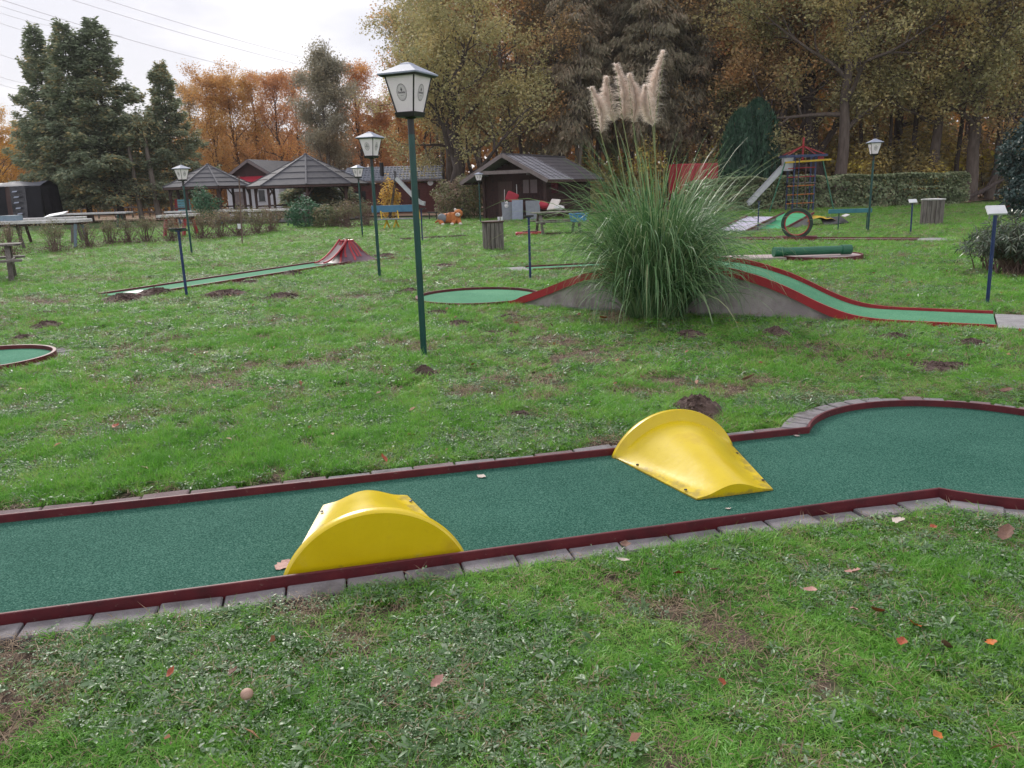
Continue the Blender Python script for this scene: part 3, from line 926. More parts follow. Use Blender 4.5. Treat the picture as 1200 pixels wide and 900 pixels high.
# ------------------------------------------------------------------ trees
def decid(name, seed, H, r0, base, nl, ll, el, per, size, sigma, lmat, bmat, lean=(0, 0), top=0.92, wob=0.25, profile='round', sub=5, tw=4, droop=0.15, aspect=0.62):
    rr = random.Random(seed)
    rng = np.random.default_rng(seed)
    mb = MB()
    anch = []
    def grow(p, d, length, rad, lev):
        n = (5, 5, 4)[min(lev - 1, 2)]
        pts, rads = [p.copy()], [rad]
        q, dd = p.copy(), d.normalized()
        for i in range(n):
            dd = (dd + Vector((rr.gauss(0, .20), rr.gauss(0, .20), rr.gauss(0.05, .14)))).normalized()
            q = q + dd * (length / n)
            pts.append(q.copy())
            rads.append(rad * (1 - 0.82 * (i + 1) / n))
        mb.tube(pts, rads, (7, 5, 3)[min(lev - 1, 2)], cap=False)
        if lev >= 3:
            anch.extend(pts[1:])
            return
        if lev == 2:
            anch.extend(pts[3:])
        m = sub if lev == 1 else tw
        for j in range(m):
            t = 0.25 + 0.75 * (j + rr.random()) / m
            f = t * n
            i = min(int(f), n - 1)
            pp = pts[i].lerp(pts[i + 1], f - i)
            ax = (pts[i + 1] - pts[i]).normalized()
            side = ax.orthogonal().normalized()
            side.rotate(Matrix.Rotation(rr.uniform(0, 2 * PI), 3, ax))
            nd = (ax * rr.uniform(.5, 1.0) + side * rr.uniform(.5, 1.0) + Vector((0, 0, .12))).normalized()
            grow(pp, nd, length * rr.uniform(.36, .58), rads[i] * 0.6 + 0.004, lev + 1)
    tp, tr_ = [], []
    x = y = 0.0
    nt_ = 10
    for i in range(nt_ + 1):
        t = i / nt_
        tp.append(Vector((x + lean[0] * t * H, y + lean[1] * t * H, t * H * top)))
        flare = 1.35 if i == 0 else 1.0
        tr_.append(max(0.02, r0 * flare * (1 - 0.86 * t ** 1.1)))
        x += rr.gauss(0, wob * 0.5)
        y += rr.gauss(0, wob * 0.5)
    mb.tube(tp, tr_, 10, cap=False)
    az = rr.uniform(0, 6.28)
    for k in range(nl):
        t = base + (1.0 - base) * (k + rr.random() * .6) / nl
        f = t * nt_
        i = min(int(f), nt_ - 1)
        p = tp[i].lerp(tp[i + 1], f - i)
        az += 2.4 + rr.gauss(0, .35)
        u = (t - base) / (1 - base)
        if profile == 'round':
            s_ = math.sqrt(max(.1, 1 - (1.5 * u - .55) ** 2))
        elif profile == 'broad':
            s_ = 1.0 - .45 * u
        else:
            s_ = 0.6 + .3 * math.sin(u * PI)
        e = el + u * R(28) + rr.gauss(0, R(9))
        d = Vector((math.cos(az) * math.cos(e), math.sin(az) * math.cos(e), math.sin(e)))
        grow(p, d, ll * s_ * rr.uniform(.8, 1.15), tr_[i] * .52, 1)
    anch.append(tp[-1])
    A = np.array([tuple(a) for a in anch], np.float32)
    P = np.repeat(A, per, 0)
    P = P + rng.normal(size=P.shape) * sigma * np.array([1, 1, .75])
    P[:, 2] -= np.abs(rng.normal(size=len(P))) * droop
    V, F, rd = leaves_np(rng, P, size, aspect, up=0.35)
    rd = np.clip(rd * .55 + np.repeat(rng.random(len(A)), per) * .45, 0, 1)
    trunk = mb.mesh(name + '_wood', bmat, 60)
    return trunk, np_mesh(name + '_leaves', V, F, lmat, rd)

def conifer(name, seed, H, r0, base, nb, ll, per, size, lmat, bmat, droop=0.35, aspect=0.3, el0=-6, taper=1.0, hang=0.35, irregular=0.25):
    """a spruce: whorls of drooping boughs hung with needle sprays"""
    rr = random.Random(seed)
    rng = np.random.default_rng(seed)
    mb = MB()
    nt_ = 12
    tp = []
    x = y = 0
    for i in range(nt_ + 1):
        tp.append(Vector((x, y, H * i / nt_)))
        x += rr.gauss(0, .05); y += rr.gauss(0, .05)
    tr_ = [max(.015, r0 * (1.25 if i == 0 else 1) * (1 - .95 * i / nt_)) for i in range(nt_ + 1)]
    mb.tube(tp, tr_, 9, cap=False)
    Ps, Ts = [], []
    az = 0
    for k in range(nb):
        t = base + (0.985 - base) * ((k + rr.random() * .5) / nb) ** 0.92
        f = t * nt_
        i = min(int(f), nt_ - 1)
        p = tp[i].lerp(tp[i + 1], f - i)
        az += 2.4 + rr.gauss(0, .3)
        u = (t - base) / (1 - base)
        ln = ll * (1 - u) ** taper * rr.uniform(1 - irregular, 1 + irregular) + .25
        if u < .15: ln *= .75 + u * 1.6
        e = R(el0 + 30 * u + rr.gauss(0, 12))
        d = Vector((math.cos(az) * math.cos(e), math.sin(az) * math.cos(e), math.sin(e)))
        n = 6
        pts = [p.copy()]
        q = p.copy()
        for j in range(n):
            w = (j + 1) / n
            dd = (d + Vector((0, 0, -droop * math.sin(w * 2.2) * (1 - .6 * u) + .28 * max(0, w - .6)))).normalized()
            q = q + dd * ln / n
            pts.append(q.copy())
        mb.tube(pts, [max(.006, tr_[i] * .33 * (1 - .85 * j / n)) for j in range(n + 1)], 3, cap=False)
        m = max(6, int(per * ln / ll))
        for _ in range(m):
            w = .12 + .88 * math.sqrt(rr.random())
            f2 = w * n
            j = min(int(f2), n - 1)
            pp = pts[j].lerp(pts[j + 1], f2 - j)
            ax = (pts[j + 1] - pts[j]).normalized()
            side = Vector((-ax.y, ax.x, 0)).normalized() * rr.choice((-1, 1))
            off = side * rr.random() ** .8 * (ln * .36 * (1.1 - w) + .2) + Vector((rr.gauss(0, .10), rr.gauss(0, .10), rr.gauss(0, .14)))
            td = (ax * rr.uniform(.4, 1) + side * rr.uniform(.3, 1.1) + Vector((0, 0, -hang * rr.uniform(.2, 1.6)))).normalized()
            Ps.append(pp + off + Vector((0, 0, rr.gauss(0, .05) - off.length * .25)))
            Ts.append(td)
    P = np.array([tuple(v) for v in Ps]); T = np.array([tuple(v) for v in Ts])
    n = len(P)
    nrm = rng.normal(size=(n, 3)) * .9
    nrm[:, 2] += .8
    nrm = unit(nrm - T * (nrm * T).sum(1, keepdims=True))
    B = np.cross(nrm, T)
    L_ = (size * rng.uniform(.6, 1.4, n))[:, None]
    Wd = L_ * aspect * .5
    V = np.stack([P - T * L_ * .4, P + B * Wd, P + T * L_ * .6 - np.array([0, 0, 1]) * L_ * .08, P - B * Wd], 1).reshape(-1, 3)
    F = np.arange(n * 4).reshape(n, 4)
    trunk = mb.mesh(name + '_wood', bmat, 60)
    return trunk, np_mesh(name + '_needles', V, F, lmat, rng.random(n))

def tree_from(meshes, name, label, loc, rz=0.0, scale=1.0, group=None, cat='tree', lmat=None, crown='crown'):
    t = thing(name, label, cat, loc, rz, group)
    t.scale = scale if hasattr(scale, '__len__') else (scale,) * 3
    link_mesh('trunk', meshes[0], t)
    c = link_mesh(crown, meshes[1], t)
    if lmat is not None:                    # same leaf shapes in another autumn colour
        c.material_slots[0].link = 'OBJECT'
        c.material_slots[0].material = lmat
    return t

def bush_np(seed, n, rad, size, aspect=.6, shell=.55, flat=0.0, up=.3):
    """leaf points filling an ellipsoid, thicker towards its outside, with bays and bulges"""
    rng = np.random.default_rng(seed)
    d = unit(rng.normal(size=(n, 3)))
    bulge = 1 + .16 * np.sin(d[:, 0] * 4.3 + seed) + .14 * np.sin(d[:, 1] * 5.1 + 2.0 * d[:, 2] * 3 + seed * 2) + .10 * np.sin(d[:, 2] * 9 + d[:, 0] * 7)
    r_ = (shell + (1 - shell) * rng.random(n) ** .6) * bulge + rng.normal(size=n) * .05
    P = d * r_[:, None] * np.array(rad)
    if flat: P[:, 2] = np.where(P[:, 2] < -flat * rad[2], -flat * rad[2] * rng.random(n), P[:, 2])
    V, F, rd = leaves_np(rng, P, size, aspect, up=up, outward=d * .8)
    return V, F, rd

# --- wood and foliage made once per kind
OAK1 = decid('oak_one', 11, 17.0, .40, .28, 16, 6.4, R(18), 19, .19, .38, M['leaf_oak'], M['bark_oak'], sub=5, tw=4)
OAK2 = decid('oak_two', 23, 16.5, .36, .30, 15, 6.0, R(14), 19, .19, .38, M['leaf_olive'], M['bark_oak'], lean=(.03, 0), sub=5, tw=4)
OAK3 = decid('oak_three', 37, 14.0, .52, .16, 14, 6.4, R(30), 19, .185, .38, M['leaf_olive'], M['bark_dark'], top=.75, sub=5, tw=4, profile='broad', wob=.5)
BEECH1 = decid('beech_one', 41, 15.0, .20, .20, 18, 3.9, R(38), 13, .18, .36, M['leaf_orange'], M['bark_dark'], sub=5, tw=3)
BEECH2 = decid('beech_two', 53, 16.0, .22, .22, 17, 3.6, R(42), 12, .18, .36, M['leaf_rust'], M['bark_dark'], sub=4, tw=3)
WILLOW = decid('grey_tree', 61, 14.0, .22, .16, 20, 3.7, R(48), 24, .16, .38, M['leaf_grey'], M['bark_pale'], sub=5, tw=4)
TALL1 = decid('tall_one', 71, 21.0, .19, .38, 14, 3.3, R(30), 13, .21, .40, M['leaf_rust'], M['bark_dark'], sub=4, tw=3, wob=.35)
TALL2 = decid('tall_two', 83, 22.0, .22, .33, 14, 3.6, R(25), 13, .21, .40, M['leaf_gold'], M['bark_oak'], sub=4, tw=3, wob=.35)
SPR1 = conifer('spruce_one', 5, 14.0, .22, .11, 210, 3.2, 290, .27, M['needle_blue'], M['bark_spruce'], droop=.16, aspect=.42, el0=2, taper=.85, irregular=.55, hang=.25)
SPR2 = conifer('spruce_two', 9, 13.5, .20, .12, 190, 2.9, 280, .27, M['needle_blue'], M['bark_spruce'], droop=.20, aspect=.42, el0=0, taper=.8, irregular=.6, hang=.3)
DARK1 = conifer('dark_spruce_one', 15, 22.0, .17, .24, 150, 2.5, 190, .30, M['needle_dark'], M['bark_pale'], droop=.6, el0=-14, taper=.55, hang=1.1, aspect=.3, irregular=.55)
DARK2 = conifer('dark_spruce_two', 19, 23.0, .16, .32, 130, 2.2, 185, .30, M['needle_dark'], M['bark_spruce'], droop=.6, el0=-14, taper=.5, hang=1.1, aspect=.3, irregular=.6)

grow_lawn()

# ------------------------------------------------------------------ front minigolf lane
def arc(c, r_, a0, a1, n):
    return [(c[0] + r_ * math.cos(a0 + (a1 - a0) * i / n), c[1] + r_ * math.sin(a0 + (a1 - a0) * i / n)) for i in range(n + 1)]

lane = thing('minigolf_lane', 'long green felt minigolf lane with red rails and grey pavers, carrying two yellow obstacles', 'minigolf lane', (O1[0], O1[1], -.024), A1)
HC, RC, XC = .54, .90, 3.62
_dx = math.sqrt(RC * RC - HC * HC)
_a = math.atan2(HC, -_dx)
ring = arc((XC, 0), RC, _a, -_a, 56)                  # clockwise round the far end
poly = [(-4.6, HC)] + ring + [(-4.6, -HC)]
MB().prism(poly[::-1], -.05, .026).build('felt_surface', M['felt'], lane)
_sec = [(0, -.03), (.015, -.03), (.015, .068), (0, .068)]
def rail(path, parent, m, sec=_sec, name='border_rail', smooth=None, bevel=None):
    return MB().strip([(x, y, 0) for x, y in path], sec).build(name, m, parent, smooth, bevel=bevel)
rail([(-4.6, HC), (-2.6, HC + .004), (-1.0, HC - .003), (.7, HC + .003), (1.9, HC - .002), ring[0]], lane, M['red_rail'], bevel=.004)
rail(ring[:38], lane, M['red_rail'], smooth=40)
rail(ring[37:], lane, M['red_rail'], smooth=40)
rail([ring[-1], (1.7, -HC + .002), (.2, -HC - .003), (-1.2, -HC + .002), (-2.8, -HC), (-4.6, -HC)], lane, M['red_rail'], bevel=.004)
rp_ = random.Random(5)
def paver_mesh(l, w, h=.09, taper=0.0):
    mb = MB()
    b = .006
    t = taper
    def q(k, z, i): return [(-l / 2 * (1 - t) + i, -w / 2 + i, z), (l / 2 * (1 - t) - i, -w / 2 + i, z), (l / 2 - i, w / 2 - i, z), (-l / 2 + i, w / 2 - i, z)]
    vs = q(0, -h, 0) + q(0, -b, 0) + q(0, 0, b)
    mb.add(vs, [(i, (i + 1) % 4, 4 + (i + 1) % 4, 4 + i) for i in range(4)] + [(4 + i, 4 + (i + 1) % 4, 8 + (i + 1) % 4, 8 + i) for i in range(4)] + [(8, 9, 10, 11), (3, 2, 1, 0)])
    return mb.mesh('paver', M['paver'])
PV = [paver_mesh(.232, .115), paver_mesh(.205, .112)]
PVR = paver_mesh(.128, .15, taper=.14)
PVR2 = paver_mesh(.225, .115, taper=-.0)
def put_paver(x, y, rz, me, parent=lane, z=.024, m=None):
    o = link_mesh('paver', me, parent, (x, y, z + rp_.gauss(0, .004)), (rp_.gauss(0, .016), rp_.gauss(0, .012), rz + rp_.gauss(0, .012)))
    if m: o.material_slots[0].link = 'OBJECT'; o.material_slots[0].material = m
    return o
x = -2.3
while x < 2.62:
    put_paver(x, -HC - .016 - .062, 0, PV[0]); x += .241
put_paver(x + .005, -HC - .016 - .062, -.05, PV[0])
x = -2.6
while x < 2.8:
    put_paver(x, HC + .016 + .060, PI, PV[0], z=.043, m=M['paver_red'] if rp_.random() < .5 else None); x += .241
for i in range(18):
    a = _a - .075 - i * .1375
    if a < -1.2: continue
    r_ = RC + .016 + .080
    put_paver(XC + r_ * math.cos(a), r_ * math.sin(a), a - PI / 2, PVR, z=.043, m=M['paver_red'] if 8 < i < 20 and rp_.random() < .6 else None)
for i in range(7):
    a = -_a + .19 + i * .235
    r_ = RC + .016 + .064
    put_paver(XC + r_ * math.cos(a), r_ * math.sin(a), a + PI / 2, PVR2)

def half_cone(name, label, at, rz):
    """moulded yellow obstacle: a tall arched wall at the rail that slopes to a low bell-shaped mouth"""
    t = thing(name, label, 'minigolf obstacle', at, rz)
    Lc, W0, W1, H0, H1 = .765, .385, .215, .252, .054
    nu, mb = 48, MB()
    RCc = (W0 * W0 + H0 * H0) / (2 * H0)
    def po(u): return max(0.0, (math.sqrt(max(0, RCc * RCc - (u * W0) ** 2)) - (RCc - H0)) / H0)
    def pi_(u): return .5 + .5 * math.cos(PI * min(1, abs(u)))
    rows = []
    ts = [0, .012, .03, .055, .068, .08, .10, .14, .2, .28, .36, .45, .54, .63, .72, .81, .9, .97, 1.0]
    for tt in ts:
        row = []
        for i in range(nu + 1):
            u = -math.cos(PI * i / nu)
            w = W0 + (W1 - W0) * tt
            s_ = tt * tt * (3 - 2 * tt)
            if tt <= .06:
                inset = .010 if tt == 0 else .003 if tt == .012 else 0
                x_, z_ = (W0 - inset) * u, (H0 - inset) * po(u)
            else:
                hh = H0 * (1 - tt) + H1 * tt
                dip = (.055 * (1 - tt) ** 1.5) * min(1, (tt - .055) / .025) if tt < .08 else .055 * (1 - tt) ** 1.5
                base = hh * ((1 - s_) * po(u) ** (1 + .9 * tt) + s_ * pi_(u))
                z_ = max(0.0, base - dip * min(1, po(u) * 1.9))
                ed = max(0.0, 1 - ((abs(u) - .80) / .22) ** 2)
                z_ = math.sqrt(z_ * z_ + (.006 * tt ** .6 * ed) ** 2) + .003
                x_ = w * u
            row.append((x_, tt * Lc, z_ + .004))
        rows.append(row)
    vs = [p for r_ in rows for p in r_]
    k = nu + 1
    fs = [(i * k + j, i * k + j + 1, (i + 1) * k + j + 1, (i + 1) * k + j) for i in range(len(ts) - 1) for j in range(nu)]
    c = len(vs)
    vs += [(rows[0][j][0], 0, .001) for j in range(nu + 1)]
    fs += [(j, c + j, c + j + 1, j + 1) for j in range(nu)]
    e = len(vs)
    vs += [(rows[-1][j][0], Lc, .001) for j in range(nu + 1)]
    b = (len(ts) - 1) * k
    fs += [(b + j, b + j + 1, e + j + 1, e + j) for j in range(nu)]
    for side in (0, nu):                         # skirts down to the felt
        g0 = len(vs)
        vs += [(r_[side][0], r_[side][1], .0005) for r_ in rows]
        fs += [(i * k + side, (i + 1) * k + side, g0 + i + 1, g0 + i) for i in range(len(ts) - 1)]
    mb.add(vs, fs)
    mb.build('shell', M['yellow_plastic'], t, 50)
    for sx in (-1, 1):
        for tt in (.30, .86):
            w = W0 + (W1 - W0) * tt
            MB().lathe([(.009, 0), (.008, .004), (.003, .005)], 8).build('screw', M['black_metal'], t, loc=(sx * w * .93, tt * Lc, .016))
    return t
half_cone('half_cone_obstacle', 'yellow plastic obstacle whose arched back wall stands at the near rail', (O1[0] + D1[0] * .12 + N1[0] * -.505, O1[1] + D1[1] * .12 + N1[1] * -.505, .003), A1)
half_cone('half_cone_obstacle', 'yellow plastic obstacle whose open slope faces us from the far rail', (O1[0] + D1[0] * 1.95 + N1[0] * .525, O1[1] + D1[1] * 1.95 + N1[1] * .525, .003), A1 + PI)

# ------------------------------------------------------------------ street lamps
def make_lamp():
    t = thing('street_lamp', 'nearest dark green lamp post with white panes bearing an oval badge', 'street lamp', (-0.844, 7.461), R(-25), 'lamp posts on the lawn')
    MB().tube([(0, 0, -.05), (0, 0, 2.06)], .0305, 14).build('pole', M['green_paint'], t, 40)
    MB().lathe([(.030, 2.06), (.030, 2.19), (.05, 2.195), (.055, 2.205)], 14).build('collar', M['black_metal'], t, 40)
    MB().box((0, 0, 2.228), (.185, .185, .044), taper=1.12).build('base_tray', M['black_metal'], t, bevel=.004)
    zt, zb, ht, hb = 2.562, 2.250, .152, .088
    for k in range(4):
        m = Matrix.Rotation(k * PI / 2, 3, 'Z')
        q = [m @ Vector(p) for p in ((-hb + .006, -hb, zb), (hb - .006, -hb, zb), (ht - .006, -ht, zt), (-ht + .006, -ht, zt))]
        p = MB().slab(q, .006).build('pane', M['milk_glass'], t)
        nrm = (q[1] - q[0]).cross(q[3] - q[0]).normalized()
        cx = (q[0] + q[1] + q[2] + q[3]) / 4 + nrm * .0022 + (q[3] + q[2] - q[0] - q[1]) * .006
        ex = (q[1] - q[0]).normalized(); ey = nrm.cross(ex)
        def at(a, b, up=0.0): return cx + ex * a + ey * b + nrm * up
        mb = MB()
        n = 40
        def ringm(r0, r1, ky):
            vs = [at(r0 * math.cos(2 * PI * i / n), ky * r0 * math.sin(2 * PI * i / n)) for i in range(n)] + [at(r1 * math.cos(2 * PI * i / n), ky * r1 * math.sin(2 * PI * i / n)) for i in range(n)]
            mb.add(vs, [(i, (i + 1) % n, n + (i + 1) % n, n + i) for i in range(n)])
        ringm(.0475, .0505, 1.42); ringm(.0430, .0440, 1.42)
        mb.build('badge', M['print'], p)
        mb = MB()
        vs = [at(.0425 * math.cos(2 * PI * i / n), .0425 * 1.42 * math.sin(2 * PI * i / n), -.0008) for i in range(n)]
        mb.add(vs, [tuple(range(n))])
        mb.build('badge_ground', M['print_grey'], p)
        mb = MB()
        def st(a, b, w, h): mb.add([at(a - w / 2, b - h / 2, .0006), at(a + w / 2, b - h / 2, .0006), at(a + w / 2, b + h / 2, .0006), at(a - w / 2, b + h / 2, .0006)], [(0, 1, 2, 3)])
        em = [(0, .042), (.006, .036), (.004, .031), (.010, .024), (.006, .015), (.002, .012), (-.002, .012), (-.007, .016), (-.010, .024), (-.004, .031), (-.005, .036)]
        mb.add([at(a, b, .0006) for a, b in em], [tuple(range(len(em)))[::-1]])
        xx = -.034
        for w_, h_ in ((.005, .019), (.007, .012), (.007, .012), (.005, .018), (.007, .012), (.005, .016), (.006, .012)):
            st(xx + w_ / 2, -.008 + h_ / 2, w_, h_); xx += w_ + .0042
        for j in range(5): st(-.014 + j * .007, -.026, .004, .003)
        mb.build('lettering', M['print'], p)
        a, b = m @ Vector((-hb, -hb, zb - .004)), m @ Vector((-ht, -ht, zt + .004))
        MB().bar(a, b, .012).build('frame_bar', M['black_metal'], t)
    MB().lathe([(.268, 2.556), (.278, 2.560), (.278, 2.572), (.082, 2.648), (.055, 2.664), (.02, 2.672), (0, 2.673)], 4, rot=PI / 4).build('roof', M['zinc'], t)
    MB().lathe([(.25, 2.545), (.272, 2.5555)], 4, rot=PI / 4).build('roof_rim', M['black_metal'], t)
    return t
LAMP = make_lamp()
for loc, rz, sc, lab in [
    ((-2.429, 14.842), -22, .985, 'green lamp post with oval badge, second from the front, right of the red cone obstacle'),
    ((-5.333, 29.394), -40, .96, 'slim green lamp post in front of the larger octagonal pavilion'),
    ((-9.122, 22.966), -30, .93, 'green lamp post left of the pavilions beside the red legged table'),
    ((-1.317, 39.473), -35, .90, 'farthest lamp post, standing before the gable of the wooden hut'),
    ((10.771, 23.799), -8, 1.0, 'green lamp post in front of the long hedge on the right')]:
    dup(LAMP, loc, R(rz), lab, scale=sc)

# ------------------------------------------------------------------ blue posts carrying station plates
def sign_post(label, base, top, plate, pm, tilt, rz=0.0, r_=.022):
    t = thing('station_sign', label, 'sign', (base[0], base[1], 0), 0, 'blue posts beside the lanes')
    d = (top[0] - base[0], 0, top[2])
    MB().tube([(0, 0, -.05), (d[0], 0, d[2])], r_, 10).build('post', M['blue_paint'], t, 40)
    MB().box((0, 0, .012), plate, 0).build('plate', pm, t, loc=d, rot=(R(tilt), 0, R(rz)), bevel=.003)
    MB().box((0, 0, 0), (.09, .05, .016)).build('bracket', M['blue_paint'], t, loc=(d[0], d[1], d[2] - .012), rot=(R(tilt), 0, R(rz)))
    return t
_b = (5.888, 9.590); sign_post('blue post with white tilted plate beside the oleander bush', _b, (5.858, 9.590, 1.132), (.225, .125, .03), M['white_paint'], 50)
_b = (11.407, 22.519); sign_post('small blue post with white plate left of the bin before the hedge', _b, (11.383, 22.519, 0.895), (.22, .12, .03), M['white_paint'], 50)
_b = (-5.263, 12.821); sign_post('blue post with dark dished plate left of the near lamps, over the pale lane', _b, (-5.262, 12.821, 1.068), (.26, .17, .02), M['black_metal'], -14, 12)
_b = (0.376, 13.801); sign_post('dark blue post with flat dark plate left of the pampas grass', _b, (0.373, 13.801, 1.084), (.17, .19, .025), M['black_metal'], -4)
_b = (-2.709, 25.302); sign_post('dark blue post behind the nearest lamp at the end of the blue bench', _b, (-2.691, 25.302, 1.032), (.30, .2, .03), M['black_metal'], -3)
_b = (8.113, 25.839); sign_post('dark blue post standing before the white ramp', _b, (8.110, 25.839, 0.944), (.10, .12, .03), M['black_metal'], -6)

# ------------------------------------------------------------------ bridge lane behind the pampas grass
br = thing('minigolf_lane', 'green minigolf lane arching over a concrete hump with red side boards', 'minigolf lane', BR0, BRA)
_S = np.array([.80, 1.0, 1.35, 1.78, 1.95, 2.4, 2.8, 3.1, 3.45, 3.77, 4.15, 4.45, 4.70, 4.90, 5.08, 5.22, 5.40])
_Z = np.array([.02, .075, .195, .365, .425, .52, .565, .575, .565, .54, .44, .335, .21, .12, .055, .028, .02])
ss = np.linspace(.80, 6.56, 97)
zz = np.interp(ss, _S, _Z)
zz = np.convolve(np.pad(zz, 3, 'edge'), np.ones(7) / 7, 'valid')
mb = MB()
vs, fs = [], []
for s_, z_ in zip(ss, zz):
    vs += [(s_, -.47, z_), (s_, .47, z_)]
fs = [(2 * i, 2 * i + 1, 2 * i + 3, 2 * i + 2) for i in range(len(ss) - 1)]
mb.add(vs, fs); mb.build('felt_surface', M['felt_pale'], br, 60)
cc = [(.88 * math.cos(a), .88 * math.sin(a)) for a in np.linspace(.53, 2 * PI - .53, 48)]
MB().prism(cc + [(.82, -.45), (.82, .45)], -.04, .019).build('felt_circle', M['felt_pale'], br)
for n0, n1, up, dn, seg in ((-.50, -.47, .050, .050, 0), (.47, .50, .055, .06, 1)):
    vs, fs = [], []
    for s_, z_ in zip(ss, zz):
        k = 1.0 if s_ < 5.0 else max(.55, 1 - (s_ - 5.0) * .8)
        if s_ < 1.0: k = max(.5, (s_ - .8) / .2)
        a, b = z_ - dn * (1 if s_ < 5.1 else .4), z_ + up * k
        vs += [(s_, n0, a), (s_, n1, a), (s_, n1, b), (s_, n0, b)]
    for i in range(len(ss) - 1):
        for j in range(4):
            j2 = (j + 1) % 4
            fs.append((4 * i + j, 4 * i + j2, 4 * i + 4 + j2, 4 * i + 4 + j))
    fs += [(3, 2, 1, 0), tuple(4 * (len(ss) - 1) + j for j in range(4))]
    MB_ = MB(); MB_.add(vs, fs); MB_.build('side_board', M['red_paint'], br, 40)
rail([(x, y) for x, y in arc((0, 0), .885, .50, 2 * PI - .50, 60)], br, M['red_rail'], [(0, -.03), (-.03, -.03), (-.03, .055), (0, .055)], smooth=40)
k = [(s_, z_) for s_, z_ in zip(ss, zz) if .86 <= s_ <= 5.2]
vs, fs = [], []
for s_, z_ in k:
    vs += [(s_, -.455, -.02), (s_, -.455, max(.0, z_ - .02)), (s_, .455, max(.0, z_ - .02)), (s_, .455, -.02)]
for i in range(len(k) - 1):
    for j in range(3): fs.append((4 * i + j, 4 * i + j + 1, 4 * i + 4 + j + 1, 4 * i + 4 + j))
fs += [(0, 3, 2, 1), tuple(4 * (len(k) - 1) + j for j in range(4))]
mb = MB(); mb.add(vs, fs); mb.build('concrete_hump', M['concrete'], br)
MB().box((6.98, 0, -.01), (.80, .96, .06)).build('tee_slab', M['slab'], br, bevel=.006)
MB().box((2.9, -.525, .012), (3.6, .03, .03)).build('footing_strip', M['slab'], br)

# ------------------------------------------------------------------ lane with the red cone
VL = math.hypot(VO1[0] - VO0[0], VO1[1] - VO0[1])
vl = thing('minigolf_lane', 'pale green straight minigolf lane leading to a red streaked cone', 'minigolf lane', VO0, VOA)
cxv = VL - .1
pl = [(-.05, -.42), (cxv, -.42)] + arc((cxv + .62, 0), .78, -2.5, 2.5, 30) + [(cxv, .42), (-.05, .42)]
MB().prism(pl, -.04, .018).build('felt_surface', M['felt_pale'], vl)
rail([(-.05, .42), (cxv, .42)], vl, M['red_rail'], [(0, -.03), (.03, -.03), (.03, .05), (0, .05)])
rail([(cxv, -.42), (-.05, -.42)], vl, M['red_rail'], [(0, -.03), (.03, -.03), (.03, .05), (0, .05)])
rail(arc((cxv + .62, 0), .78, 2.5, -2.5, 30), vl, M['red_rail'], [(0, -.03), (.03, -.03), (.03, .045), (0, .045)])
MB().box((.45, .0, .0205), (.35, .5, .003)).build('tee_mark', M['white_worn'], vl)
vc = thing('cone_obstacle', 'black cone obstacle with red streaks and a red railed ramp on the far lane', 'minigolf obstacle', (VO1[0], VO1[1], .02), VOA)
vc.scale = (1, 1, .80)
prof = [(.70, 0), (.60, .05), (.48, .14), (.37, .26), (.285, .39), (.215, .50), (.165, .56), (.12, .58)]
MB().lathe(prof, 40).build('cone', mat('cone_black', (0.075, 0.025, 0.05), (0.13, 0.06, 0.085), 5, 0.45), vc, 50)
rk = random.Random(3)
for i in range(22):                         # painted lava runs, each a raised ribbon
    a = 2 * PI * i / 22 + rk.gauss(0, .06)
    pts_l, pts_r = [], []
    ln_ = rk.choice((5, 6, 6, 7, 8))
    for j, (r_, z_) in enumerate(prof[::-1][:ln_]):
        w = .014 + .008 * j / 7 + rk.random() * .006
        aa = a + .05 * math.sin(j * 1.3 + i)
        pts_l.append(((r_ + .013) * math.cos(aa - w / r_), (r_ + .013) * math.sin(aa - w / r_), z_ + .004))
        pts_r.append(((r_ + .013) * math.cos(aa + w / r_), (r_ + .013) * math.sin(aa + w / r_), z_ + .004))
    mb = MB(); mb.add(pts_l + pts_r, [(j, j + 1, ln_ + j + 1, ln_ + j) for j in range(ln_ - 1)])
    mb.build('lava_streak', M['red_paint'], vc)
MB().lathe([(.16, .56), (.175, .585), (.16, .605), (.10, .58)], 30).build('crater_rim', M['red_paint'], vc, 40)
rpz = lambda u: .58 * (1 - u) ** 1.7
us = np.linspace(0, 1, 14)
for sy in (-1, 1):
    mb = MB().tube([(-.12 - .95 * u, sy * (.11 + .02 * u), rpz(u) + .05) for u in us], .024, 8)
    mb.build('ramp_rail', M['red_paint'], vc, 40)
mb = MB(); vs = []
for u in us: vs += [(-.12 - .95 * u, -.11 - .02 * u, rpz(u) + .012), (-.12 - .95 * u, .11 + .02 * u, rpz(u) + .012)]
mb.add(vs, [(2 * i, 2 * i + 1, 2 * i + 3, 2 * i + 2) for i in range(13)]); mb.build('ramp', M['pink_deck'], vc, 40)
MB().tube([(-.11, 0, .56), (-.11, 0, .63), (-.05, 0, .655), (.08, 0, .655), (.13, 0, .62), (.13, 0, .55)], .010, 6).build('handle', M['black_metal'], vc)

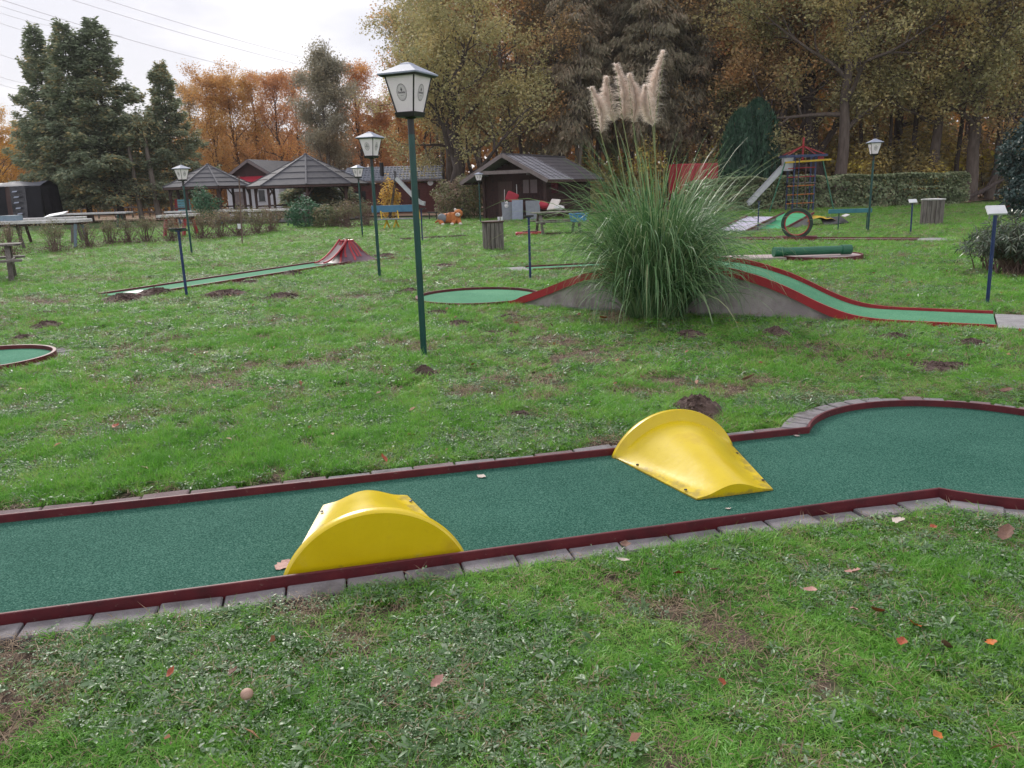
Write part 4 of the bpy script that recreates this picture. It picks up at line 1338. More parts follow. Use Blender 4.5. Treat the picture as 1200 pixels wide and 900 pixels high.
# ------------------------------------------------------------------ circular lane end at the left edge
lc = thing('minigolf_lane', 'round pale green lane end with red rim cut by the left edge of the view', 'minigolf lane', LC)
rr0 = math.hypot((-4.742, 7.942)[0] - LC[0], (-4.742, 7.942)[1] - LC[1])
MB().prism(arc((0, 0), rr0, 0, 2 * PI, 56)[:-1], -.04, .018).build('felt_circle', M['felt_mid'], lc)
rail(arc((0, 0), rr0, 0, 2 * PI, 64), lc, M['red_rail'], [(0, -.03), (-.03, -.03), (-.03, .06), (0, .06)], smooth=40)
for i in range(20):
    a = -1.3 + i * .125
    put_paver((rr0 + .11) * math.cos(a), (rr0 + .11) * math.sin(a), a - PI / 2, PVR, lc, .004)

# ------------------------------------------------------------------ lanes farther out
def flat_lane(label, p, q, width, m, rm, h=.02, rh=.05):
    a = math.atan2(q[1] - p[1], q[0] - p[0])
    ln_ = math.hypot(q[0] - p[0], q[1] - p[1])
    t = thing('minigolf_lane', label, 'minigolf lane', p, a)
    MB().box((ln_ / 2, 0, h / 2 - .02), (ln_, width, h + .04)).build('deck', m, t)
    for s_ in (-1, 1):
        MB().box((ln_ / 2, s_ * (width / 2 + .016), rh / 2), (ln_, .03, rh)).build('border_rail', rm, t)
    return t, ln_
t, _l = flat_lane('flat lane with grey slab end behind the dark blue post and pampas grass', (0.405, 15.606), (2.854, 16.092), .62, M['felt_pale'], M['red_rail'])
MB().box((-.36, 0, .0), (.66, .80, .05)).build('tee_slab', M['slab'], t)
t, _l = flat_lane('long pale lane with red rails carrying the upright ring', (5.109, 23.238), (10.397, 20.110), .55, M['pink_deck'], M['red_rail'])
MB().lathe([(.5, -.02), (.5, .03), (.45, .035)], 20).build('tee_slab', M['slab'], t, loc=(_l + .45, 0, 0))
t, _l = flat_lane('narrow pale lane beside the slatted bin on the far lawn', (-3.614, 27.047), (-1.396, 27.898), .35, M['white_worn'], M['dark_wood'])
t, _l = flat_lane('narrow pale lane crossing behind the picnic table', (0.451, 27.708), (4.100, 27.322), .35, M['white_worn'], M['dark_wood'])
_p = (0.418, 27.466); t = thing('ramp_block', 'low rust red wedge block on the lane right of the slatted bin', 'minigolf obstacle', _p)
MB().prism([(-.15, -.25), (.85, -.25), (.85, .25), (-.15, .25)], 0, .12).build('wedge', M['red_paint'], t, bevel=.05)
MB().box((.35, 0, .135), (.5, .3, .02)).build('top_plate', M['red_rail'], t)

M['ring_green'] = mat('ring_green', (0.012, 0.032, 0.022), (0.02, 0.045, 0.03), 6, .6)
rg = thing('ring_obstacle', 'upright green and red ring standing on the long pale lane', 'minigolf obstacle', (7.929, 21.853), R(-22))
n = 44
for nm, r0, r1, y0, y1, m in (('ring', .325, .41, -.14, .14, M['ring_green']), ('ring_lining', .305, .326, -.145, .145, M['red_paint'])):
    vs, fs = [], []
    for i in range(n):
        a = 2 * PI * i / n
        for r_, y_ in ((r0, y0), (r1, y0), (r1, y1), (r0, y1)):
            vs.append((r_ * math.cos(a), y_, r_ * math.sin(a) + .42))
    for i in range(n):
        i2 = (i + 1) % n
        for j in range(4):
            fs.append((4 * i + j, 4 * i + (j + 1) % 4, 4 * i2 + (j + 1) % 4, 4 * i2 + j))
    mb = MB(); mb.add(vs, fs); mb.build(nm, m, rg, 40)
MB().box((0, 0, .035), (1.05, .62, .07)).build('foot_plate', M['red_rail'], rg)

rd_ = thing('round_platform', 'round pink lane end with red rim under the green pipe', 'minigolf lane', (6.438, 16.365), R(-6))
MB().lathe([(.82, -.03), (.82, .035), (.80, .05), (0, .05)], 48).build('deck', M['pink_deck'], rd_)
rail(arc((0, 0), .835, 0, 2 * PI, 56), rd_, M['red_rail'], [(0, -.03), (.03, -.03), (.03, .07), (0, .07)], smooth=40)
MB().box((-2.0, 0, .02), (2.5, .8, .05)).build('lane_deck', M['pink_deck'], rd_)
pp = thing('green_pipe', 'thick dark green pipe lying across the round pink platform', 'pipe', ((6.240, 16.124)[0], (6.240, 16.124)[1], .06), R(4))
MB().tube([(-.74, 0, .10), (.68, 0, .10)], .085, 18).build('pipe', M['tube_green'], pp, 40)
for x_ in (-.76, .66): MB().tube([(x_ - .10, 0, .10), (x_ + .10, 0, .10)], .10, 18).build('sleeve', M['tube_green'], pp, 40)

# ramps and cloth beyond the ring
def ramp_lane(label, p, q, w, h, m, rm, cat='minigolf obstacle'):
    a = math.atan2(q[1] - p[1], q[0] - p[0]); ln_ = math.hypot(q[0] - p[0], q[1] - p[1])
    t = thing('ramp', label, cat, p, a)
    MB().slab([(0, -w / 2, .02), (ln_, -w / 2, h), (ln_, w / 2, h), (0, w / 2, .02)], .03).build('slope', m, t)
    for s_ in (-1, 1):
        MB().slab([(0, s_ * (w / 2 + .02) - .02, .05), (ln_, s_ * (w / 2 + .02) - .02, h + .05), (ln_, s_ * (w / 2 + .02) + .02, h + .05), (0, s_ * (w / 2 + .02) + .02, .05)], .07).build('side_board', rm, t)
    MB().slab([(ln_ * .97, -w / 2, h - .03), (ln_, -w / 2, h - .03), (ln_, w / 2, h - .03), (ln_ * .97, w / 2, h - .03)], h - .03).build('end_wall', M['slab'], t)
    mb = MB(); mb.add([(0, -w / 2, 0), (ln_, -w / 2, 0), (ln_, -w / 2, h - .03)], [(0, 1, 2)]); mb.build('cheek', M['slab'], t)
    return t
ramp_lane('pale violet ramp with red side boards right of the pampas grass', (7.350, 26.283), (8.987, 28.260), 1.05, .36, M['violet_deck'], M['red_rail'])
ramp_lane('bright green ramp rising behind the upright ring', (8.669, 26.620), (10.428, 28.649), 1.05, .42, M['green_light'], M['red_rail'])
_c = (10.915, 28.319); ct = thing('crumpled_tarp', 'crumpled yellow tarpaulin over a dark board behind the ring', 'tarpaulin', _c)
rng = np.random.default_rng(4)
nx, ny = 22, 12
X_, Y_ = np.meshgrid(np.linspace(-.62, .62, nx), np.linspace(-.45, .45, ny))
Z_ = .30 - .25 * np.abs(X_) ** 1.5 - .30 * np.abs(Y_) ** 2 + .12 * (vnoise(X_ * 5 + 5, Y_ * 5 + 5, 8) - .5) + .02
V = np.stack([X_.ravel(), Y_.ravel(), np.maximum(Z_.ravel(), .05)], 1)
F = np.array([(j * nx + i, j * nx + i + 1, (j + 1) * nx + i + 1, (j + 1) * nx + i) for j in range(ny - 1) for i in range(nx - 1)])
link_mesh('tarp_sheet', np_mesh('tarp_sheet', V, F, M['yellow_paint'], None, True), ct)
MB().slab([(.05, -.75, .03), (.95, -.6, .10), (.85, -.1, .30), (.1, -.2, .26)], .03).build('board', M['black_metal'], ct)
MB().slab([(.78, -.62, .30), (1.0, -.5, .36), (.95, -.3, .38), (.75, -.4, .33)], .02).build('flap', M['white_worn'], ct)

bb = thing('balance_beam', 'teal horizontal beam fixed to the lamp post before the hedge', 'beam', (10.425, 24.494))
_x0, _x1 = 9.956 - (10.425, 24.494)[0], 11.291 - (10.425, 24.494)[0]
_z = 0.598
MB().box(((_x0 + _x1) / 2, .3, _z), (_x1 - _x0, .08, .13)).build('beam', M['teal'], bb, bevel=.01)
for x_ in (_x0 + .35, _x1 - .1): MB().tube([(x_, .36, 0), (x_, .36, _z)], .018, 6).build('leg', M['green_paint'], bb)

# ------------------------------------------------------------------ pampas grass
pg = thing('pampas_grass', 'big clump of pampas grass with six pale plumes in front of the hump', 'ornamental grass', (1.74, 9.36, 0))
def pampas():
    rng = np.random.default_rng(12)
    V, F, rd = [], [], []
    nb, seg = 3200, 9
    for i in range(nb):
        az = rng.uniform(0, 2 * PI)
        r_ = .34 * math.sqrt(rng.random())
        p = np.array([r_ * math.cos(az), r_ * math.sin(az) * .8, 0.0])
        az2 = az + rng.normal() * .55
        ph = abs(rng.normal()) * .27 + .03 + r_ * .6
        ln_ = rng.uniform(1.25, 2.75) if rng.random() < .75 else rng.uniform(.6, 1.3)
        end = ph + rng.uniform(.4, 2.4) * (ln_ / 2.1) + .5 * ph
        if rng.random() < .14: ph, ln_, end = rng.uniform(.5, 1.0), rng.uniform(1.2, 1.9), rng.uniform(2.0, 2.7)
        w = rng.uniform(.004, .0095)
        kx = .55 if rng.random() < .92 else .95
        dx = np.array([math.cos(az2), math.sin(az2), 0]); side = np.array([-math.sin(az2), math.cos(az2), 0])
        tw = rng.normal() * .6
        o = len(V)
        for k in range(seg + 1):
            t = k / seg
            f = ph + (end - ph) * t ** 1.9
            if k: p = p + (dx * math.sin(f) * kx + np.array([0, 0, math.cos(f)])) * ln_ / seg
            if p[2] < .02: p[2] = .02 + rng.random() * .02
            ww = w * (1 - t ** 3) * (.7 + .3 * min(1, t * 5)) + .0006
            sv = (side * math.cos(tw + t) + np.cross(dx, side) * math.sin(tw + t) * .6) * ww
            V.append(p - sv); V.append(p + sv)
        dead = rng.random() < .06
        q = rng.uniform(.84, 1.0) if dead else rng.uniform(0, .8)
        for k in range(seg):
            b = o + 2 * k
            F.append((b, b + 1, b + 3, b + 2)); rd.append(q)
    return np_mesh('pampas_foliage', np.array(V), np.array(F), M['pampas_leaf'], rd, True)
link_mesh('foliage', pampas(), pg)
def plume(seed, bot, top, width, lean):
    rng = np.random.default_rng(seed)
    b, t = np.array(bot), np.array(top)
    ax = t - b
    H_ = np.linalg.norm(ax)
    n = 1150
    V, F, rd = [], [], []
    for i in range(n):
        u = rng.random() ** .85
        env = math.sin(min(1, u * 1.12 + .10) * PI) ** .75 * (1 - .35 * u)
        c = b + ax * u + np.array([lean * .05 * math.sin(u * 3), 0, 0])
        az = rng.uniform(0, 2 * PI)
        d = np.array([math.cos(az) + lean * .8, math.sin(az), 0])
        d /= np.linalg.norm(d)
        l_ = width * (.30 + .95 * env) * rng.uniform(.4, 1.3) * .80 + .02
        # a wisp: first up and out, then hanging over
        pts = []
        p = c.copy()
        el = rng.uniform(.9, 1.35)
        for k in range(5):
            pts.append(p.copy())
            e = el - k * rng.uniform(.35, .62)
            p = p + (d * math.cos(e) + np.array([0, 0, math.sin(e)])) * l_ * .42
        sd_ = np.array([-d[1], d[0], 0]) * .8 + np.array([0, 0, .5])
        o = len(V)
        for k, q in enumerate(pts):
            w = .0048 * (1 - k / 4.2)
            V.append(q - sd_ * w); V.append(q + sd_ * w)
        rr_ = rng.random()
        for k in range(4):
            F.append((o + 2 * k, o + 2 * k + 1, o + 2 * k + 3, o + 2 * k + 2)); rd.append(rr_)
    return np_mesh('plume', np.array(V), np.array(F), M['plume'], rd, True)
PLY = 9.36
for i, (b, t, w, ln_, foot) in enumerate([
    ((1.089, 9.300, 2.129), (0.966, 9.300, 2.615), .085, .9, (-.14, -.05)), ((1.260, 9.420, 2.244), (1.181, 9.420, 2.732), .085, -.7, (-.06, .08)), ((1.340, 9.300, 2.251), (1.252, 9.300, 2.848), .095, .8, (-.02, -.06)),
    ((1.446, 9.240, 2.215), (1.385, 9.240, 2.739), .085, .8, (.02, -.12)), ((1.674, 9.280, 2.184), (1.602, 9.280, 2.613), .08, -.8, (.08, 0)), ((1.726, 9.460, 2.224), (1.830, 9.460, 2.990), .105, -.9, (.10, .10))]):
    o0 = np.array((1.74, 9.36, 0))
    b, t = np.array(b) - o0, np.array(t) - o0
    f = np.array((foot[0], foot[1], .05))
    st = MB().tube([tuple(f), tuple(f * .5 + b * .5 + np.array((.02 * (-1) ** i, 0, .1))), tuple(b), tuple(b + (t - b) * .9)], [.011, .009, .006, .003], 6).build('stem', M['plume_stem'], pg, 60)
    link_mesh('plume', plume(30 + i, b, t, w, ln_), pg)

# ------------------------------------------------------------------ shrubs, hedges, bushes
def leafy(name, label, cat, loc, seed, n, rad, size, lm, zc=None, aspect=.6, shell=.55, group=None, stems=14, flat=0.0, scale=1.0, stem_r=.012):
    t = thing(name, label, cat, loc, 0, group)
    V, F, rd = bush_np(seed, n, rad, size, aspect, shell, flat)
    zc = rad[2] * .95 if zc is None else zc
    V = V + np.array([0, 0, zc]); V[:, 2] = np.maximum(V[:, 2], .02)
    mb = MB(); r_ = random.Random(seed)
    for i in range(stems):
        a = r_.uniform(0, 2 * PI); k = r_.uniform(.3, .85)
        e = Vector((math.cos(a) * rad[0] * k, math.sin(a) * rad[1] * k, zc + rad[2] * r_.uniform(.2, .8)))
        s0 = Vector((e.x * .25, e.y * .25, 0))
        mb.tube([s0, s0.lerp(e, .5) + Vector((0, 0, .15 * zc)), e], [stem_r, stem_r * .7, stem_r * .3], 4, cap=False)
    mb.build('stems', M['twig'], t)
    link_mesh('foliage', np_mesh(name + '_leaves', V, F, lm, rd), t)
    return t

# low twiggy shrubs in a row across the left lawn
def twig_shrub(seed, dense):
    r_ = random.Random(seed); rng = np.random.default_rng(seed)
    mb = MB(); anch = []
    for i in range(24):
        a = r_.uniform(0, 2 * PI); sp = abs(r_.gauss(0, .38)) + .05
        h = r_.uniform(.45, .95)
        e = Vector((math.cos(a) * sp, math.sin(a) * sp * .8, h))
        s0 = Vector((r_.gauss(0, .08), r_.gauss(0, .08), 0))
        m = s0.lerp(e, .55) + Vector((r_.gauss(0, .05), r_.gauss(0, .05), .08))
        mb.tube([s0, m, e], [.011, .008, .003], 4, cap=False)
        for j in range(4):
            b = m.lerp(e, r_.random()); q = b + Vector((r_.gauss(0, .13), r_.gauss(0, .13), r_.uniform(.02, .2)))
            mb.tube([b, q], [.005, .002], 3, cap=False); anch += [q, b.lerp(q, .5)]
    A = np.array([tuple(v) for v in anch])
    P = np.repeat(A, dense, 0) + rng.normal(size=(len(A) * dense, 3)) * .05
    V, F, rd = leaves_np(rng, P, .045, .6)
    Pb = np.stack([rng.normal(size=500) * .30, rng.normal(size=500) * .25, np.abs(rng.normal(size=500)) * .16 + .03], 1)
    Vb, Fb, rb = leaves_np(rng, Pb, .06, .4)
    return mb.mesh('shrub_twigs', M['twig']), np_mesh('shrub_leaves', V, F, M['leaf_shrub'], rd), np_mesh('shrub_skirt', Vb, Fb, M['shrub_skirt'], rb)
M['shrub_skirt'] = leafmat('shrub_skirt', [(0.10, 0.062, 0.055), (0.16, 0.095, 0.085), (0.22, 0.15, 0.125)], trans=.2, patch=.4, pscale=2)
SH = [twig_shrub(1, 3), twig_shrub(2, 6), twig_shrub(3, 8)]
SHL = ['bare twiggy shrub with a rusty skirt at the left edge, under the near white table', 'small thin shrub left of the blue table legs', 'low brown skirted shrub just right of the blue table legs', 'sparse shrub in the gap between the blue and the red legged tables',
       'sparse low shrub, second left of the red legged table', 'sparse low shrub directly left of the red legged table', 'thick rusty shrub in front of the red table legs', 'thin shrub right of the lamp by the red legged table', 'rust brown shrub below the table with blue legs',
       'upright thin shrub right of the rust brown one', 'brown shrub halfway to the green hedge clump', 'brown bushy shrub just left of the green hedge clump', 'brown grey shrub right of the green hedge clump', 'last twiggy shrub of the row beside the slim lamp']
for i, (loc, k, sc) in enumerate([((-15.162, 24.255), 0, 1.05), ((-14.379, 25.274), 1, 1.0), ((-14.468, 27.545), 0, .9), ((-14.524, 29.291), 1, .95), ((-14.007, 29.525), 0, .95), ((-13.442, 29.745), 1, .95), ((-12.512, 29.805), 2, 1.0),
                                  ((-11.816, 31.006), 1, 1.1), ((-11.443, 31.924), 2, 1.1), ((-10.771, 32.160), 1, 1.15), ((-10.586, 33.906), 2, 1.1), ((-10.317, 35.104), 2, 1.1), ((-7.710, 38.195), 2, 1.25), ((-6.735, 38.442), 1, 1.2)]):
    t = thing('twiggy_shrub', SHL[i], 'shrub', loc, i * 1.7, 'shrubs in a row across the left lawn')
    t.scale = (sc,) * 3
    link_mesh('twigs', SH[k][0], t); link_mesh('foliage', SH[k][1], t); link_mesh('skirt', SH[k][2], t, kind='stuff')
leafy('green_shrub', 'dense dark green shrub clump before the larger pavilion', 'shrub', (-9.781, 39.506), 21, 3000, (1.25, .8, .72), .11, M['leaf_evergreen'], group=None)
leafy('green_shrub', 'looser olive green shrub joined to the dark green clump', 'shrub', (-8.512, 38.703), 22, 2200, (.95, .6, .55), .10, M['leaf_shrub'])

def hedge_mesh(seed, n, lx, ly, lz, size):
    rng = np.random.default_rng(seed)
    P = rng.uniform(-1, 1, (n, 3))
    ax = rng.choice(3, n, p=[.1, .55, .35])
    for a in range(3):
        k = ax == a
        P[k, a] = np.sign(P[k, a] if a < 2 else np.ones(k.sum())) * (1 - np.abs(rng.normal(size=k.sum())) * .10)
    rr_ = np.maximum(np.abs(P[:, 0]) - .94, 0) / .06
    top = 1 - .30 * rr_ ** 2
    P[:, 2] = P[:, 2] * top
    bump = .10 * (vnoise(P[:, 0] * lx * .9 + 40, P[:, 2] * 3 + 7, seed) - .5) * 2
    out = P.copy()
    P = P * np.array([lx, ly, lz])
    P[:, 1] += np.sign(P[:, 1]) * bump * 2; P[:, 2] += lz + bump * (P[:, 2] > 0)
    V, F, rd = leaves_np(rng, P, size, .6, outward=out * .7)
    V[:, 2] = np.maximum(V[:, 2], .02)
    return np_mesh('hedge_leaves', V, F, M['leaf_hedge'], rd)
_a0, _a1 = (9.556, 42.568), (24.413, 42.946)
_yh = 45.0
_hx0, _hx1 = 10.126, 25.525
hd = thing('hedge', 'long clipped grey green hedge along the forest edge on the right', 'hedge', ((_hx0 + _hx1) / 2, _yh, 0), R(1))
link_mesh('foliage', hedge_mesh(3, 26000, (_hx1 - _hx0) / 2, .7, .88, .17), hd)
mb = MB(); r_ = random.Random(8)
for i in range(80):
    x = r_.uniform(-1, 1) * (_hx1 - _hx0) / 2 * .97
    mb.tube([(x, r_.uniform(-.3, .3), 0), (x + r_.gauss(0, .2), r_.uniform(-.5, .5), 1.4)], [.025, .01], 4, cap=False)
mb.build('stems', M['twig'], hd)

leafy('round_bush', 'rounded grey brown twiggy bush left of the wooden hut', 'bush', (-2.532, 45, 0), 31, 6500, (1.35, 1.2, 1.22), .12, M['leaf_shrub'], stems=60)
leafy('yellow_shrub', 'yellow leaved shrub beside the silver slide', 'shrub', (-7.233, 50, 0), 33, 1100, (.75, .7, 1.25), .17, M['leaf_gold'], shell=.2)
leafy('garden_conifer', 'small dark green conifer in front of the smaller pavilion', 'conifer', (-17.947, 48, 0), 34, 2600, (.85, .8, 1.15), .13, M['leaf_evergreen'], shell=.3)
t = tree_from(conifer('blue_conifer', 77, 3.2, .08, .06, 70, 1.9, 95, .34, M['needle_blue'], M['bark_spruce'], droop=.2, el0=4), 'garden_conifer', 'broad blue green conifer under the larger pavilion', (-14.266, 58, 0), cat='conifer')
t.scale = (1.25, 1.0, 1.0)
dup(t, (-12.531, 58.5, 0), 1.0, 'blue green conifer at the right half of the larger pavilion')

# thuja by the hedge: upright fans of scale leaf
def thuja_np(seed, n, H_, rw):
    rng = np.random.default_rng(seed)
    z = rng.random(n) ** .85
    az = rng.uniform(0, 2 * PI, n)
    lob = 1 + .16 * np.sin(az * 5 + seed) + .09 * np.sin(az * 9 + z * 6)
    env = np.minimum(1, (z + .04) * 5) ** .5 * np.clip(1 - z ** 3.2, 0, 1) ** .55
    r_ = rw * env * lob * (.72 + .28 * rng.random(n) ** .5)
    P = np.stack([r_ * np.cos(az), r_ * np.sin(az), z * H_ + .08], 1)
    T = np.stack([.35 * np.cos(az), .35 * np.sin(az), np.ones(n)], 1) + rng.normal(size=(n, 3)) * .22
    T = unit(T)
    Nn = unit(np.stack([np.cos(az), np.sin(az), np.zeros(n)], 1) + rng.normal(size=(n, 3)) * .5)
    B = unit(np.cross(Nn, T))
    L_ = (.34 * rng.uniform(.6, 1.4, n))[:, None]
    V = np.stack([P - T * L_ * .4, P + B * L_ * .16, P + T * L_ * .6, P - B * L_ * .16], 1).reshape(-1, 3)
    return V, np.arange(n * 4).reshape(n, 4), rng.random(n)
for i, (px_, yy, H_, rw, lab) in enumerate([(14.412, 50, 5.7, 1.3, 'dark green thuja, left and lower crown of the pair behind the hedge'), (15.549, 50.6, 6.3, 1.35, 'dark green thuja, right and taller crown of the pair behind the hedge')]):
    t = thing('thuja_tree', lab, 'conifer', (px_, yy, 0), 0)
    V, F, rd = thuja_np(40 + i, 6500, H_, rw)
    MB().tube([(0, 0, 0), (0, 0, H_ * .8)], [.16, .04], 8).build('trunk', M['bark_dark'], t)
    link_mesh('crown', np_mesh('thuja_leaves', V, F, M['leaf_thuja'], rd), t)

def oleander(label, loc, seed, ns, h, spread):
    rng = np.random.default_rng(seed)
    t = thing('oleander_bush', label, 'bush', loc)
    mb = MB(); P, T = [], []
    for i in range(ns):
        a = rng.uniform(0, 2 * PI); k = math.sqrt(rng.random())
        e = np.array([math.cos(a) * spread * k, math.sin(a) * spread * k, h * (1.05 - .45 * k) * rng.uniform(.75, 1.05)])
        s0 = np.array([rng.normal() * .08, rng.normal() * .08, 0])
        c = s0 * .5 + e * .5 + np.array([0, 0, .14 * h])
        pts = [s0 * (1 - u) ** 2 + c * 2 * u * (1 - u) + e * u * u for u in np.linspace(0, 1, 8)]
        mb.tube([tuple(p) for p in pts], [.012 * (1 - .8 * j / 7) for j in range(8)], 5, cap=False)
        for u in np.linspace(.42, 1, 10):
            p = s0 * (1 - u) ** 2 + c * 2 * u * (1 - u) + e * u * u
            d = unit((2 * (1 - u) * (c - s0) + 2 * u * (e - c))[None])[0]
            o1 = unit(np.cross(d, [.3, .2, 1.0])[None])[0]; o2 = np.cross(d, o1)
            w0 = rng.uniform(0, 6.28)
            for q in range(4):
                w = w0 + q * 2 * PI / 3.7
                P.append(p); T.append(d * rng.uniform(.25, .9) + (o1 * math.cos(w) + o2 * math.sin(w)) * 1.0 + np.array([0, 0, -.15]))
    P, T = np.array(P), unit(np.array(T))
    n = len(P)
    Nn = unit(np.cross(T, rng.normal(size=(n, 3)) * .4 + np.array([0, 0, 1.0])[None]))
    B = Nn; Up = np.cross(T, B)
    L_ = (rng.uniform(.09, .17, n))[:, None]; Wd = L_ * .085
    dr = np.array([0, 0, -1]) * L_ * .12
    V = np.stack([P, P + T * L_ * .45 + B * Wd + Up * L_ * .03, P + T * L_ + dr, P + T * L_ * .45 - B * Wd + Up * L_ * .03], 1).reshape(-1, 3)
    mb.build('stems', M['twig'], t, 60)
    link_mesh('foliage', np_mesh('oleander_leaves', V, np.arange(n * 4).reshape(n, 4), M['leaf_oleander'], rng.random(n)), t)
    return t
oleander('bushy oleander with long narrow leaves at the right edge of the lawn', (8.003, 12.483), 3, 95, 1.0, .85)
oleander('side shoot of oleander with long leaves left of the bigger bush', (7.952, 13.035), 5, 14, .70, .62)
leafy('blue_green_bush', 'tall dark blue green bush at the right edge behind the oleander', 'bush', (19.455, 30, 0), 51, 7000, (1.15, 1.2, 1.35), .13, M['leaf_blue_bush'], zc=2.2, stems=20)
leafy('blue_green_bush', 'lower blue green bush beneath the tall one at the right edge', 'bush', (18.900, 29, 0), 52, 3500, (1.1, 1.0, .85), .12, M['leaf_blue_bush'])

# ------------------------------------------------------------------ molehills, fallen leaves, mushroom
MHL = {0: 'molehill beside the near end of the pale straight lane', 1: 'molehill touching the front edge of the pale straight lane', 10: 'crumbly molehill at the foot of the nearest lamp', 17: 'big dark molehill behind the yellow obstacle by the far rail', 19: 'dark molehill in front of the concrete hump'}
MHN = ['left lawn above the round lane end', 'left lawn, lowest of three above the round lane end', 'left lawn, topmost of three above the round lane end', 'spread wide below the pale straight lane', 'below the pale straight lane, nearer the lamps', 'close in front of the red cone', 'between the blue post and the wide mole dirt', 'left of the nearest lamp post', '', 'just right of the nearest lamp pole', 'below the round end of the bridge lane', 'right below the round end of the bridge lane', 'lawn left below the pampas grass', 'beside the second lamp, behind the red cone', '', 'at the right foot of the pampas grass', '', 'small one right of the pampas grass', 'below the foot of the bridge lane', 'below the grey slab of the bridge lane', 'right lawn below the bridge lane, flattened', 'right end of the flattened one below the bridge lane', 'in the lawn above the far rail, centre', 'in the lawn between the nearest two lamps']
def molehill(seed, x, y, r_, h_, label):
    rng = np.random.default_rng(seed)
    t = thing('molehill', label, 'molehill', (x, y, -.005), rng.uniform(0, 6.28), 'molehills in the lawn')
    nr, na = 9, 26
    V, F = [(0, 0, h_)], []
    for i in range(1, nr + 1):
        for k in range(na):
            a = 2 * PI * k / na; u = i / nr
            w = 1 + .22 * math.sin(a * 2 + seed) + .14 * math.sin(a * 5 + seed * 2)
            V.append((r_ * u * w * math.cos(a), r_ * u * w * math.sin(a), max(0, h_ * (1 - u ** 1.6) + rng.normal() * h_ * .14 * (1 - u * .6))))
    F = [(0, 1 + k, 1 + (k + 1) % na) for k in range(na)]
    me = bpy.data.meshes.new('mound')
    Q = [(1 + (i - 1) * na + k, 1 + i * na + k, 1 + i * na + (k + 1) % na, 1 + (i - 1) * na + (k + 1) % na) for i in range(1, nr) for k in range(na)]
    me.from_pydata(V, [], F + Q); me.materials.append(M['soil']); me.update()
    link_mesh('mound', me, t)
    mb = MB()
    for i in range(150):
        a = rng.uniform(0, 2 * PI); u = rng.random() ** .6 * 1.35
        s_ = r_ * rng.uniform(.02, .075)
        z_ = max(0.006, h_ * (1 - min(1, u) ** 1.6)) + s_ * .25
        mb.ball((r_ * u * math.cos(a), r_ * u * math.sin(a), z_), (s_ * rng.uniform(.7, 1.4), s_, s_ * rng.uniform(.6, 1.0)), 5, 3, (rng.random() * 3, rng.random() * 3, 0))
    mb.build('crumbs', M['soil'], t, kind='stuff')
_mi = 0
for i, (x, y, r_, h_) in enumerate(MOLES):
    if i in MHL: lab = MHL[i]
    else:
        while not MHN[_mi]: _mi += 1
        lab = 'brown molehill, ' + MHN[_mi]; _mi += 1
    molehill(i + 60, x, y, r_, h_, lab)

def leaf_mesh(seed, ln_, wd, curl, lobed):
    rng = np.random.default_rng(seed)
    vs = []
    prof = [0, .38, .62, .95, .72, 1.0, .66, .78, .40, .05] if lobed else [0, .3, .6, .85, 1.0, .98, .85, .62, .33, .04]
    for k, w in enumerate(prof):
        t_ = k / (len(prof) - 1)
        z = curl * ln_ * (4 * (t_ - .5) ** 2) * .25
        wz = curl * .35 * w * wd
        vs += [(ln_ * (t_ - .5), -w * wd / 2, z + wz + rng.normal() * .0015), (ln_ * (t_ - .5), 0, z), (ln_ * (t_ - .5), w * wd / 2, z + wz + rng.normal() * .0015)]
    fs = []
    for k in range(len(prof) - 1):
        b = 3 * k
        fs += [(b, b + 3, b + 4, b + 1), (b + 1, b + 4, b + 5, b + 2)]
    me = bpy.data.meshes.new('fallen_leaf'); me.from_pydata(vs, [], fs); me.update()
    me.polygons.foreach_set('use_smooth', [True] * len(me.polygons))
    return me
def fallen(label, p, m, ln_=.06, wd=.04, curl=.5, lobed=False, z=.035, seed=0, tilt=.25):
    rng = random.Random(seed + 3)
    me = leaf_mesh(seed, ln_, wd, curl, lobed); me.materials.append(M[m])
    o = bpy.data.objects.new('fallen_leaf', me); COL.objects.link(o)
    o.location = (p[0], p[1], z); o.rotation_euler = (rng.gauss(0, tilt), rng.gauss(0, tilt), rng.uniform(0, 6.28))
    tag(o, label, 'leaf', 'fallen leaves')
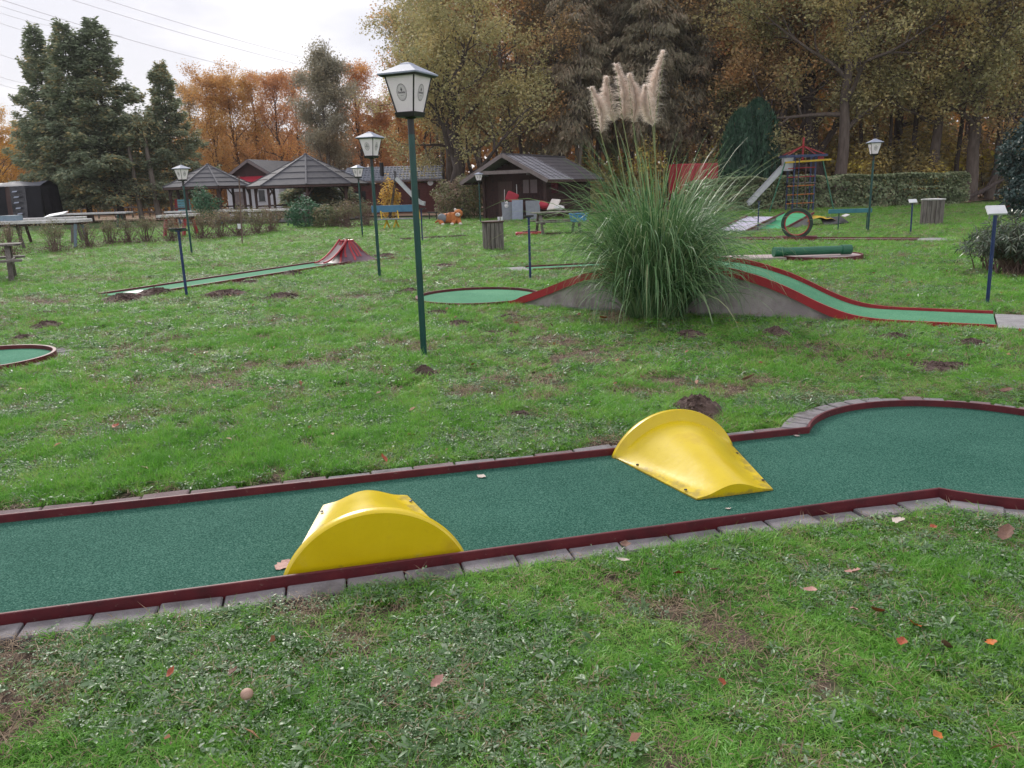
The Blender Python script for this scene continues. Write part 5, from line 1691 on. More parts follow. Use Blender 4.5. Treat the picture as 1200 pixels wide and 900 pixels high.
for i, (lab, p, m, a, b, lob, z) in enumerate([
    ('pale pink oak leaf below the kink of the near rail', (1.323, 2.817), 'dead_leaf_pink', .058, .042, True, .045),
    ('pale pink leaf left of the larger pink oak leaf', (1.104, 2.684), 'dead_leaf_pink', .046, .036, False, .045),
    ('bright rust red leaf in the grass at right front', (1.276, 2.506), 'dead_leaf_rust', .055, .045, False, .055),
    ('narrow bright orange leaf right of the rust red leaf', (1.355, 2.414), 'dead_leaf_orange', .05, .022, False, .06),
    ('dull rust leaf just below the narrow orange leaf', (1.271, 2.321), 'dead_leaf_rust', .036, .03, False, .05),
    ('dark brown curled leaf right of the narrow orange leaf', (1.407, 2.299), 'dead_leaf_brown', .05, .03, False, .045),
    ('orange rust leaf farthest right in the front grass', (1.550, 2.287), 'dead_leaf_orange', .036, .034, True, .055),
    ('small orange leaf near the bottom right of the lawn', (1.146, 1.866), 'dead_leaf_orange', .03, .024, False, .05),
    ('small pale leaf beneath the two pink leaves', (1.207, 2.544), 'dead_leaf_pink', .026, .022, False, .045),
    ('pale pink oak leaf alone in the front centre grass', (-0.268, 2.185), 'dead_leaf_pink', .056, .026, True, .045),
    ('rusty leaf with stalk left of the mushroom', (-1.144, 2.276), 'dead_leaf_rust', .034, .02, False, .05),
    ('brown leaf standing in the weeds above the mushroom', (-0.935, 2.266), 'dead_leaf_brown', .034, .03, False, .05),
    ('brown leaf in the shadow of the near pavers', (0.471, 3.128), 'dead_leaf_brown', .055, .04, False, .04),
    ('tan leaf just below the near pavers', (0.439, 2.988), 'dead_leaf_white', .05, .02, False, .04),
    ('brown leaf fragment right of the tan one', (0.641, 2.852), 'dead_leaf_rust', .035, .024, False, .045),
    ('pinkish leaf in the weeds below the lane right of centre', (0.790, 2.871), 'dead_leaf_pink', .05, .025, False, .045),
    ('small dark red leaf in the front grass right of centre', (0.621, 2.134), 'dead_leaf_rust', .026, .024, False, .05),
    ('brown dry leaf heap piece below the kinked pavers', (1.729, 3.276), 'dead_leaf_white', .08, .04, True, .045),
    ('broad brown leaf below the right end of the near pavers', (2.114, 3.117), 'dead_leaf_brown', .085, .06, True, .045),
    ('rust leaf right of the dry leaf below the kinked pavers', (1.838, 3.197), 'dead_leaf_rust', .03, .026, False, .05),
    ('pale leaf lying on the felt near the far rail', (-0.186, 4.116), 'dead_leaf_white', .055, .035, False, .008),
    ('pinkish brown leaf on the felt against the nearer yellow obstacle', (-1.010, 3.104), 'dead_leaf_pink', .075, .06, True, .008),
    ('rust leaf against the far pavers, left half', (-0.757, 4.310), 'dead_leaf_rust', .06, .04, False, .06),
    ('rust leaf in the middle lawn left of the lamps', (-2.726, 5.179), 'dead_leaf_rust', .05, .045, False, .05),
    ('pale leaf on the lawn behind the farther yellow obstacle', (1.856, 5.995), 'dead_leaf_pink', .11, .06, False, .05),
    ('brown leaf on the lawn at far right beyond the round lane end', (3.514, 5.386), 'dead_leaf_brown', .10, .07, True, .05),
    ('orange leaf lying at the foot of the pampas grass', (1.094, 9.121), 'dead_leaf_orange', .12, .08, False, .05),
    ('small white scrap leaf on the felt before the farther obstacle', (1.036, 3.568), 'dead_leaf_white', .03, .015, False, .008),
    ('small pale leaf on the felt by the far corner', (1.767, 4.661), 'dead_leaf_white', .035, .02, False, .008)]):
    fallen(lab, p, m, a * 1.2, b * 1.2, .6 if z > .02 else .12, lob, z, i, .35 if z > .04 else .04)
lt = MB()                                   # the countless small bits of leaf in the far lawn
rng = np.random.default_rng(77)
p = field(rng, 2.6, 1.5, 30, 1.0)
p = p[keep_lawn(p[:, 0], p[:, 1], .05)]
P = np.stack([p[:, 0], p[:, 1], np.full(len(p), .045)], 1)
V, F, rd = leaves_np(rng, P, .045, .6, up=1.2)
lo = link_mesh('leaf_litter', np_mesh('leaf_litter', V, F, leafmat('litter_leaf', [(.14, .06, .035), (.30, .12, .05), (.38, .22, .17)], trans=.1), rd))
lo['kind'] = 'stuff'; lo['label'] = 'scattered small autumn leaves across the lawn'
mu = thing('mushroom', 'round pinkish tan mushroom cap in the weeds at left front', 'mushroom', (*(-0.857, 2.153), .0))
MB().lathe([(.008, 0), (.008, .035)], 10).build('stalk', M['plush_white'], mu, 60)
MB().ball((0, 0, .045), (.020, .020, .017), 16, 10).build('cap', M['mushroom'], mu, 60)

# ------------------------------------------------------------------ pavilions
M['hip'] = mat('hip', (0.10, 0.10, 0.115), (0.13, 0.13, 0.145), 3, .8)
def pavilion(label, px, yy, rad, eave, apex, n_sides, rot, foot=0):
    t = thing('pavilion', label, 'pavilion', (px, yy, 0), rot)
    mb_all = []
    N_ = n_sides
    bands = 5
    def corner(k, r_, z): return Vector((r_ * math.cos(2 * PI * k / N_), r_ * math.sin(2 * PI * k / N_), z))
    for b in range(bands):                      # courses of roofing felt, each lapping the one below
        u0, u1 = b / bands, (b + 1) / bands
        r0, r1 = rad * (1 - u0) + .02, max(.03, rad * (1 - u1))
        z0, z1 = eave + (apex - eave) * u0 + .025, eave + (apex - eave) * u1
        mb = MB()
        for k in range(N_):
            mb.slab([corner(k, r0, z0), corner(k + 1, r0, z0), corner(k + 1, r1, z1), corner(k, r1, z1)], .03)
        mb.build('roof_course', M['roof_felt'], t)
    for k in range(N_):
        MB().bar(corner(k, rad * 1.005, eave + .045), corner(k, .02, apex + .02), .10, .04).build('hip_cap', M['hip'], t)
        MB().bar(corner(k, rad * .985, eave - .07), corner(k + 1, rad * .985, eave - .07), .05, .16).build('eave_board', M['dark_wood'], t)
        c = corner(k, rad * .86, 0)
        MB().box((c.x, c.y, eave / 2 - .03), (.16, .16, eave - .02)).build('post', M['dark_wood'], t)
        MB().bar(corner(k, rad * .86, eave - .65), corner(k, rad * .86, eave - .05) .lerp(corner(k + 1, rad * .86, eave - .05), .2), .08).build('brace', M['dark_wood'], t)
        if k not in (foot, (foot + 1) % N_):
            for z in (.55, .95):
                MB().bar(corner(k, rad * .86, z), corner(k + 1, rad * .86, z), .05, .10).build('railing', M['dark_wood'], t)
    MB().lathe([(.16, apex - .02), (.10, apex + .06), (0, apex + .10)], 8).build('apex_cap', M['roof_felt'], t)
    MB().prism([(corner(k, rad * .9, 0).x, corner(k, rad * .9, 0).y) for k in range(N_)], -.02, .05).build('floor', M['slab'], t)
    return t
_d = 54.0
pavilion('larger octagonal pavilion with grey felt roof on dark wooden posts', -13.167, _d, 3.95, 2.215, 4.180, 8, R(12), 5)
pavilion('smaller octagonal pavilion with grey felt roof at the left by the spruces', -20.784, 57.0, 3.1, 2.336, 3.838, 8, R(30), 5)
def picnic(label, p, rz, m, wood, cat='picnic table'):
    t = thing('picnic_table', label, cat, p, rz)
    for i in range(4): MB().box((0, -.27 + i * .18, .74), (1.8, .165, .04)).build('table_plank', M[wood], t)
    for s_ in (-1, 1):
        for j in range(2): MB().box((0, s_ * (.62 + j * .15), .44), (1.8, .13, .04)).build('seat_plank', M[wood], t)
    for x_ in (-.65, .65):
        for s_ in (-1, 1): MB().bar((x_, s_ * .62, 0), (x_, s_ * .22, .72), .09, .045).build('leg', M[wood], t)
        MB().bar((x_ + .05, -.72, .40), (x_ + .05, .72, .40), .045, .09).build('crossbar', M[wood], t)
    return t
T0 = picnic('weathered picnic table with benches in front of the hut, left of the pampas grass', (1.762, 27.802), R(8), 'old_wood', 'old_wood')
for loc, rz, lab in [((-16.109, 54.2, .05), .3, 'brown picnic table at the left half of the larger pavilion'), ((-14.227, 53.2, .05), -.2, 'brown picnic table in the middle of the larger pavilion'),
                     ((-10.994, 53.5, .05), .1, 'brown picnic table at the right half of the larger pavilion'), ((-19.071, 56.5, .05), .2, 'brown picnic table under the smaller pavilion'),
                     ((-11.026, 16.388), .5, 'weathered picnic bench end cut by the left edge of the lawn')]:
    dup(T0, loc, rz, lab)
bk = thing('plastic_basket', 'round blue plastic basket on the bench of the weathered picnic table', 'basket', (2.346, 26.3, .46))
_w = .30
MB().lathe([(_w * .8, 0), (_w, .24), (_w * .96, .24), (_w * .76, .02), (0, .02)], 20).build('bowl', M['plastic_blue'], bk, 40)
for k in range(10):
    a = 2 * PI * k / 10
    MB().tube([(_w * .8 * math.cos(a), _w * .8 * math.sin(a), .02), (_w * 1.03 * math.cos(a + .2), _w * 1.03 * math.sin(a + .2), .25)], .016, 5).build('rib', M['light_blue'], bk)
MB().tube([(_w * 1.02 * math.cos(a), _w * 1.02 * math.sin(a), .25) for a in np.linspace(0, 2 * PI, 25)], .02, 6).build('rim', M['plastic_blue'], bk)

# ------------------------------------------------------------------ houses behind the pavilions
def gable_house(name, label, cat, p, rz, w, l, eave, ridge, wall, roofm, over=.35, gable=None):
    """gable faces -y in its own frame"""
    t = thing(name, label, cat, p, rz)
    MB().box((0, l / 2, eave / 2), (w, l, eave)).build('wall', wall, t)
    g_ = MB()
    g_.slab([(-w / 2, .0, eave), (w / 2, .0, eave), (.01, .0, ridge - .08), (-.01, .0, ridge - .08)], -.08)
    g_.build('gable', gable or wall, t)
    for s_ in (-1, 1):
        x1 = s_ * (w / 2 + over)
        ze = eave - (ridge - eave) * over / (w / 2)
        MB().slab([(x1, -over, ze), (0, -over, ridge), (0, l + over, ridge), (x1, l + over, ze)][::s_], .10).build('roof', roofm, t)
        MB().bar((x1, -over - .02, ze - .04), (0, -over - .02, ridge - .04), .05, .2).build('bargeboard', M['fascia'], t)
    return t
ch = gable_house('clubhouse', 'white walled clubhouse with dark red gable between the two pavilions', 'house', (-20.000, 64, 0), R(-14), 4.6, 9.0, 3.0, 4.35, M['plaster'], M['roof_felt'], gable=M['hut_wood'])
MB().box((2.303, 1.0, 1.5), (.03, .5, .9)).build('window', M['glass_dark'], ch)
f = MB().box((.75, -.02, 1.65), (.5, .05, .85)).build('window', M['glass_dark'], ch)
MB().box((.75, -.035, 1.20), (.62, .08, .06)).build('sill', M['slab'], f)
MB().box((-1.2, -.02, 1.0), (.9, .05, 2.0)).build('door', M['fascia'], ch)
MB().slab([(-2.2, -1.0, 2.72), (1.6, -1.0, 2.72), (1.6, -.05, 3.15), (-2.2, -.05, 3.15)], .05).build('awning', M['red_cloth'], ch)
MB().box((5.0, 3.6, 1.35), (5.0, 5.5, 2.7)).build('side_wing', M['plaster'], ch)
MB().slab([(2.2, .6, 2.72), (7.8, .6, 2.72), (7.8, 6.6, 3.6), (2.2, 6.6, 3.6)], .1).build('wing_roof', M['roof_felt'], ch)
MB().box((4.6, .83, 1.5), (.45, .04, .8)).build('window', M['glass_dark'], ch)
MB().box((6.1, .83, 1.5), (.45, .04, .8)).build('window', M['glass_dark'], ch)
_lx0, _lx1 = -12.325, -5.149
lh = thing('long_house', 'long low red walled house with grey blue tiled roof behind the slide', 'house', ((_lx0 + _lx1) / 2, 63, 0), R(2))
_L = _lx1 - _lx0
MB().box((0, 2.5, 1.12), (_L, 5, 2.25)).build('wall', M['red_brick'], lh)
ez, rz_ = 2.485, 3.617
MB().slab([(-_L / 2 - .3, -.45, ez), (_L / 2 + .25, -.45, ez), (_L / 2 + .05, 2.5, rz_), (-_L / 2 - .3, 2.5, rz_)], .08).build('roof', M['tile_roof'], lh)
MB().slab([(_L / 2 + .25, 5.45, ez), (-_L / 2 - .3, 5.45, ez), (-_L / 2 - .3, 2.5, rz_), (_L / 2 + .05, 2.5, rz_)], .08).build('roof', M['tile_roof'], lh)
nrow = 6
for j in range(nrow):                                     # tile courses
    u = (j + .5) / nrow
    y_, z_ = -.45 + 2.95 * u, ez + (rz_ - ez) * u + .015
    MB().box((0, y_, z_), (_L + .45, .10, .045), rx=math.atan2(rz_ - ez, 2.95)).build('tile_course', M['tile_roof'], lh)
for j in range(26):
    x_ = -_L / 2 + (j + .5) * _L / 26
    MB().bar((x_, -.46, ez + .02), (x_, 2.48, rz_ + .02), .07, .035).build('tile_ridge', M['tile_roof'], lh)
MB().box((0, -.49, ez - .05), (_L + .5, .06, .14)).build('gutter', M['fascia'], lh)
MB().tube([(-.9, .6, ez), (-.9, .6, rz_ + .25)], .16, 10).build('vent_pipe', M['black_metal'], lh)
for x_ in (-2.6, -.4, 1.6): MB().box((x_, -.01, 1.35), (.8, .05, .8)).build('window', M['glass_dark'], lh)
rs = thing('round_sign', 'small round white sign on the end of the long red house', 'sign', (-5.854, 62.85, 2.239))
MB().lathe([(.22, 0), (.22, .04)], 20).build('disc', M['white_paint'], rs, rot=(R(90), 0, 0))
MB().lathe([(.12, .041), (.12, .046)], 16).build('disc_centre', M['print_grey'], rs, rot=(R(90), 0, 0))

# ------------------------------------------------------------------ wooden hut
hut = thing('wooden_hut', 'dark red wooden hut with grey shingle roof and wide gable overhang', 'hut', (0.448, 43.2, 0), R(-29))
W_, L2, ev, rg_ = 3.6, 6.0, 2.25, 3.305
over, fo = .75, 1.25
x1, ze = W_ / 2 + over, ev - (rg_ - ev) * over / (W_ / 2 + .01) * .62
for i in range(17):                                       # upright wall boards on the gable side
    x_ = -W_ / 2 + (i + .5) * W_ / 17
    h_ = ze + (rg_ - ze) * (1 - (abs(x_) + .12) / x1) - .09
    if .45 < x_ < 1.4:
        MB().box((x_, 0, .65), (W_ / 17 - .012, .05, 1.3)).build('wall_board', M['hut_wood'], hut)
        MB().box((x_, 0, (2.05 + h_) / 2), (W_ / 17 - .012, .05, h_ - 2.05)).build('wall_board', M['hut_wood'], hut)
    else:
        MB().box((x_, 0, h_ / 2), (W_ / 17 - .012, .05, h_)).build('wall_board', M['hut_wood'], hut)
for i in range(16):                                       # lying boards on the long sides
    z_ = (i + .5) * ev / 16
    for s_ in (-1, 1):
        MB().box((s_ * W_ / 2, L2 / 2, z_), (.05, L2, ev / 16 - .010)).build('wall_board', M['hut_wood'], hut)
MB().box((0, L2, ev / 2), (W_, .06, ev)).build('rear_wall', M['hut_wood'], hut)
MB().box((0, .05, ev / 2), (W_ - .1, .03, ev)).build('lining', M['dark_wood'], hut)
w = MB().box((.92, .0, 1.675), (.90, .04, .70)).build('window', M['curtain'], hut)
for a, b, c, d in ((.92, 2.05, 1.02, .07), (.92, 1.30, 1.02, .07)): MB().box((a, -.03, b), (c, .05, d)).build('frame', M['hut_wood'], w)
for a in (.43, .92, 1.41): MB().box((a, -.03, 1.675), (.06, .05, .70)).build('frame', M['hut_wood'], w)
d = MB().box((-.55, -.035, .98), (.85, .04, 1.96)).build('door', M['dark_wood'], hut)
MB().box((-.22, -.07, 1.0), (.03, .04, .14)).build('handle', M['steel'], d)
w = MB().box((W_ / 2 + .03, 1.1, 1.6), (.03, .9, .65)).build('window', M['glass_dark'], hut)
MB().box((W_ / 2 + .05, 1.1, 1.95), (.04, 1.0, .06)).build('frame', M['hut_wood'], w)
over, fo = .75, 1.25
x1, ze = W_ / 2 + over, ev - (rg_ - ev) * over / (W_ / 2 + .01) * .62
def rpt(s_, u, y): return Vector((s_ * x1 * (1 - u), y, ze + (rg_ - ze) * u))
for s_ in (-1, 1):
    cuts = [(-fo, 2.1, M['shingle_light']), (2.1, L2 + .4, M['shingle_dark'])]
    for y0, y1, m in cuts:
        n_ = 7
        for j in range(n_):
            u0, u1 = j / n_, (j + 1) / n_
            q = [rpt(s_, u0, y0), rpt(s_, u1 + .02, y0), rpt(s_, u1 + .02, y1), rpt(s_, u0, y1)]
            q = [p + Vector((0, 0, .022 if k in (0, 3) else 0)) for k, p in enumerate(q)]
            if s_ > 0: q = q[::-1]
            MB().slab(q, .05).build('shingle_course', m, hut)
        if m is M['shingle_light']:
            for j in range(5):
                yy = y0 + (j + .5) * (y1 - y0) / 5
                MB().bar(rpt(s_, 0, yy) + Vector((0, 0, .06)), rpt(s_, 1, yy) + Vector((0, 0, .05)), .025, .02).build('shingle_joint', M['shingle_dark'], hut)
    MB().bar(rpt(s_, -.02, -fo - .03) - Vector((0, 0, .03)), rpt(s_, 1.0, -fo - .03) - Vector((0, 0, .03)), .05, .2).build('bargeboard', M['fascia'], hut)
    MB().bar(rpt(s_, .01, -fo) - Vector((0, 0, .08)), rpt(s_, .01, L2 + .4) - Vector((0, 0, .08)), .05, .13).build('eave_board', M['dark_wood'], hut)
MB().bar((-1.55, -fo + .02, rg_ - 1.0 + .12), (1.55, -fo + .02, rg_ - 1.0 + .12), .05, .18).build('tie_beam', M['fascia'], hut)
MB().bar((0, -fo, rg_ + .05), (0, L2 + .4, rg_ + .05), .18, .06).build('ridge_cap', M['shingle_dark'], hut)
MB().box((-W_ / 2 - .05, -.06, ev / 2), (.14, .14, ev)).build('corner_post', M['dark_wood'], hut)
MB().box((W_ / 2 + .05, -.06, ev / 2), (.14, .14, ev)).build('corner_post', M['dark_wood'], hut)
MB().lathe([(.11, 0), (.09, .12), (0, .16)], 8).build('wall_lamp', M['fascia'], hut, loc=(1.15, -.6, 2.25))

# things leaning and lying before the hut
def lean(name, label, px, py, w, h, m, rz=0.0, tilt=14, th=.05, yy=None):
    p = (0.239, 39.358) if yy is None else yy
    o = MB().box((0, 0, h / 2), (w, th, h)).build(name, m, None, bevel=.008)
    o.location = (px, py, 0); o.rotation_euler = (R(-tilt), 0, R(rz))
    tag(o, label, 'board')
lean('leaning_board', 'grey slate board leaning at the hut, left one of the near pair', 0.081, 41.0, .62, .98, M['slate'], 6, 20)
lean('leaning_board', 'pale grey board leaning at the hut, right one of the near pair', 0.539, 40.9, .56, 1.02, M['zinc'], -5, 8)
lean('leaning_board', 'grey board leaning at the hut below its window', 1.335, 40.6, .72, 1.0, M['slate'], 3, 15)
rb = thing('red_canopy', 'folded red canopy bundle propped behind the grey boards by the hut door', 'folded canopy', (0.273, 41.8, 0))
MB().box((.02, 0, 1.16), (.62, .42, .50), ry=.42).build('canopy_cloth', M['red_cloth'], rb, bevel=.08)
MB().box((.16, .05, .72), (.52, .36, .62), ry=-.12).build('folded_side', M['red_cloth'], rb, bevel=.06)
MB().tube([(-.42, .25, 0), (-.36, .25, 1.55)], .018, 6).build('pole', M['white_worn'], rb)
MB().tube([(.30, .3, 0), (.27, .3, 1.80)], .018, 6).build('pole', M['white_worn'], rb)
sk = thing('white_sack', 'slumped white sack left of the leaning boards at the hut', 'sack', (-0.066, 41.3, 0))
MB().box((0, 0, .42), (.34, .26, .84), ry=.16, taper=.72).build('sack_body', M['white_worn'], sk, bevel=.09)
MB().box((.07, 0, .90), (.18, .16, .14), ry=.3, taper=.6).build('sack_neck', M['white_worn'], sk, bevel=.04)
cu = thing('red_cushion', 'red cushion lying on the bench at the hut', 'cushion', (1.835, 41.0, .52))
MB().ball((0, 0, .2), (.36, .25, .22), 14, 8, (.2, .3, 0)).build('cover', M['red_cloth'], cu, 40)
ws = thing('white_cloth_bundle', 'crumpled white cloth bundle right of the red cushion', 'cloth', (2.346, 40.8, .45))
MB().slab([(-.35, -.2, .05), (.15, -.25, .10), (.42, .15, .55), (-.05, .2, .60)], .12).build('sheet', M['plush_white'], ws, bevel=.05)
MB().ball((.25, 0, .12), (.34, .25, .15), 12, 7).build('sheet_fold', M['white_worn'], ws, 40)
bn = thing('hut_bench', 'dark low bench along the hut wall carrying cushion and cloth', 'bench', (1.891, 41.4, 0), R(4))
for j in range(3): MB().box((0, -.15 + j * .15, .45), (2.3, .13, .04)).build('seat_plank', M['dark_wood'], bn)
MB().box((0, .28, .82), (2.3, .04, .18)).build('back_plank', M['dark_wood'], bn)
for x_ in (-1.0, 1.0):
    for y_ in (-.15, .25): MB().box((x_, y_, .42 if y_ > 0 else .21), (.07, .07, .84 if y_ > 0 else .42)).build('leg', M['dark_wood'], bn)

# ------------------------------------------------------------------ slatted bins
def slat_bin(label, p, r_, h, m, lid, ns=16):
    t = thing('litter_bin', label, 'bin', p)
    for k in range(ns):
        a = 2 * PI * k / ns
        MB().box((r_ * math.cos(a), r_ * math.sin(a), h / 2), (.03, 2 * PI * r_ / ns - .012, h), rz=a).build('slat', m, t)
    MB().lathe([(r_ - .03, .02), (r_ - .03, h - .02)], 20).build('drum', M['black_metal'], t, 40)
    MB().lathe([(r_ + .04, h), (r_ + .05, h + .035), (r_ * .5, h + .05), (0, h + .05)], 24).build('lid', lid, t, 40)
    return t
slat_bin('round wooden slatted bin with brown lid left of the picnic table', (-0.381, 21.108), .265, .72, M['old_wood'], M['dark_wood'])
slat_bin('round grey slatted bin with white lid before the hedge', (14.203, 26.735), .33, .80, M['old_wood'], M['white_worn'])
for px_, lab in ((585.5, 'left white cup standing on the lid of the slatted bin'), (589, 'right white cup standing on the lid of the slatted bin')):
    t = thing('paper_cup', lab, 'cup', (-0.379 + (px_ - 578.5) / 920 * 21, 21.0, .77))
    MB().lathe([(.025, 0), (.033, .09), (.029, .09), (.022, .005), (0, .005)], 12).build('cup', M['white_paint'], t, 40)

# ------------------------------------------------------------------ table golf tables on the left
def golf_table(label, cx, yy, ln_, dp, ht, legs, legm, rz=0.0, top=None):
    t = thing('golf_table', label, 'game table', (cx, yy, 0), rz)
    MB().box((0, 0, ht - .045), (ln_, dp, .05)).build('table_top', top or M['white_worn'], t)
    for s_ in (-1, 1):
        MB().box((0, s_ * (dp / 2 - .02), ht), (ln_ - .1, .05, .06)).build('rim', M['white_worn'], t, bevel=.008)
        MB().box((s_ * (ln_ / 2 - .02), 0, ht), (.05, dp, .055)).build('rim', M['white_worn'], t, bevel=.008)
    MB().box((0, 0, ht - .11), (ln_ * .94, dp * .7, .08)).build('under_frame', M['dark_wood'], t)
    for lx, m in legs:
        for s_ in (-1, 1):
            MB().bar((lx + .05 * s_, s_ * dp * .36, 0), (lx - .05 * s_, s_ * dp * .30, ht - .12), .16, .10).build('leg', m or legm, t)
    return t
_x = -14.605
golf_table('long white topped game table with grey blue end legs at the left edge', _x - 2.6, 27.9, 5.2, .95, .96, [(2.35, M['grey_blue']), (.05, M['old_wood'])], M['grey_blue'], R(-1))
_x = -16.683
golf_table('white topped game table just behind the grey blue legged one', _x - 1.3, 31.5, 2.6, .95, .98, [(1.0, M['old_wood']), (-.95, M['dark_wood'])], M['old_wood'], R(5))
_x = -23.393
golf_table('distant white topped game table with dark green legs left of the spruce trunks', _x - 2.0, 50, 4.0, 1.0, .88, [(1.35, M['green_paint']), (-1.3, M['green_paint'])], M['green_paint'])
golf_table('short game table with bright red legs beside the lamp post', -14.111, 34.6, 1.15, 1.8, .90, [(-.38, M['red_paint']), (.42, M['red_paint'])], M['red_paint'])
_x = -19.204
golf_table('white topped game table with blue legs before the smaller pavilion', _x, 50, 3.7, 1.0, .82, [(1.25, M['leg_blue']), (-1.3, M['leg_blue'])], M['leg_blue'])
_x = -15.359
golf_table('white topped game table with teal legs, middle of the row before the pavilions', _x, 49, 3.4, 1.0, .80, [(-1.0, M['green_paint']), (1.2, M['green_paint'])], M['green_paint'])
_x = -12.969
golf_table('game table at the right end of the row, touching the green shrubs', _x, 46, 3.3, 1.0, .82, [(-.9, M['dark_wood']), (1.0, M['dark_wood'])], M['dark_wood'])
o = MB().box((0, 0, .02), (.75, .5, .03)).build('tilted_board', M['white_paint'], None)
o.location = (-17.498, 31.3, 1.10); o.rotation_euler = (R(12), R(-8), 0)
tag(o, 'white tilted board lying on the second game table', 'board')
o = MB().prism([(-.30, -.3), (.30, -.3), (.2, .3), (-.2, .3)], 0, .18).build('obstacle_block', M['grey_blue'], None)
o.location = (-17.203, 28.0, 1.0); tag(o, 'grey blue block on the long table at the left edge', 'obstacle')
sb = thing('slatted_seat', 'pale blue slatted seat back with orange red side boards near the spruces', 'garden seat', (-22.358, 56, 0), R(8))
for j in range(6): MB().box((0, 0, .62 + j * .17), (.85, .05, .14)).build('slat', M['light_blue'], sb)
for s_ in (-1, 1): MB().box((s_ * .55, .05, .8), (.20, .07, 1.55), ry=s_ * -.08).build('side_board', M['orange_paint'] if s_ > 0 else M['red_paint'], sb)
for j in range(3): MB().box((.05, -.3, .12 + j * .16), (1.1, .05, .13)).build('seat_slat', M['plush_white'], sb)
for s_ in (-1, 1): MB().box((s_ * .5, -.15, .22), (.06, .5, .44)).build('leg', M['orange_paint'], sb)

# ------------------------------------------------------------------ black tarpaulin tent
_y = 60.0
_xr = -34.469
tn = thing('tarpaulin_tent', 'large black tarpaulin tent with blue grey roof at the left edge', 'tent', (_xr - 3.3, _y, 0), R(3))
rng = np.random.default_rng(6)
def cloth_wall(p0, p1, h, seed, nx=34, nz=12, amp=.10):
    p0, p1 = np.array(p0), np.array(p1)
    d = (p1 - p0); l_ = np.linalg.norm(d); nrm = np.array([d[1], -d[0], 0]) / l_
    U, Z_ = np.meshgrid(np.linspace(0, 1, nx), np.linspace(0, 1, nz))
    off = amp * (np.sin(U * l_ * 4.2 + seed) * .5 + (vnoise(U * l_ * 2.2 + seed * 3, Z_ * 3 + seed, seed) - .5) * 1.6) * (1.1 - Z_)
    V = p0 + U[..., None] * d + nrm * (off[..., None] + .22 * (1 - Z_[..., None])) + np.array([0, 0, 1.0]) * (Z_ * h)[..., None]
    V = V.reshape(-1, 3)
    F = np.array([(j * nx + i, j * nx + i + 1, (j + 1) * nx + i + 1, (j + 1) * nx + i) for j in range(nz - 1) for i in range(nx - 1)])
    return V, F
for k, (a, b, m, sd_) in enumerate([((-3.4, 0, 0), (.75, 0, 0), 'tarp', 1), ((.75, .03, 0), (1.1, .0, 0), 'dark_wood', 2), ((1.1, 0, 0), (2.2, 0, 0), 'clear_foil', 3), ((2.2, -.02, 0), (3.3, 0, 0), 'tarp', 4), ((3.3, 0, 0), (3.3, 2.6, 0), 'tarp', 5), ((-3.4, 2.6, 0), (-3.4, 0, 0), 'tarp', 7), ((3.3, 2.6, 0), (-3.4, 2.6, 0), 'tarp', 9)]):
    V, F = cloth_wall(a, b, 2.85, sd_)
    link_mesh('tarp_wall', np_mesh('tarp_wall', V, F, M[m], None, True), tn)
nx, ny = 24, 14
X_, Y_ = np.meshgrid(np.linspace(-3.45, 3.35, nx), np.linspace(-.05, 2.65, ny))
Z_ = 2.83 + .42 * (1 - np.abs((Y_ - 1.3) / 1.36)) ** .8 - .10 * np.sin(np.clip((X_ + 3.45) / 6.8, 0, 1) * PI * 3) ** 2
V = np.stack([X_.ravel(), Y_.ravel(), Z_.ravel()], 1)
F = np.array([(j * nx + i, j * nx + i + 1, (j + 1) * nx + i + 1, (j + 1) * nx + i) for j in range(ny - 1) for i in range(nx - 1)])
link_mesh('tarp_roof', np_mesh('tarp_roof', V, F, M['tarp_roof'], None, True), tn)
for j, (dx, z) in enumerate(((1.40, 2.4), (1.46, 2.0), (1.4, 1.6), (1.46, 1.2), (1.52, .8), (1.46, .45))):
    MB().slab([(dx - .05, -.32, z), (dx + .32, -.34, z + .03), (dx + .34, -.26, z + .12), (dx, -.26, z + .10)], .01).build('foil_fold', M['zinc'], tn)

# ------------------------------------------------------------------ timber fence at the back left
def rail_fence(label, p, q, posts, h, m, rails=3):
    t = thing('timber_fence', label, 'fence', p, math.atan2(q[1] - p[1], q[0] - p[0]))
    ln_ = math.hypot(q[0] - p[0], q[1] - p[1])
    for i in range(posts): MB().box((ln_ * i / (posts - 1), .05, h / 2), (.12, .12, h)).build('post', m, t)
    for j in range(rails): MB().box((ln_ / 2, -.04, h * (.3 + .32 * j)), (ln_, .05, .16)).build('rail', m, t)
    return t
rail_fence('brown timber rail fence behind the spruce trunks and the tent', (-44.386, 78), (-30.453, 76), 9, 1.55, M['old_wood'], 4)

_g = (-8.932, 26.841)
gs = thing('garden_stake', 'thin brown stake with a small white tag in front of the shrub row', 'stake', _g)
_t = (-8.794, 26.841, 2.246)
MB().tube([(0, 0, -.05), (_t[0] - _g[0], 0, _t[2])], .022, 6).build('stake', M['twig'], gs)
MB().box((-.03, -.03, .62), (.10, .02, .16)).build('tag', M['white_paint'], gs)

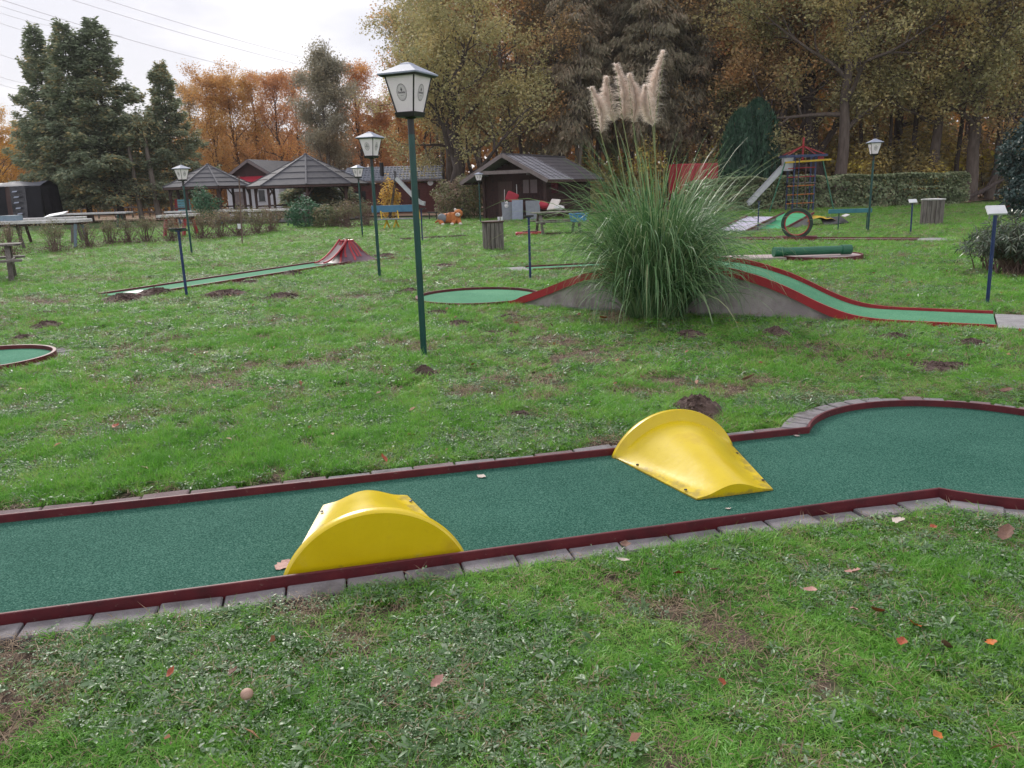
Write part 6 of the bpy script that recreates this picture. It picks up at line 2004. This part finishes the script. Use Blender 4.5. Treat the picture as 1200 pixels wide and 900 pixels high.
# ------------------------------------------------------------------ playground
_p = (-5.044, 35.703)
be = thing('garden_bench', 'blue bench with yellow legs between the second lamp and the nearest lamp', 'bench', _p, R(-2))
_sc = _p[1] / 920.0
MB().box((0, .25, .87), (52 * _sc, .05, .30)).build('backrest', M['sky_blue'], be, bevel=.01)
for j in range(2): MB().box((0.1, -.15 + j * .2, .42), (44 * _sc, .17, .04)).build('seat_plank', M['slate'], be)
for x_ in (-.42, .0):
    MB().bar((x_, -.22, 0), (x_ + .12, 0, .40), .06, .05).build('leg', M['yellow_paint'], be)
    MB().bar((x_ + .2, .2, 0), (x_ + .08, 0, .40), .06, .05).build('leg', M['yellow_paint'], be)
for x_ in (-.6, .15, 1.1): MB().bar((x_ + .06, .1, .40), (x_, .22, .78), .05, .04).build('back_stay', M['yellow_paint'], be)
sl_ = thing('playground_slide', 'silver playground slide coming down before the long red house', 'slide', (-5.671, 47.0, 0))
_t, _b2, _e = (-6.336, 47.000, 2.267), (-5.201, 46.600, 1.060), (-4.702, 46.400, 0.809)
o0 = Vector((-5.671, 47.0, 0))
P0, P1, P2 = Vector(_t) - o0, Vector(_b2) - o0, Vector(_e) - o0
pth = [P0, P0.lerp(P1, .5), P1, P1.lerp(P2, .5) + Vector((0, 0, -.06)), P2]
for s_, nm in ((-.26, 'side_rail'), (.26, 'side_rail')):
    mb = MB()
    for a, b in zip(pth[:-1], pth[1:]): mb.bar(a + Vector((0, s_, .1)), b + Vector((0, s_, .1)), .05, .2)
    mb.build(nm, M['steel'], sl_)
mb = MB()
for a, b in zip(pth[:-1], pth[1:]): mb.slab([a + Vector((0, -.25, 0)), b + Vector((0, -.25, 0)), b + Vector((0, .25, 0)), a + Vector((0, .25, 0))], .03)
mb.build('chute', M['steel'], sl_)
for s_ in (-.25, .25):
    MB().tube([P0 + Vector((-.05, s_, .5)), P0 + Vector((-.05, s_, 0)), Vector((P0.x - .55, s_, 0))], .03, 6).build('ladder_post', M['black_metal'], sl_)
for j in range(5): MB().tube([(P0.x - .09 - .1 * j, -.25, P0.z * (1 - .19 * (j + 1))), (P0.x - .09 - .1 * j, .25, P0.z * (1 - .19 * (j + 1)))], .02, 6).build('rung', M['black_metal'], sl_)
MB().tube([tuple(P1 + Vector((0, 0, -.02))), (P1.x - .1, P1.y, 0)], .03, 6).build('support', M['steel'], sl_)
st_ = thing('low_stool', 'small dark stool under the lower end of the silver slide', 'stool', (-4.104, 44.5, 0))
MB().box((0, 0, .44), (.55, .4, .05)).build('seat', M['black_metal'], st_)
for x_ in (-.2, .2):
    for y_ in (-.14, .14): MB().tube([(x_, y_, 0), (x_, y_, .42)], .02, 6).build('leg', M['black_metal'], st_)

# lying toy tiger: one body grown from a skeleton
def skin_body(name, m, verts, edges, radii, parent, sub=2):
    me = bpy.data.meshes.new(name)
    me.from_pydata(verts, edges, [])
    me.materials.append(m)
    o = link_mesh(name, me, parent)
    md = o.modifiers.new('skin', 'SKIN')
    for i, r_ in enumerate(radii):
        sv = me.skin_vertices[0].data[i] if me.skin_vertices else None
        if sv: sv.radius = r_ if hasattr(r_, '__len__') else (r_, r_)
    md.use_smooth_shade = True
    ss_ = o.modifiers.new('smooth', 'SUBSURF'); ss_.levels = ss_.render_levels = sub
    return o
def skin_mesh(name, m, verts, edges, radii, parent, root=0):
    me = bpy.data.meshes.new(name)
    bm_ = bmesh.new()
    lay = bm_.verts.layers.skin.verify()
    bv = []
    for v, r_ in zip(verts, radii):
        b = bm_.verts.new(v); b[lay].radius = r_ if hasattr(r_, '__len__') else (r_, r_); bv.append(b)
    bv[root][lay].use_root = True
    for a, b in edges: bm_.edges.new((bv[a], bv[b]))
    bm_.to_mesh(me); bm_.free()
    me.materials.append(m)
    o = link_mesh(name, me, parent)
    md = o.modifiers.new('skin', 'SKIN'); md.use_smooth_shade = True
    sb_ = o.modifiers.new('smooth', 'SUBSURF'); sb_.levels = sb_.render_levels = 2
    return o
_tg = (-2.739, 37.584)
tg = thing('toy_tiger', 'large orange toy tiger lying on the lawn left of the hut', 'toy tiger', (_tg[0], _tg[1], 0), R(-12), None, _tg[1] / 42.0 * .92)
skin_mesh('body', M['plush_orange'], [(-.35, 0, .36), (-.1, 0, .40), (.2, 0, .42), (.42, 0, .48), (.58, -.02, .60),
    (.40, -.20, .22), (.35, -.50, .10), (.62, -.10, .20), (.80, -.42, .10), (-.40, -.22, .20), (-.20, -.52, .09), (-.42, .2, .2), (-.5, .1, .12), (-.62, .05, .28), (-.82, .02, .16)],
    [(0, 1), (1, 2), (2, 3), (3, 4), (3, 5), (5, 6), (3, 7), (7, 8), (0, 9), (9, 10), (0, 11), (11, 12), (0, 13), (13, 14)],
    [.30, .31, .30, .25, .22, .15, .11, .15, .11, .17, .11, .16, .12, .07, .05], tg, 1)
hd_ = MB().ball((.62, -.10, .66), (.25, .24, .23), 18, 12).build('head', M['plush_orange'], tg, 60)
MB().ball((.64, -.31, .59), (.15, .10, .11), 12, 8).build('muzzle', M['plush_white'], hd_, 60)
MB().ball((.64, -.41, .63), (.04, .025, .03), 8, 6).build('nose', M['plush_black'], hd_, 60)
for s_ in (-1, 1):
    MB().ball((.62 + s_ * .19, -.06, .86), (.08, .04, .09), 10, 7).build('ear', M['plush_black'] if s_ > 0 else M['plush_white'], hd_, 60)
    MB().ball((.63 + s_ * .10, -.31, .71), (.03, .02, .035), 8, 6).build('eye', M['plush_black'], hd_, 60)
MB().ball((-.30, -.24, .42), (.28, .12, .24), 12, 8, (0, .3, 0)).build('grey_flank', M['slate'], tg, 60)
for x_, y_, z_ in ((.36, -.57, .08), (.82, -.50, .08), (-.18, -.58, .07)): MB().ball((x_, y_, z_), (.11, .13, .085), 12, 8).build('paw', M['plush_white'], tg, 60)
for k, x_ in enumerate((-.05, .10, .25, .38)):
    MB().tube([(x_ - .05, -.30 + .02 * k, .35), (x_, -.24 + .02 * k, .58), (x_ + .02, 0, .735 - .01 * k), (x_, .22, .55)], [.012, .03, .03, .012], 6).build('stripe', M['plush_black'], tg, 60)

# climbing tower with rungs and slide
_d = 42.0
cx_ = 15.334
tw_ = thing('climbing_tower', 'climbing tower with red roof frame, blue rim, ladder rungs and grey slide', 'climbing frame', (cx_, _d, 0), R(-6))
zr, zy, zap, zp = 2.777, 2.501, 3.284, 3.704
hw, hd2 = .95, .8
for sx in (-1, 1):
    for sy in (-1, 1):
        MB().box((sx * (.52 if sy < 0 else .58), sy * .55, zr / 2), (.075, .075, zr)).build('post', M['dark_blue'], tw_)
        MB().bar((sx * hw, sy * hd2, zr + .02), (0, 0, zap), .045).build('roof_bar', M['red_paint'], tw_)
for s_ in (-1, 1):
    MB().box((0, s_ * hd2, zr), (hw * 2 + .15, .06, .11)).build('roof_rim', M['dark_blue'], tw_)
    MB().box((s_ * hw, 0, zr + .005), (.06, hd2 * 2 - .07, .14)).build('roof_rim', M['dark_blue'], tw_)
MB().tube([(0, 0, zap - .75), (0, 0, zp)], .05, 8).build('mast', M['red_paint'], tw_)
MB().bar((-1.0, -.62, zy - .03), (1.25, -.62, zy + .05), .09).build('crossbar', M['yellow_paint'], tw_)
MB().box((.75, -.6, zy + .18), (.28, .08, .24)).build('end_bracket', M['red_paint'], tw_)
for j, zpx in enumerate((197.3, 206.5, 215, 223.5, 231.5)):
    z_ = zr * (.78 - .158 * j)
    MB().tube([(-.85, -.63, z_), (.5, -.63, z_ + .03)], .024, 6).build('rung', M['red_paint'] if j < 2 else M['orange_paint'], tw_)
for x_ in (-.52, -.32): MB().tube([(x_, -.66, 0), (x_, -.66, zr * .95)], .02, 6).build('ladder_rail', M['dark_blue'], tw_)
MB().tube([(-1.0, -.62, zy), (-1.75, -1.0, .05)], .035, 6).build('stay', M['tube_green'], tw_)
MB().tube([(.85, -.62, zy), (1.45, -1.0, .0)], .035, 6).build('stay', M['tube_green'], tw_)
MB().tube([(.05, -.62, zy), (.02, -.64, zy * .55), (.10, -.64, zy * .42), (-.05, -.64, .3)], .022, 6).build('climbing_rope', M['twig'], tw_)
a, b = Vector((-.95, 0, zr * .78)), Vector((-2.6, .1, .35))
for s_ in (-.28, .28): MB().bar(a + Vector((0, s_, .12)), b + Vector((0, s_, .12)), .05, .22).build('slide_side', M['steel'], tw_)
MB().slab([a + Vector((0, -.27, 0)), b + Vector((0, -.27, 0)), b + Vector((0, .27, 0)), a + Vector((0, .27, 0))], .04).build('slide_chute', M['steel'], tw_)
MB().box((-.75, 0, zr * .86), (.45, .6, .65)).build('slide_guard', M['steel'], tw_)
MB().box((0, 0, zr * .52), (1.2, 1.2, .06)).build('platform', M['old_wood'], tw_)

# red covered box trailer seen over the pampas grass
rt = thing('box_trailer', 'bright red covered box trailer behind the hedge and pampas grass', 'trailer', (11.549, 50, 0), R(16))
_w = 46 / 920 * 50
_zt = 2.747
MB().box((0, 0, (_zt + 1.0) / 2), (_w, 1.7, _zt - 1.0)).build('cover', M['red_cloth'], rt, bevel=.06)
MB().box((0, 0, .80), (_w + .05, 1.75, .4)).build('bed', M['red_rail'], rt)
for s_ in (-1, 1):
    w_ = MB().lathe([(.34, -.1), (.36, -.06), (.36, .06), (.34, .1), (.18, .1)], 20).build('wheel', M['black_metal'], rt, loc=(-.1, s_ * .82, .36), rot=(R(90), 0, 0))
for k in range(4):
    MB().bar((-_w / 2 + (k + .5) * _w / 4, -.86, 1.05), (-_w / 2 + (k + .5) * _w / 4, -.86, _zt - .05), .03).build('cover_seam', M['red_cloth'], rt)

# red and blue post by the bush on the right; stacked poles behind the hedge
rp2 = thing('swing_frame', 'red and blue playground posts beside the blue green bush', 'swing frame', (19.421, 31.0, 0))
MB().tube([(-.12, 0, 0), (.02, 0, 1.752)], .05, 8).build('post', M['red_paint'], rp2)
MB().tube([(.20, .2, 0), (.10, .1, 1.782)], .05, 8).build('post', M['dark_blue'], rp2)
for j in range(4): MB().tube([(-.16, -.02, .35 + .33 * j), (.03 + .02 * j, -.02, .35 + .33 * j)], .025, 6).build('peg', M['red_paint'], rp2)
for k, (x0, z0, x1_, z1, lab) in enumerate([(1128, 231, 1178, 204, 'lower of two fallen trunks leaning at the forest edge right'), (1130, 228, 1186, 190, 'upper of two fallen trunks leaning at the forest edge right')]):
    pass
lg = thing('fallen_tree', 'long fallen trunk leaning by the forest edge right of the hedge', 'fallen trunk', (28.473, 50, 0))
MB().tube([(0, 0, .12), (1.5, .2, .75), (3.3, .5, 1.65)], [.15, .13, .08], 8).build('trunk', M['bark_dark'], lg, 60)
lg = thing('fallen_tree', 'thin upright leaning branch crossing the long fallen trunk', 'fallen trunk', (30.112, 51, 0))
MB().tube([(0, 0, .4), (.9, .2, 1.6), (2.4, .4, 2.4)], [.07, .06, .04], 7).build('trunk', M['bark_dark'], lg, 60)

# ------------------------------------------------------------------ trees
tree_from(SPR1, 'spruce_tree', 'tall blue green spruce, leftmost of the close group of three', (-37.433, 68, 0), .4, (.95, .95, 1.10), 'spruces at the left')
tree_from(SPR2, 'spruce_tree', 'tall blue green spruce, middle of the close group of three', (-34.111, 66, 0), 2.1, (1.15, 1.15, 1.12), 'spruces at the left')
tree_from(SPR1, 'spruce_tree', 'tall blue green spruce, rightmost and widest of the close group of three', (-32.091, 67, 0), 3.9, (1.3, 1.3, 1.11), 'spruces at the left')
tree_from(SPR2, 'spruce_tree', 'smaller narrow spruce right of the group, above the smaller pavilion', (-28.111, 69, 0), 5.0, (.92, .92, .93), 'spruces at the left')
SPT = MB()
for px_, lab, k in ((-30.113, 'bare reddish trunk under the spruces, left one of two', .9), (-28.765, 'bare reddish trunk under the spruces, right one of two', 1.1)):
    t = thing('pine_tree', lab, 'tree', (px_, 65.5 + k, 0), 0)
    MB().tube([(0, 0, 0), (-.15, 0, 3), (-.4, .1, 7)], [.24 * k, .19 * k, .12], 10).build('trunk', M['bark_pale'], t, 60)
    V, F, rd = bush_np(int(90 + k * 10), 900, (1.6, 1.4, 1.6), .4, .25, .2)
    link_mesh('crown', np_mesh('pine_crown', V + np.array([-.4, .1, 7.2]), F, M['needle_blue'], rd), t)

LF = {'oak': M['leaf_oak'], 'olive': M['leaf_olive'], 'orange': M['leaf_orange'], 'rust': M['leaf_rust'], 'gold': M['leaf_gold'], 'grey': M['leaf_grey']}
def plant(px_at, y, proto, lab, rz, sc, leaf=None, name='autumn_tree', grp=None):
    return tree_from(proto, name, lab, (px_at, y, 0), rz, sc, grp, lmat=LF.get(leaf))
# behind the pavilions, left
for x, y, pr, lab, rz, sc, lf in [
    (-51.888, 84, BEECH1, 'golden orange tree at the left edge above the black tent', 0.3, 0.69, 'gold'),
    (-51.586, 88, BEECH2, 'thin orange tree between the tent and the spruces', 1.2, 0.63, 'orange'),
    (-56.102, 86, BEECH1, 'golden tree reaching in from beyond the left edge', 2.0, 0.76, 'gold'),
    (-49.871, 92, BEECH2, 'orange tree showing behind the left spruce', 2.8, 0.65, 'gold'),
    (-44.035, 94, BEECH1, 'orange tree showing low behind the widest spruce', .9, 0.59, 'gold'),
    (-38.182, 90, BEECH1, 'golden tree glimpsed between spruce and smaller pavilion', 1.9, 0.65, 'gold'),
    (-34.201, 90, BEECH2, 'olive orange tree right of the narrow spruce', 3.1, 0.87, 'oak'),
    (-29.797, 84, BEECH1, 'bright orange tree above the smaller pavilion', 4.0, 0.90, 'orange'),
    (-28.149, 86, BEECH1, 'orange tree above the clubhouse gable', 5.2, 0.92, 'orange'),
    (-26.483, 88, BEECH2, 'orange brown tree right of the clubhouse gable', .5, 0.90, 'orange'),
    (-23.241, 84, BEECH2, 'rusty thin tree left of the grey crown', 1.6, 0.87, 'rust'),
    (-16.535, 76, WILLOW, 'tall grey green crowned tree above the larger pavilion', 2.5, .98, None),
    (-23.125, 92, BEECH2, 'rust brown tree behind the grey crown, left', .8, 0.94, 'rust'),
    (-14.722, 82, BEECH2, 'rust brown tree right of the grey crown', 2.9, 0.90, 'rust'),
    (-12.026, 78, BEECH1, 'rusty tree behind the top of the second lamp', 3.7, 0.66, 'rust'),
    (-10.642, 84, BEECH1, 'orange tree above the long red house', 4.4, 0.75, 'orange'),
    (-7.512, 80, BEECH2, 'rusty tree behind the forked oak, left', 5.0, 0.85, 'rust')]:
    plant(x, y, pr, lab, rz, sc, lf, grp='autumn trees behind the pavilions')
# oaks along the forest edge
for x, y, pr, lab, rz, sc, lf in [
    (-3.172, 54, OAK3, 'broad forked oak behind the hut and the round bush', 0.6, 1.0, 'olive'),
    (-4.436, 64, OAK1, 'oak with tall crown rising behind the nearest lamp', 2.2, .92, 'olive'),
    (0.410, 60, OAK2, 'oak with tan crown behind the hut roof', 3.3, .95, 'oak'),
    (20.924, 50.5, OAK1, 'oak with straight pale trunk right of the climbing tower', 1.0, 1.0, 'olive'),
    (21.110, 54, OAK3, 'leaning forked oak just left of the straight oak', 4.3, 1.1, 'oak'),
    (27.861, 52, OAK2, 'oak above the left end of the fallen trunk', 2.6, 1.0, 'olive'),
    (29.283, 51, OAK1, 'oak with thick brown trunk above the fallen trunk', 3.9, 1.02, 'olive'),
    (27.738, 58, OAK2, 'oak behind the right lamp', 5.1, 1.05, 'oak'),
    (18.497, 56, OAK2, 'oak with crown above the thuja pair', .2, 1.02, 'olive'),
    (16.439, 60, OAK1, 'oak left of the thuja pair', 1.4, 1.0, 'oak'),
    (34.280, 55, OAK1, 'oak near the right edge behind the blue green bush', 2.0, 1.0, 'oak'),
    (34.909, 52, OAK2, 'oak reaching in from beyond the right edge', 4.8, 1.05, 'olive')]:
    plant(x, y, pr, lab, rz, sc, lf, 'oak_tree', 'oaks along the forest edge')
for x, y, pr, lab, rz, sc in [
    (2.697, 63, DARK1, 'dark hanging spruce at the left end of the dark spruce row', 0, 1.0),
    (4.293, 66, DARK2, 'dark hanging spruce, second from the left of the dark row', 1, 1.0),
    (5.063, 58, DARK1, 'dark spruce with pale bare trunk above the right end of the hut roof', 2, 1.0),
    (6.968, 63, DARK2, 'dark spruce behind the left plumes', 3, 1.0),
    (9.115, 67, DARK1, 'dark spruce behind the middle plumes', 4, 1.0),
    (9.592, 61, DARK2, 'dark spruce between the two plume groups', 5, 1.0),
    (10.139, 57.5, DARK1, 'dark spruce with thin pale trunk behind the tallest plume', 6, 1.05),
    (12.915, 64, DARK2, 'dark spruce right of the tallest plume', 7, 1.0),
    (13.096, 59, DARK1, 'dark spruce above the red trailer', 8, 1.0),
    (16.015, 65, DARK2, 'dark spruce above the right end of the red trailer', 9, 1.0),
    (18.659, 70, DARK1, 'dark spruce at the right end of the dark spruce row', 10, 1.0)]:
    plant(x, y, pr, lab, rz, sc, None, 'spruce_tree', 'dark spruces in a row at the forest edge')
for x, y, pr, lab, rz, sc, lf in [
    (19.337, 55, TALL1, 'slim trunk between the thuja pair and the climbing tower', .4, .95, 'oak'),
    (24.787, 54.5, TALL2, 'slim trunk directly behind the right lamp', 1.4, .95, 'olive'),
    (27.296, 53.5, TALL1, 'slim trunk left of the oak by the fallen trunk', 2.2, 1.0, 'oak'),
    (31.789, 53.0, TALL2, 'slim trunk left of the blue green bush', 3.3, 1.0, 'olive'),
    (17.798, 57.0, TALL1, 'slim trunk rising straight over the thuja tops', 5.3, 1.0, 'rust'),
    (31.501, 65.0, BEECH1, 'low golden tree glowing in the gap right of the right lamp', 1.0, .62, 'gold'),
    (34.447, 66.0, BEECH2, 'low yellow tree glowing in the gap above the small sign', 2.0, .55, 'gold'),
    (24.066, 64.0, BEECH1, 'low orange tree behind the climbing tower', 3.0, .50, 'orange'),
    (3.442, 70.0, BEECH1, 'orange brown tree in the gap over the hut roof', 4.0, .70, 'orange')]:
    plant(x, y, pr, lab, rz, sc, lf, grp='slim trees at the forest edge')
# bare stemmed pines at the front of the wood, their crowns above the view
rk = random.Random(23)
for x, y, r_, m, lab in [
    (4.801, 55.0, .13, 'bark_pale', 'pale bare pine stem above the right end of the hut roof'),
    (6.463, 59.0, .11, 'bark_pale', 'thin pale pine stem just behind the left plume'),
    (9.437, 54.5, .12, 'bark_pale', 'pale bare pine stem right behind the fifth plume'),
    (12.531, 57.0, .12, 'bark_spruce', 'brown bare pine stem above the red trailer'),
    (3.708, 57.0, .15, 'bark_dark', 'dark bare pine stem above the hut ridge'),
    (1.132, 58.0, .14, 'bark_dark', 'dark bare pine stem above the hut gable'),
    (-1.987, 56.0, .12, 'bark_pale', 'grey bare stem rising right of the farthest lamp'),
    (23.202, 53.0, .14, 'bark_dark', 'dark bare stem just left of the right lamp'),
    (24.884, 52.5, .13, 'bark_oak', 'brown bare stem right of the right lamp'),
    (28.970, 52.0, .16, 'bark_dark', 'dark bare stem between the two oaks by the fallen trunk'),
    (31.329, 51.5, .17, 'bark_oak', 'brown bare stem above the upper end of the fallen trunk')]:
    t = thing('pine_tree', lab, 'tree', (x * (y + 2.5) / y, y + 2.5, 0), rk.uniform(0, 6), 'bare stemmed pines at the forest edge')
    pts = [(0, 0, -.1)]
    for k in range(1, 9): pts.append((pts[-1][0] + rk.gauss(0, .14), pts[-1][1] + rk.gauss(0, .10), k * 2.5))
    tb = MB().tube(pts, [r_ * (1.25 if k == 0 else 1 - .09 * k) for k in range(9)], 9, cap=False)
    for k in range(9):
        z_ = rk.uniform(5, 15); a = rk.uniform(0, 6.28); l_ = rk.uniform(.5, 1.8)
        i_ = int(z_ / 2.5); p0 = Vector(pts[i_]).lerp(Vector(pts[i_ + 1]), z_ / 2.5 - i_)
        tb.tube([p0, p0 + Vector((math.cos(a) * l_, math.sin(a) * l_, rk.uniform(-.2, .5)))], [.03, .008], 4, cap=False)
    tb.build('trunk', M[m], t, 60)
    V, F, rd = bush_np(rk.randrange(999), 1500, (1.9, 1.9, 2.6), .30, .35, .2)
    link_mesh('crown', np_mesh('pine_crown', V + np.array([pts[-1][0], pts[-1][1], 19.0]), F, M['needle_dark'], rd), t)
# slim forest trees standing behind
rk = random.Random(17)
nF = 0
for row, (y0, step, x0, x1_) in enumerate([(68, 2.6, -5, 46), (77, 2.9, -6.5, 52), (88, 5.4, -7.5, 60)]):
    x = x0
    while x < x1_:
        y = y0 + rk.uniform(-3, 3)
        pr = TALL1 if rk.random() < .55 else TALL2
        lf = rk.choice(['rust', 'gold', 'oak', 'rust', 'orange'])
        plant(x + rk.uniform(-.8, .8), y, pr, {'rust': 'slim rust brown forest tree', 'gold': 'slim golden forest tree', 'oak': 'slim tan forest tree', 'orange': 'slim orange forest tree'}[lf] + ' behind the oaks and dark spruces', rk.uniform(0, 6.28), rk.uniform(.85, 1.1), lf, 'forest_tree', 'slim ' + lf + ' trees inside the forest')
        nF += 1
        x += step * rk.uniform(.75, 1.3)
for x, y, h_, lab in [(-48.703, 88, 2.2, 'golden bush glowing behind the timber fence, left'), (-45.605, 86, 1.9, 'golden bush behind the timber fence by the black tent'), (-43.651, 90, 2.4, 'yellow bush behind the fence under the spruces'), (-38.323, 88, 2.2, 'golden bush right of the bare reddish trunks'), (-33.825, 86, 2.0, 'golden bush left of the clubhouse')]:
    leafy('golden_bush', lab, 'bush', (x, y, 0), int(y + h_ * 10), 1500, (2.6, 1.5, h_), .26, M['leaf_gold'], shell=.3, stems=10, stem_r=.03)
# undergrowth bushes along the forest edge
rk = random.Random(5)
UND = [leafy('forest_bush', 'dark olive undergrowth bush at the forest edge', 'bush', (24.090, 54.5, 0), 70, 2300, (1.9, 1.4, 1.9), .24, M['leaf_under'], shell=.25, stems=16, group='undergrowth along the forest edge', stem_r=.03),
       leafy('forest_bush', 'dark olive undergrowth bush at the forest edge', 'bush', (27.033, 54.0, 0), 71, 2600, (1.7, 1.5, 2.3), .24, M['leaf_under'], shell=.25, stems=16, group='undergrowth along the forest edge', stem_r=.03)]
for px_, y, sc in [(-6.5, 66, .8), (-3.0, 62, .8), (1.0, 60, .8), (3.6, 61, .9), (5.6, 58, .9), (8.0, 60, .95), (9.8, 56, .9), (12.2, 58, 1.0), (15.0, 57, 1.1), (17.4, 55, 1.1), (19.4, 57.5, 1.0), (22.4, 56.5, 1.3), (25.0, 54.5, 1.2), (28.4, 55.5, 1.35), (30.6, 57, 1.2), (33, 55, 1.2), (36, 57, 1.2), (20.8, 61, 1.5), (27, 61, 1.6), (32, 62, 1.6), (23.5, 52.5, .85), (26.6, 51.5, .8)]:
    dup(rk.choice(UND), (px_, y, -.1), rk.uniform(0, 6), None, None, (sc * rk.uniform(.9, 1.3), sc, sc * rk.uniform(.8, 1.2)))
# the far wood that closes the view: one mass of leaves and poles
rng = np.random.default_rng(55)
n = 60000
x = rng.uniform(-75, 95, n); y = rng.uniform(96, 118, n)
hmax = np.where(x < -20, 8.5 + 2.5 * vnoise(x * .3 + 40, y * .05, 3), np.where(x < -8, 11, 10 + 4 * vnoise(x * .2 + 40, y * .05, 4)))
z = rng.random(n) ** .9 * hmax
dens = vnoise(x * .22 + 50, z * .30, 9) * .6 + vnoise(x * .6 + 50, z * .8, 10) * .4
kp = rng.random(n) < np.clip((dens - .30) * 3.0 + 1.25 - 1.35 * (z / 14), .04, 1)
P = np.stack([x, y, z], 1)[kp]
V, F, rd = leaves_np(rng, P, .85, .65, up=.2)
cl = vnoise(P[:, 0] * .12 + 60, P[:, 2] * .12, 12)
fw = link_mesh('forest', np_mesh('forest_leaves', V, F, leafmat('forest_leaf', [(.16, .10, .07), (.28, .16, .08), (.42, .22, .08), (.55, .33, .09)], trans=.5, patch=.6, pscale=.12), np.clip(cl * .7 + rd * .3, 0, 1)))
fw['kind'] = 'stuff'; fw['label'] = 'far autumn wood seen between the nearer trunks'
mb = MB(); rk = random.Random(2)
for i in range(150):
    xx = rk.uniform(-2, 90); yy = rk.uniform(93, 116); h_ = rk.uniform(12, 17)
    mb.tube([(xx, yy, 0), (xx + rk.gauss(0, .3), yy, h_ * .5), (xx + rk.gauss(0, .7), yy, h_)], [rk.uniform(.12, .24), .12, .04], 5, cap=False)
fp = mb.build('forest_trunks', M['bark_dark'], None, 60); fp['kind'] = 'stuff'; fp['label'] = 'far dark trunks deep inside the wood'

CABLES = [((-74.378, 150.000, 35.911), (-49.829, 190.000, 31.094)), ((-68.429, 150.000, 35.747), (-46.841, 190.000, 32.091)), ((-87.605, 150.000, 35.452), (-89.646, 190.000, 37.927)), ((-87.809, 150.000, 34.355), (-98.567, 190.000, 39.414)), ((-88.117, 150.000, 32.702), (-100.414, 190.000, 37.518)), ((-89.076, 150.000, 27.545), (-104.801, 190.000, 32.097)), ((-89.761, 150.000, 23.865), (-106.327, 190.000, 27.790)), ((-90.000, 150.000, 22.581), (-106.582, 190.000, 26.336)), ((-64.626, 150.000, 28.976), (-50.190, 190.000, 27.481))]
# ------------------------------------------------------------------ power lines across the upper left sky
for i, (a, b, c, d, lab) in enumerate([
    (88, 0, 330, 72, 'power cable, second highest where the pair enters at the top'), (128, 0, 345, 66, 'power cable, highest of all in the sky'),
    (0, 6, 118, 40, 'power cable, upper one leaving the left edge'), (0, 14, 70, 33, 'power cable close below the upper one at the left edge'), (0, 26, 62, 44, 'power cable, third at the left edge'),
    (0, 63, 44, 75, 'power cable, fourth at the left edge, faint'), (0, 89, 40, 99, 'power cable, lower pair at the left edge, upper'), (0, 98, 40, 107, 'power cable, lower pair at the left edge, lower'), (160, 48, 330, 92, 'power cable passing just above the narrow spruce')]):
    p, q = Vector(CABLES[i][0]), Vector(CABLES[i][1])
    e0, e1 = p + (p - q) * .6, q + (q - p) * .3
    pts = [e0.lerp(e1, u) - Vector((0, 0, 1.2 * 4 * u * (1 - u) - .9)) for u in np.linspace(0, 1, 14)]
    o = MB().tube(pts, .04, 5).build('power_cable', M['cable'], None, 60)
    tag(o, lab, 'cable', 'power cables')


# ------------------------------------------------------------------ thin damp autumn air
hz = MB().box((0, 200, 44.4), (822, 622, 91.0)).build('haze', bpy.data.materials.new('haze'))
hz['kind'] = 'stuff'
hm = hz.data.materials[0]
hm.use_nodes = True
hm.node_tree.nodes.clear()
_pv = hm.node_tree.nodes.new('ShaderNodeVolumePrincipled')
_pv.inputs['Color'].default_value = (0.93, 0.92, 0.94, 1)
_pv.inputs['Density'].default_value = 0.00030
_ho = hm.node_tree.nodes.new('ShaderNodeOutputMaterial')
hm.node_tree.links.new(_pv.outputs['Volume'], _ho.inputs['Volume'])
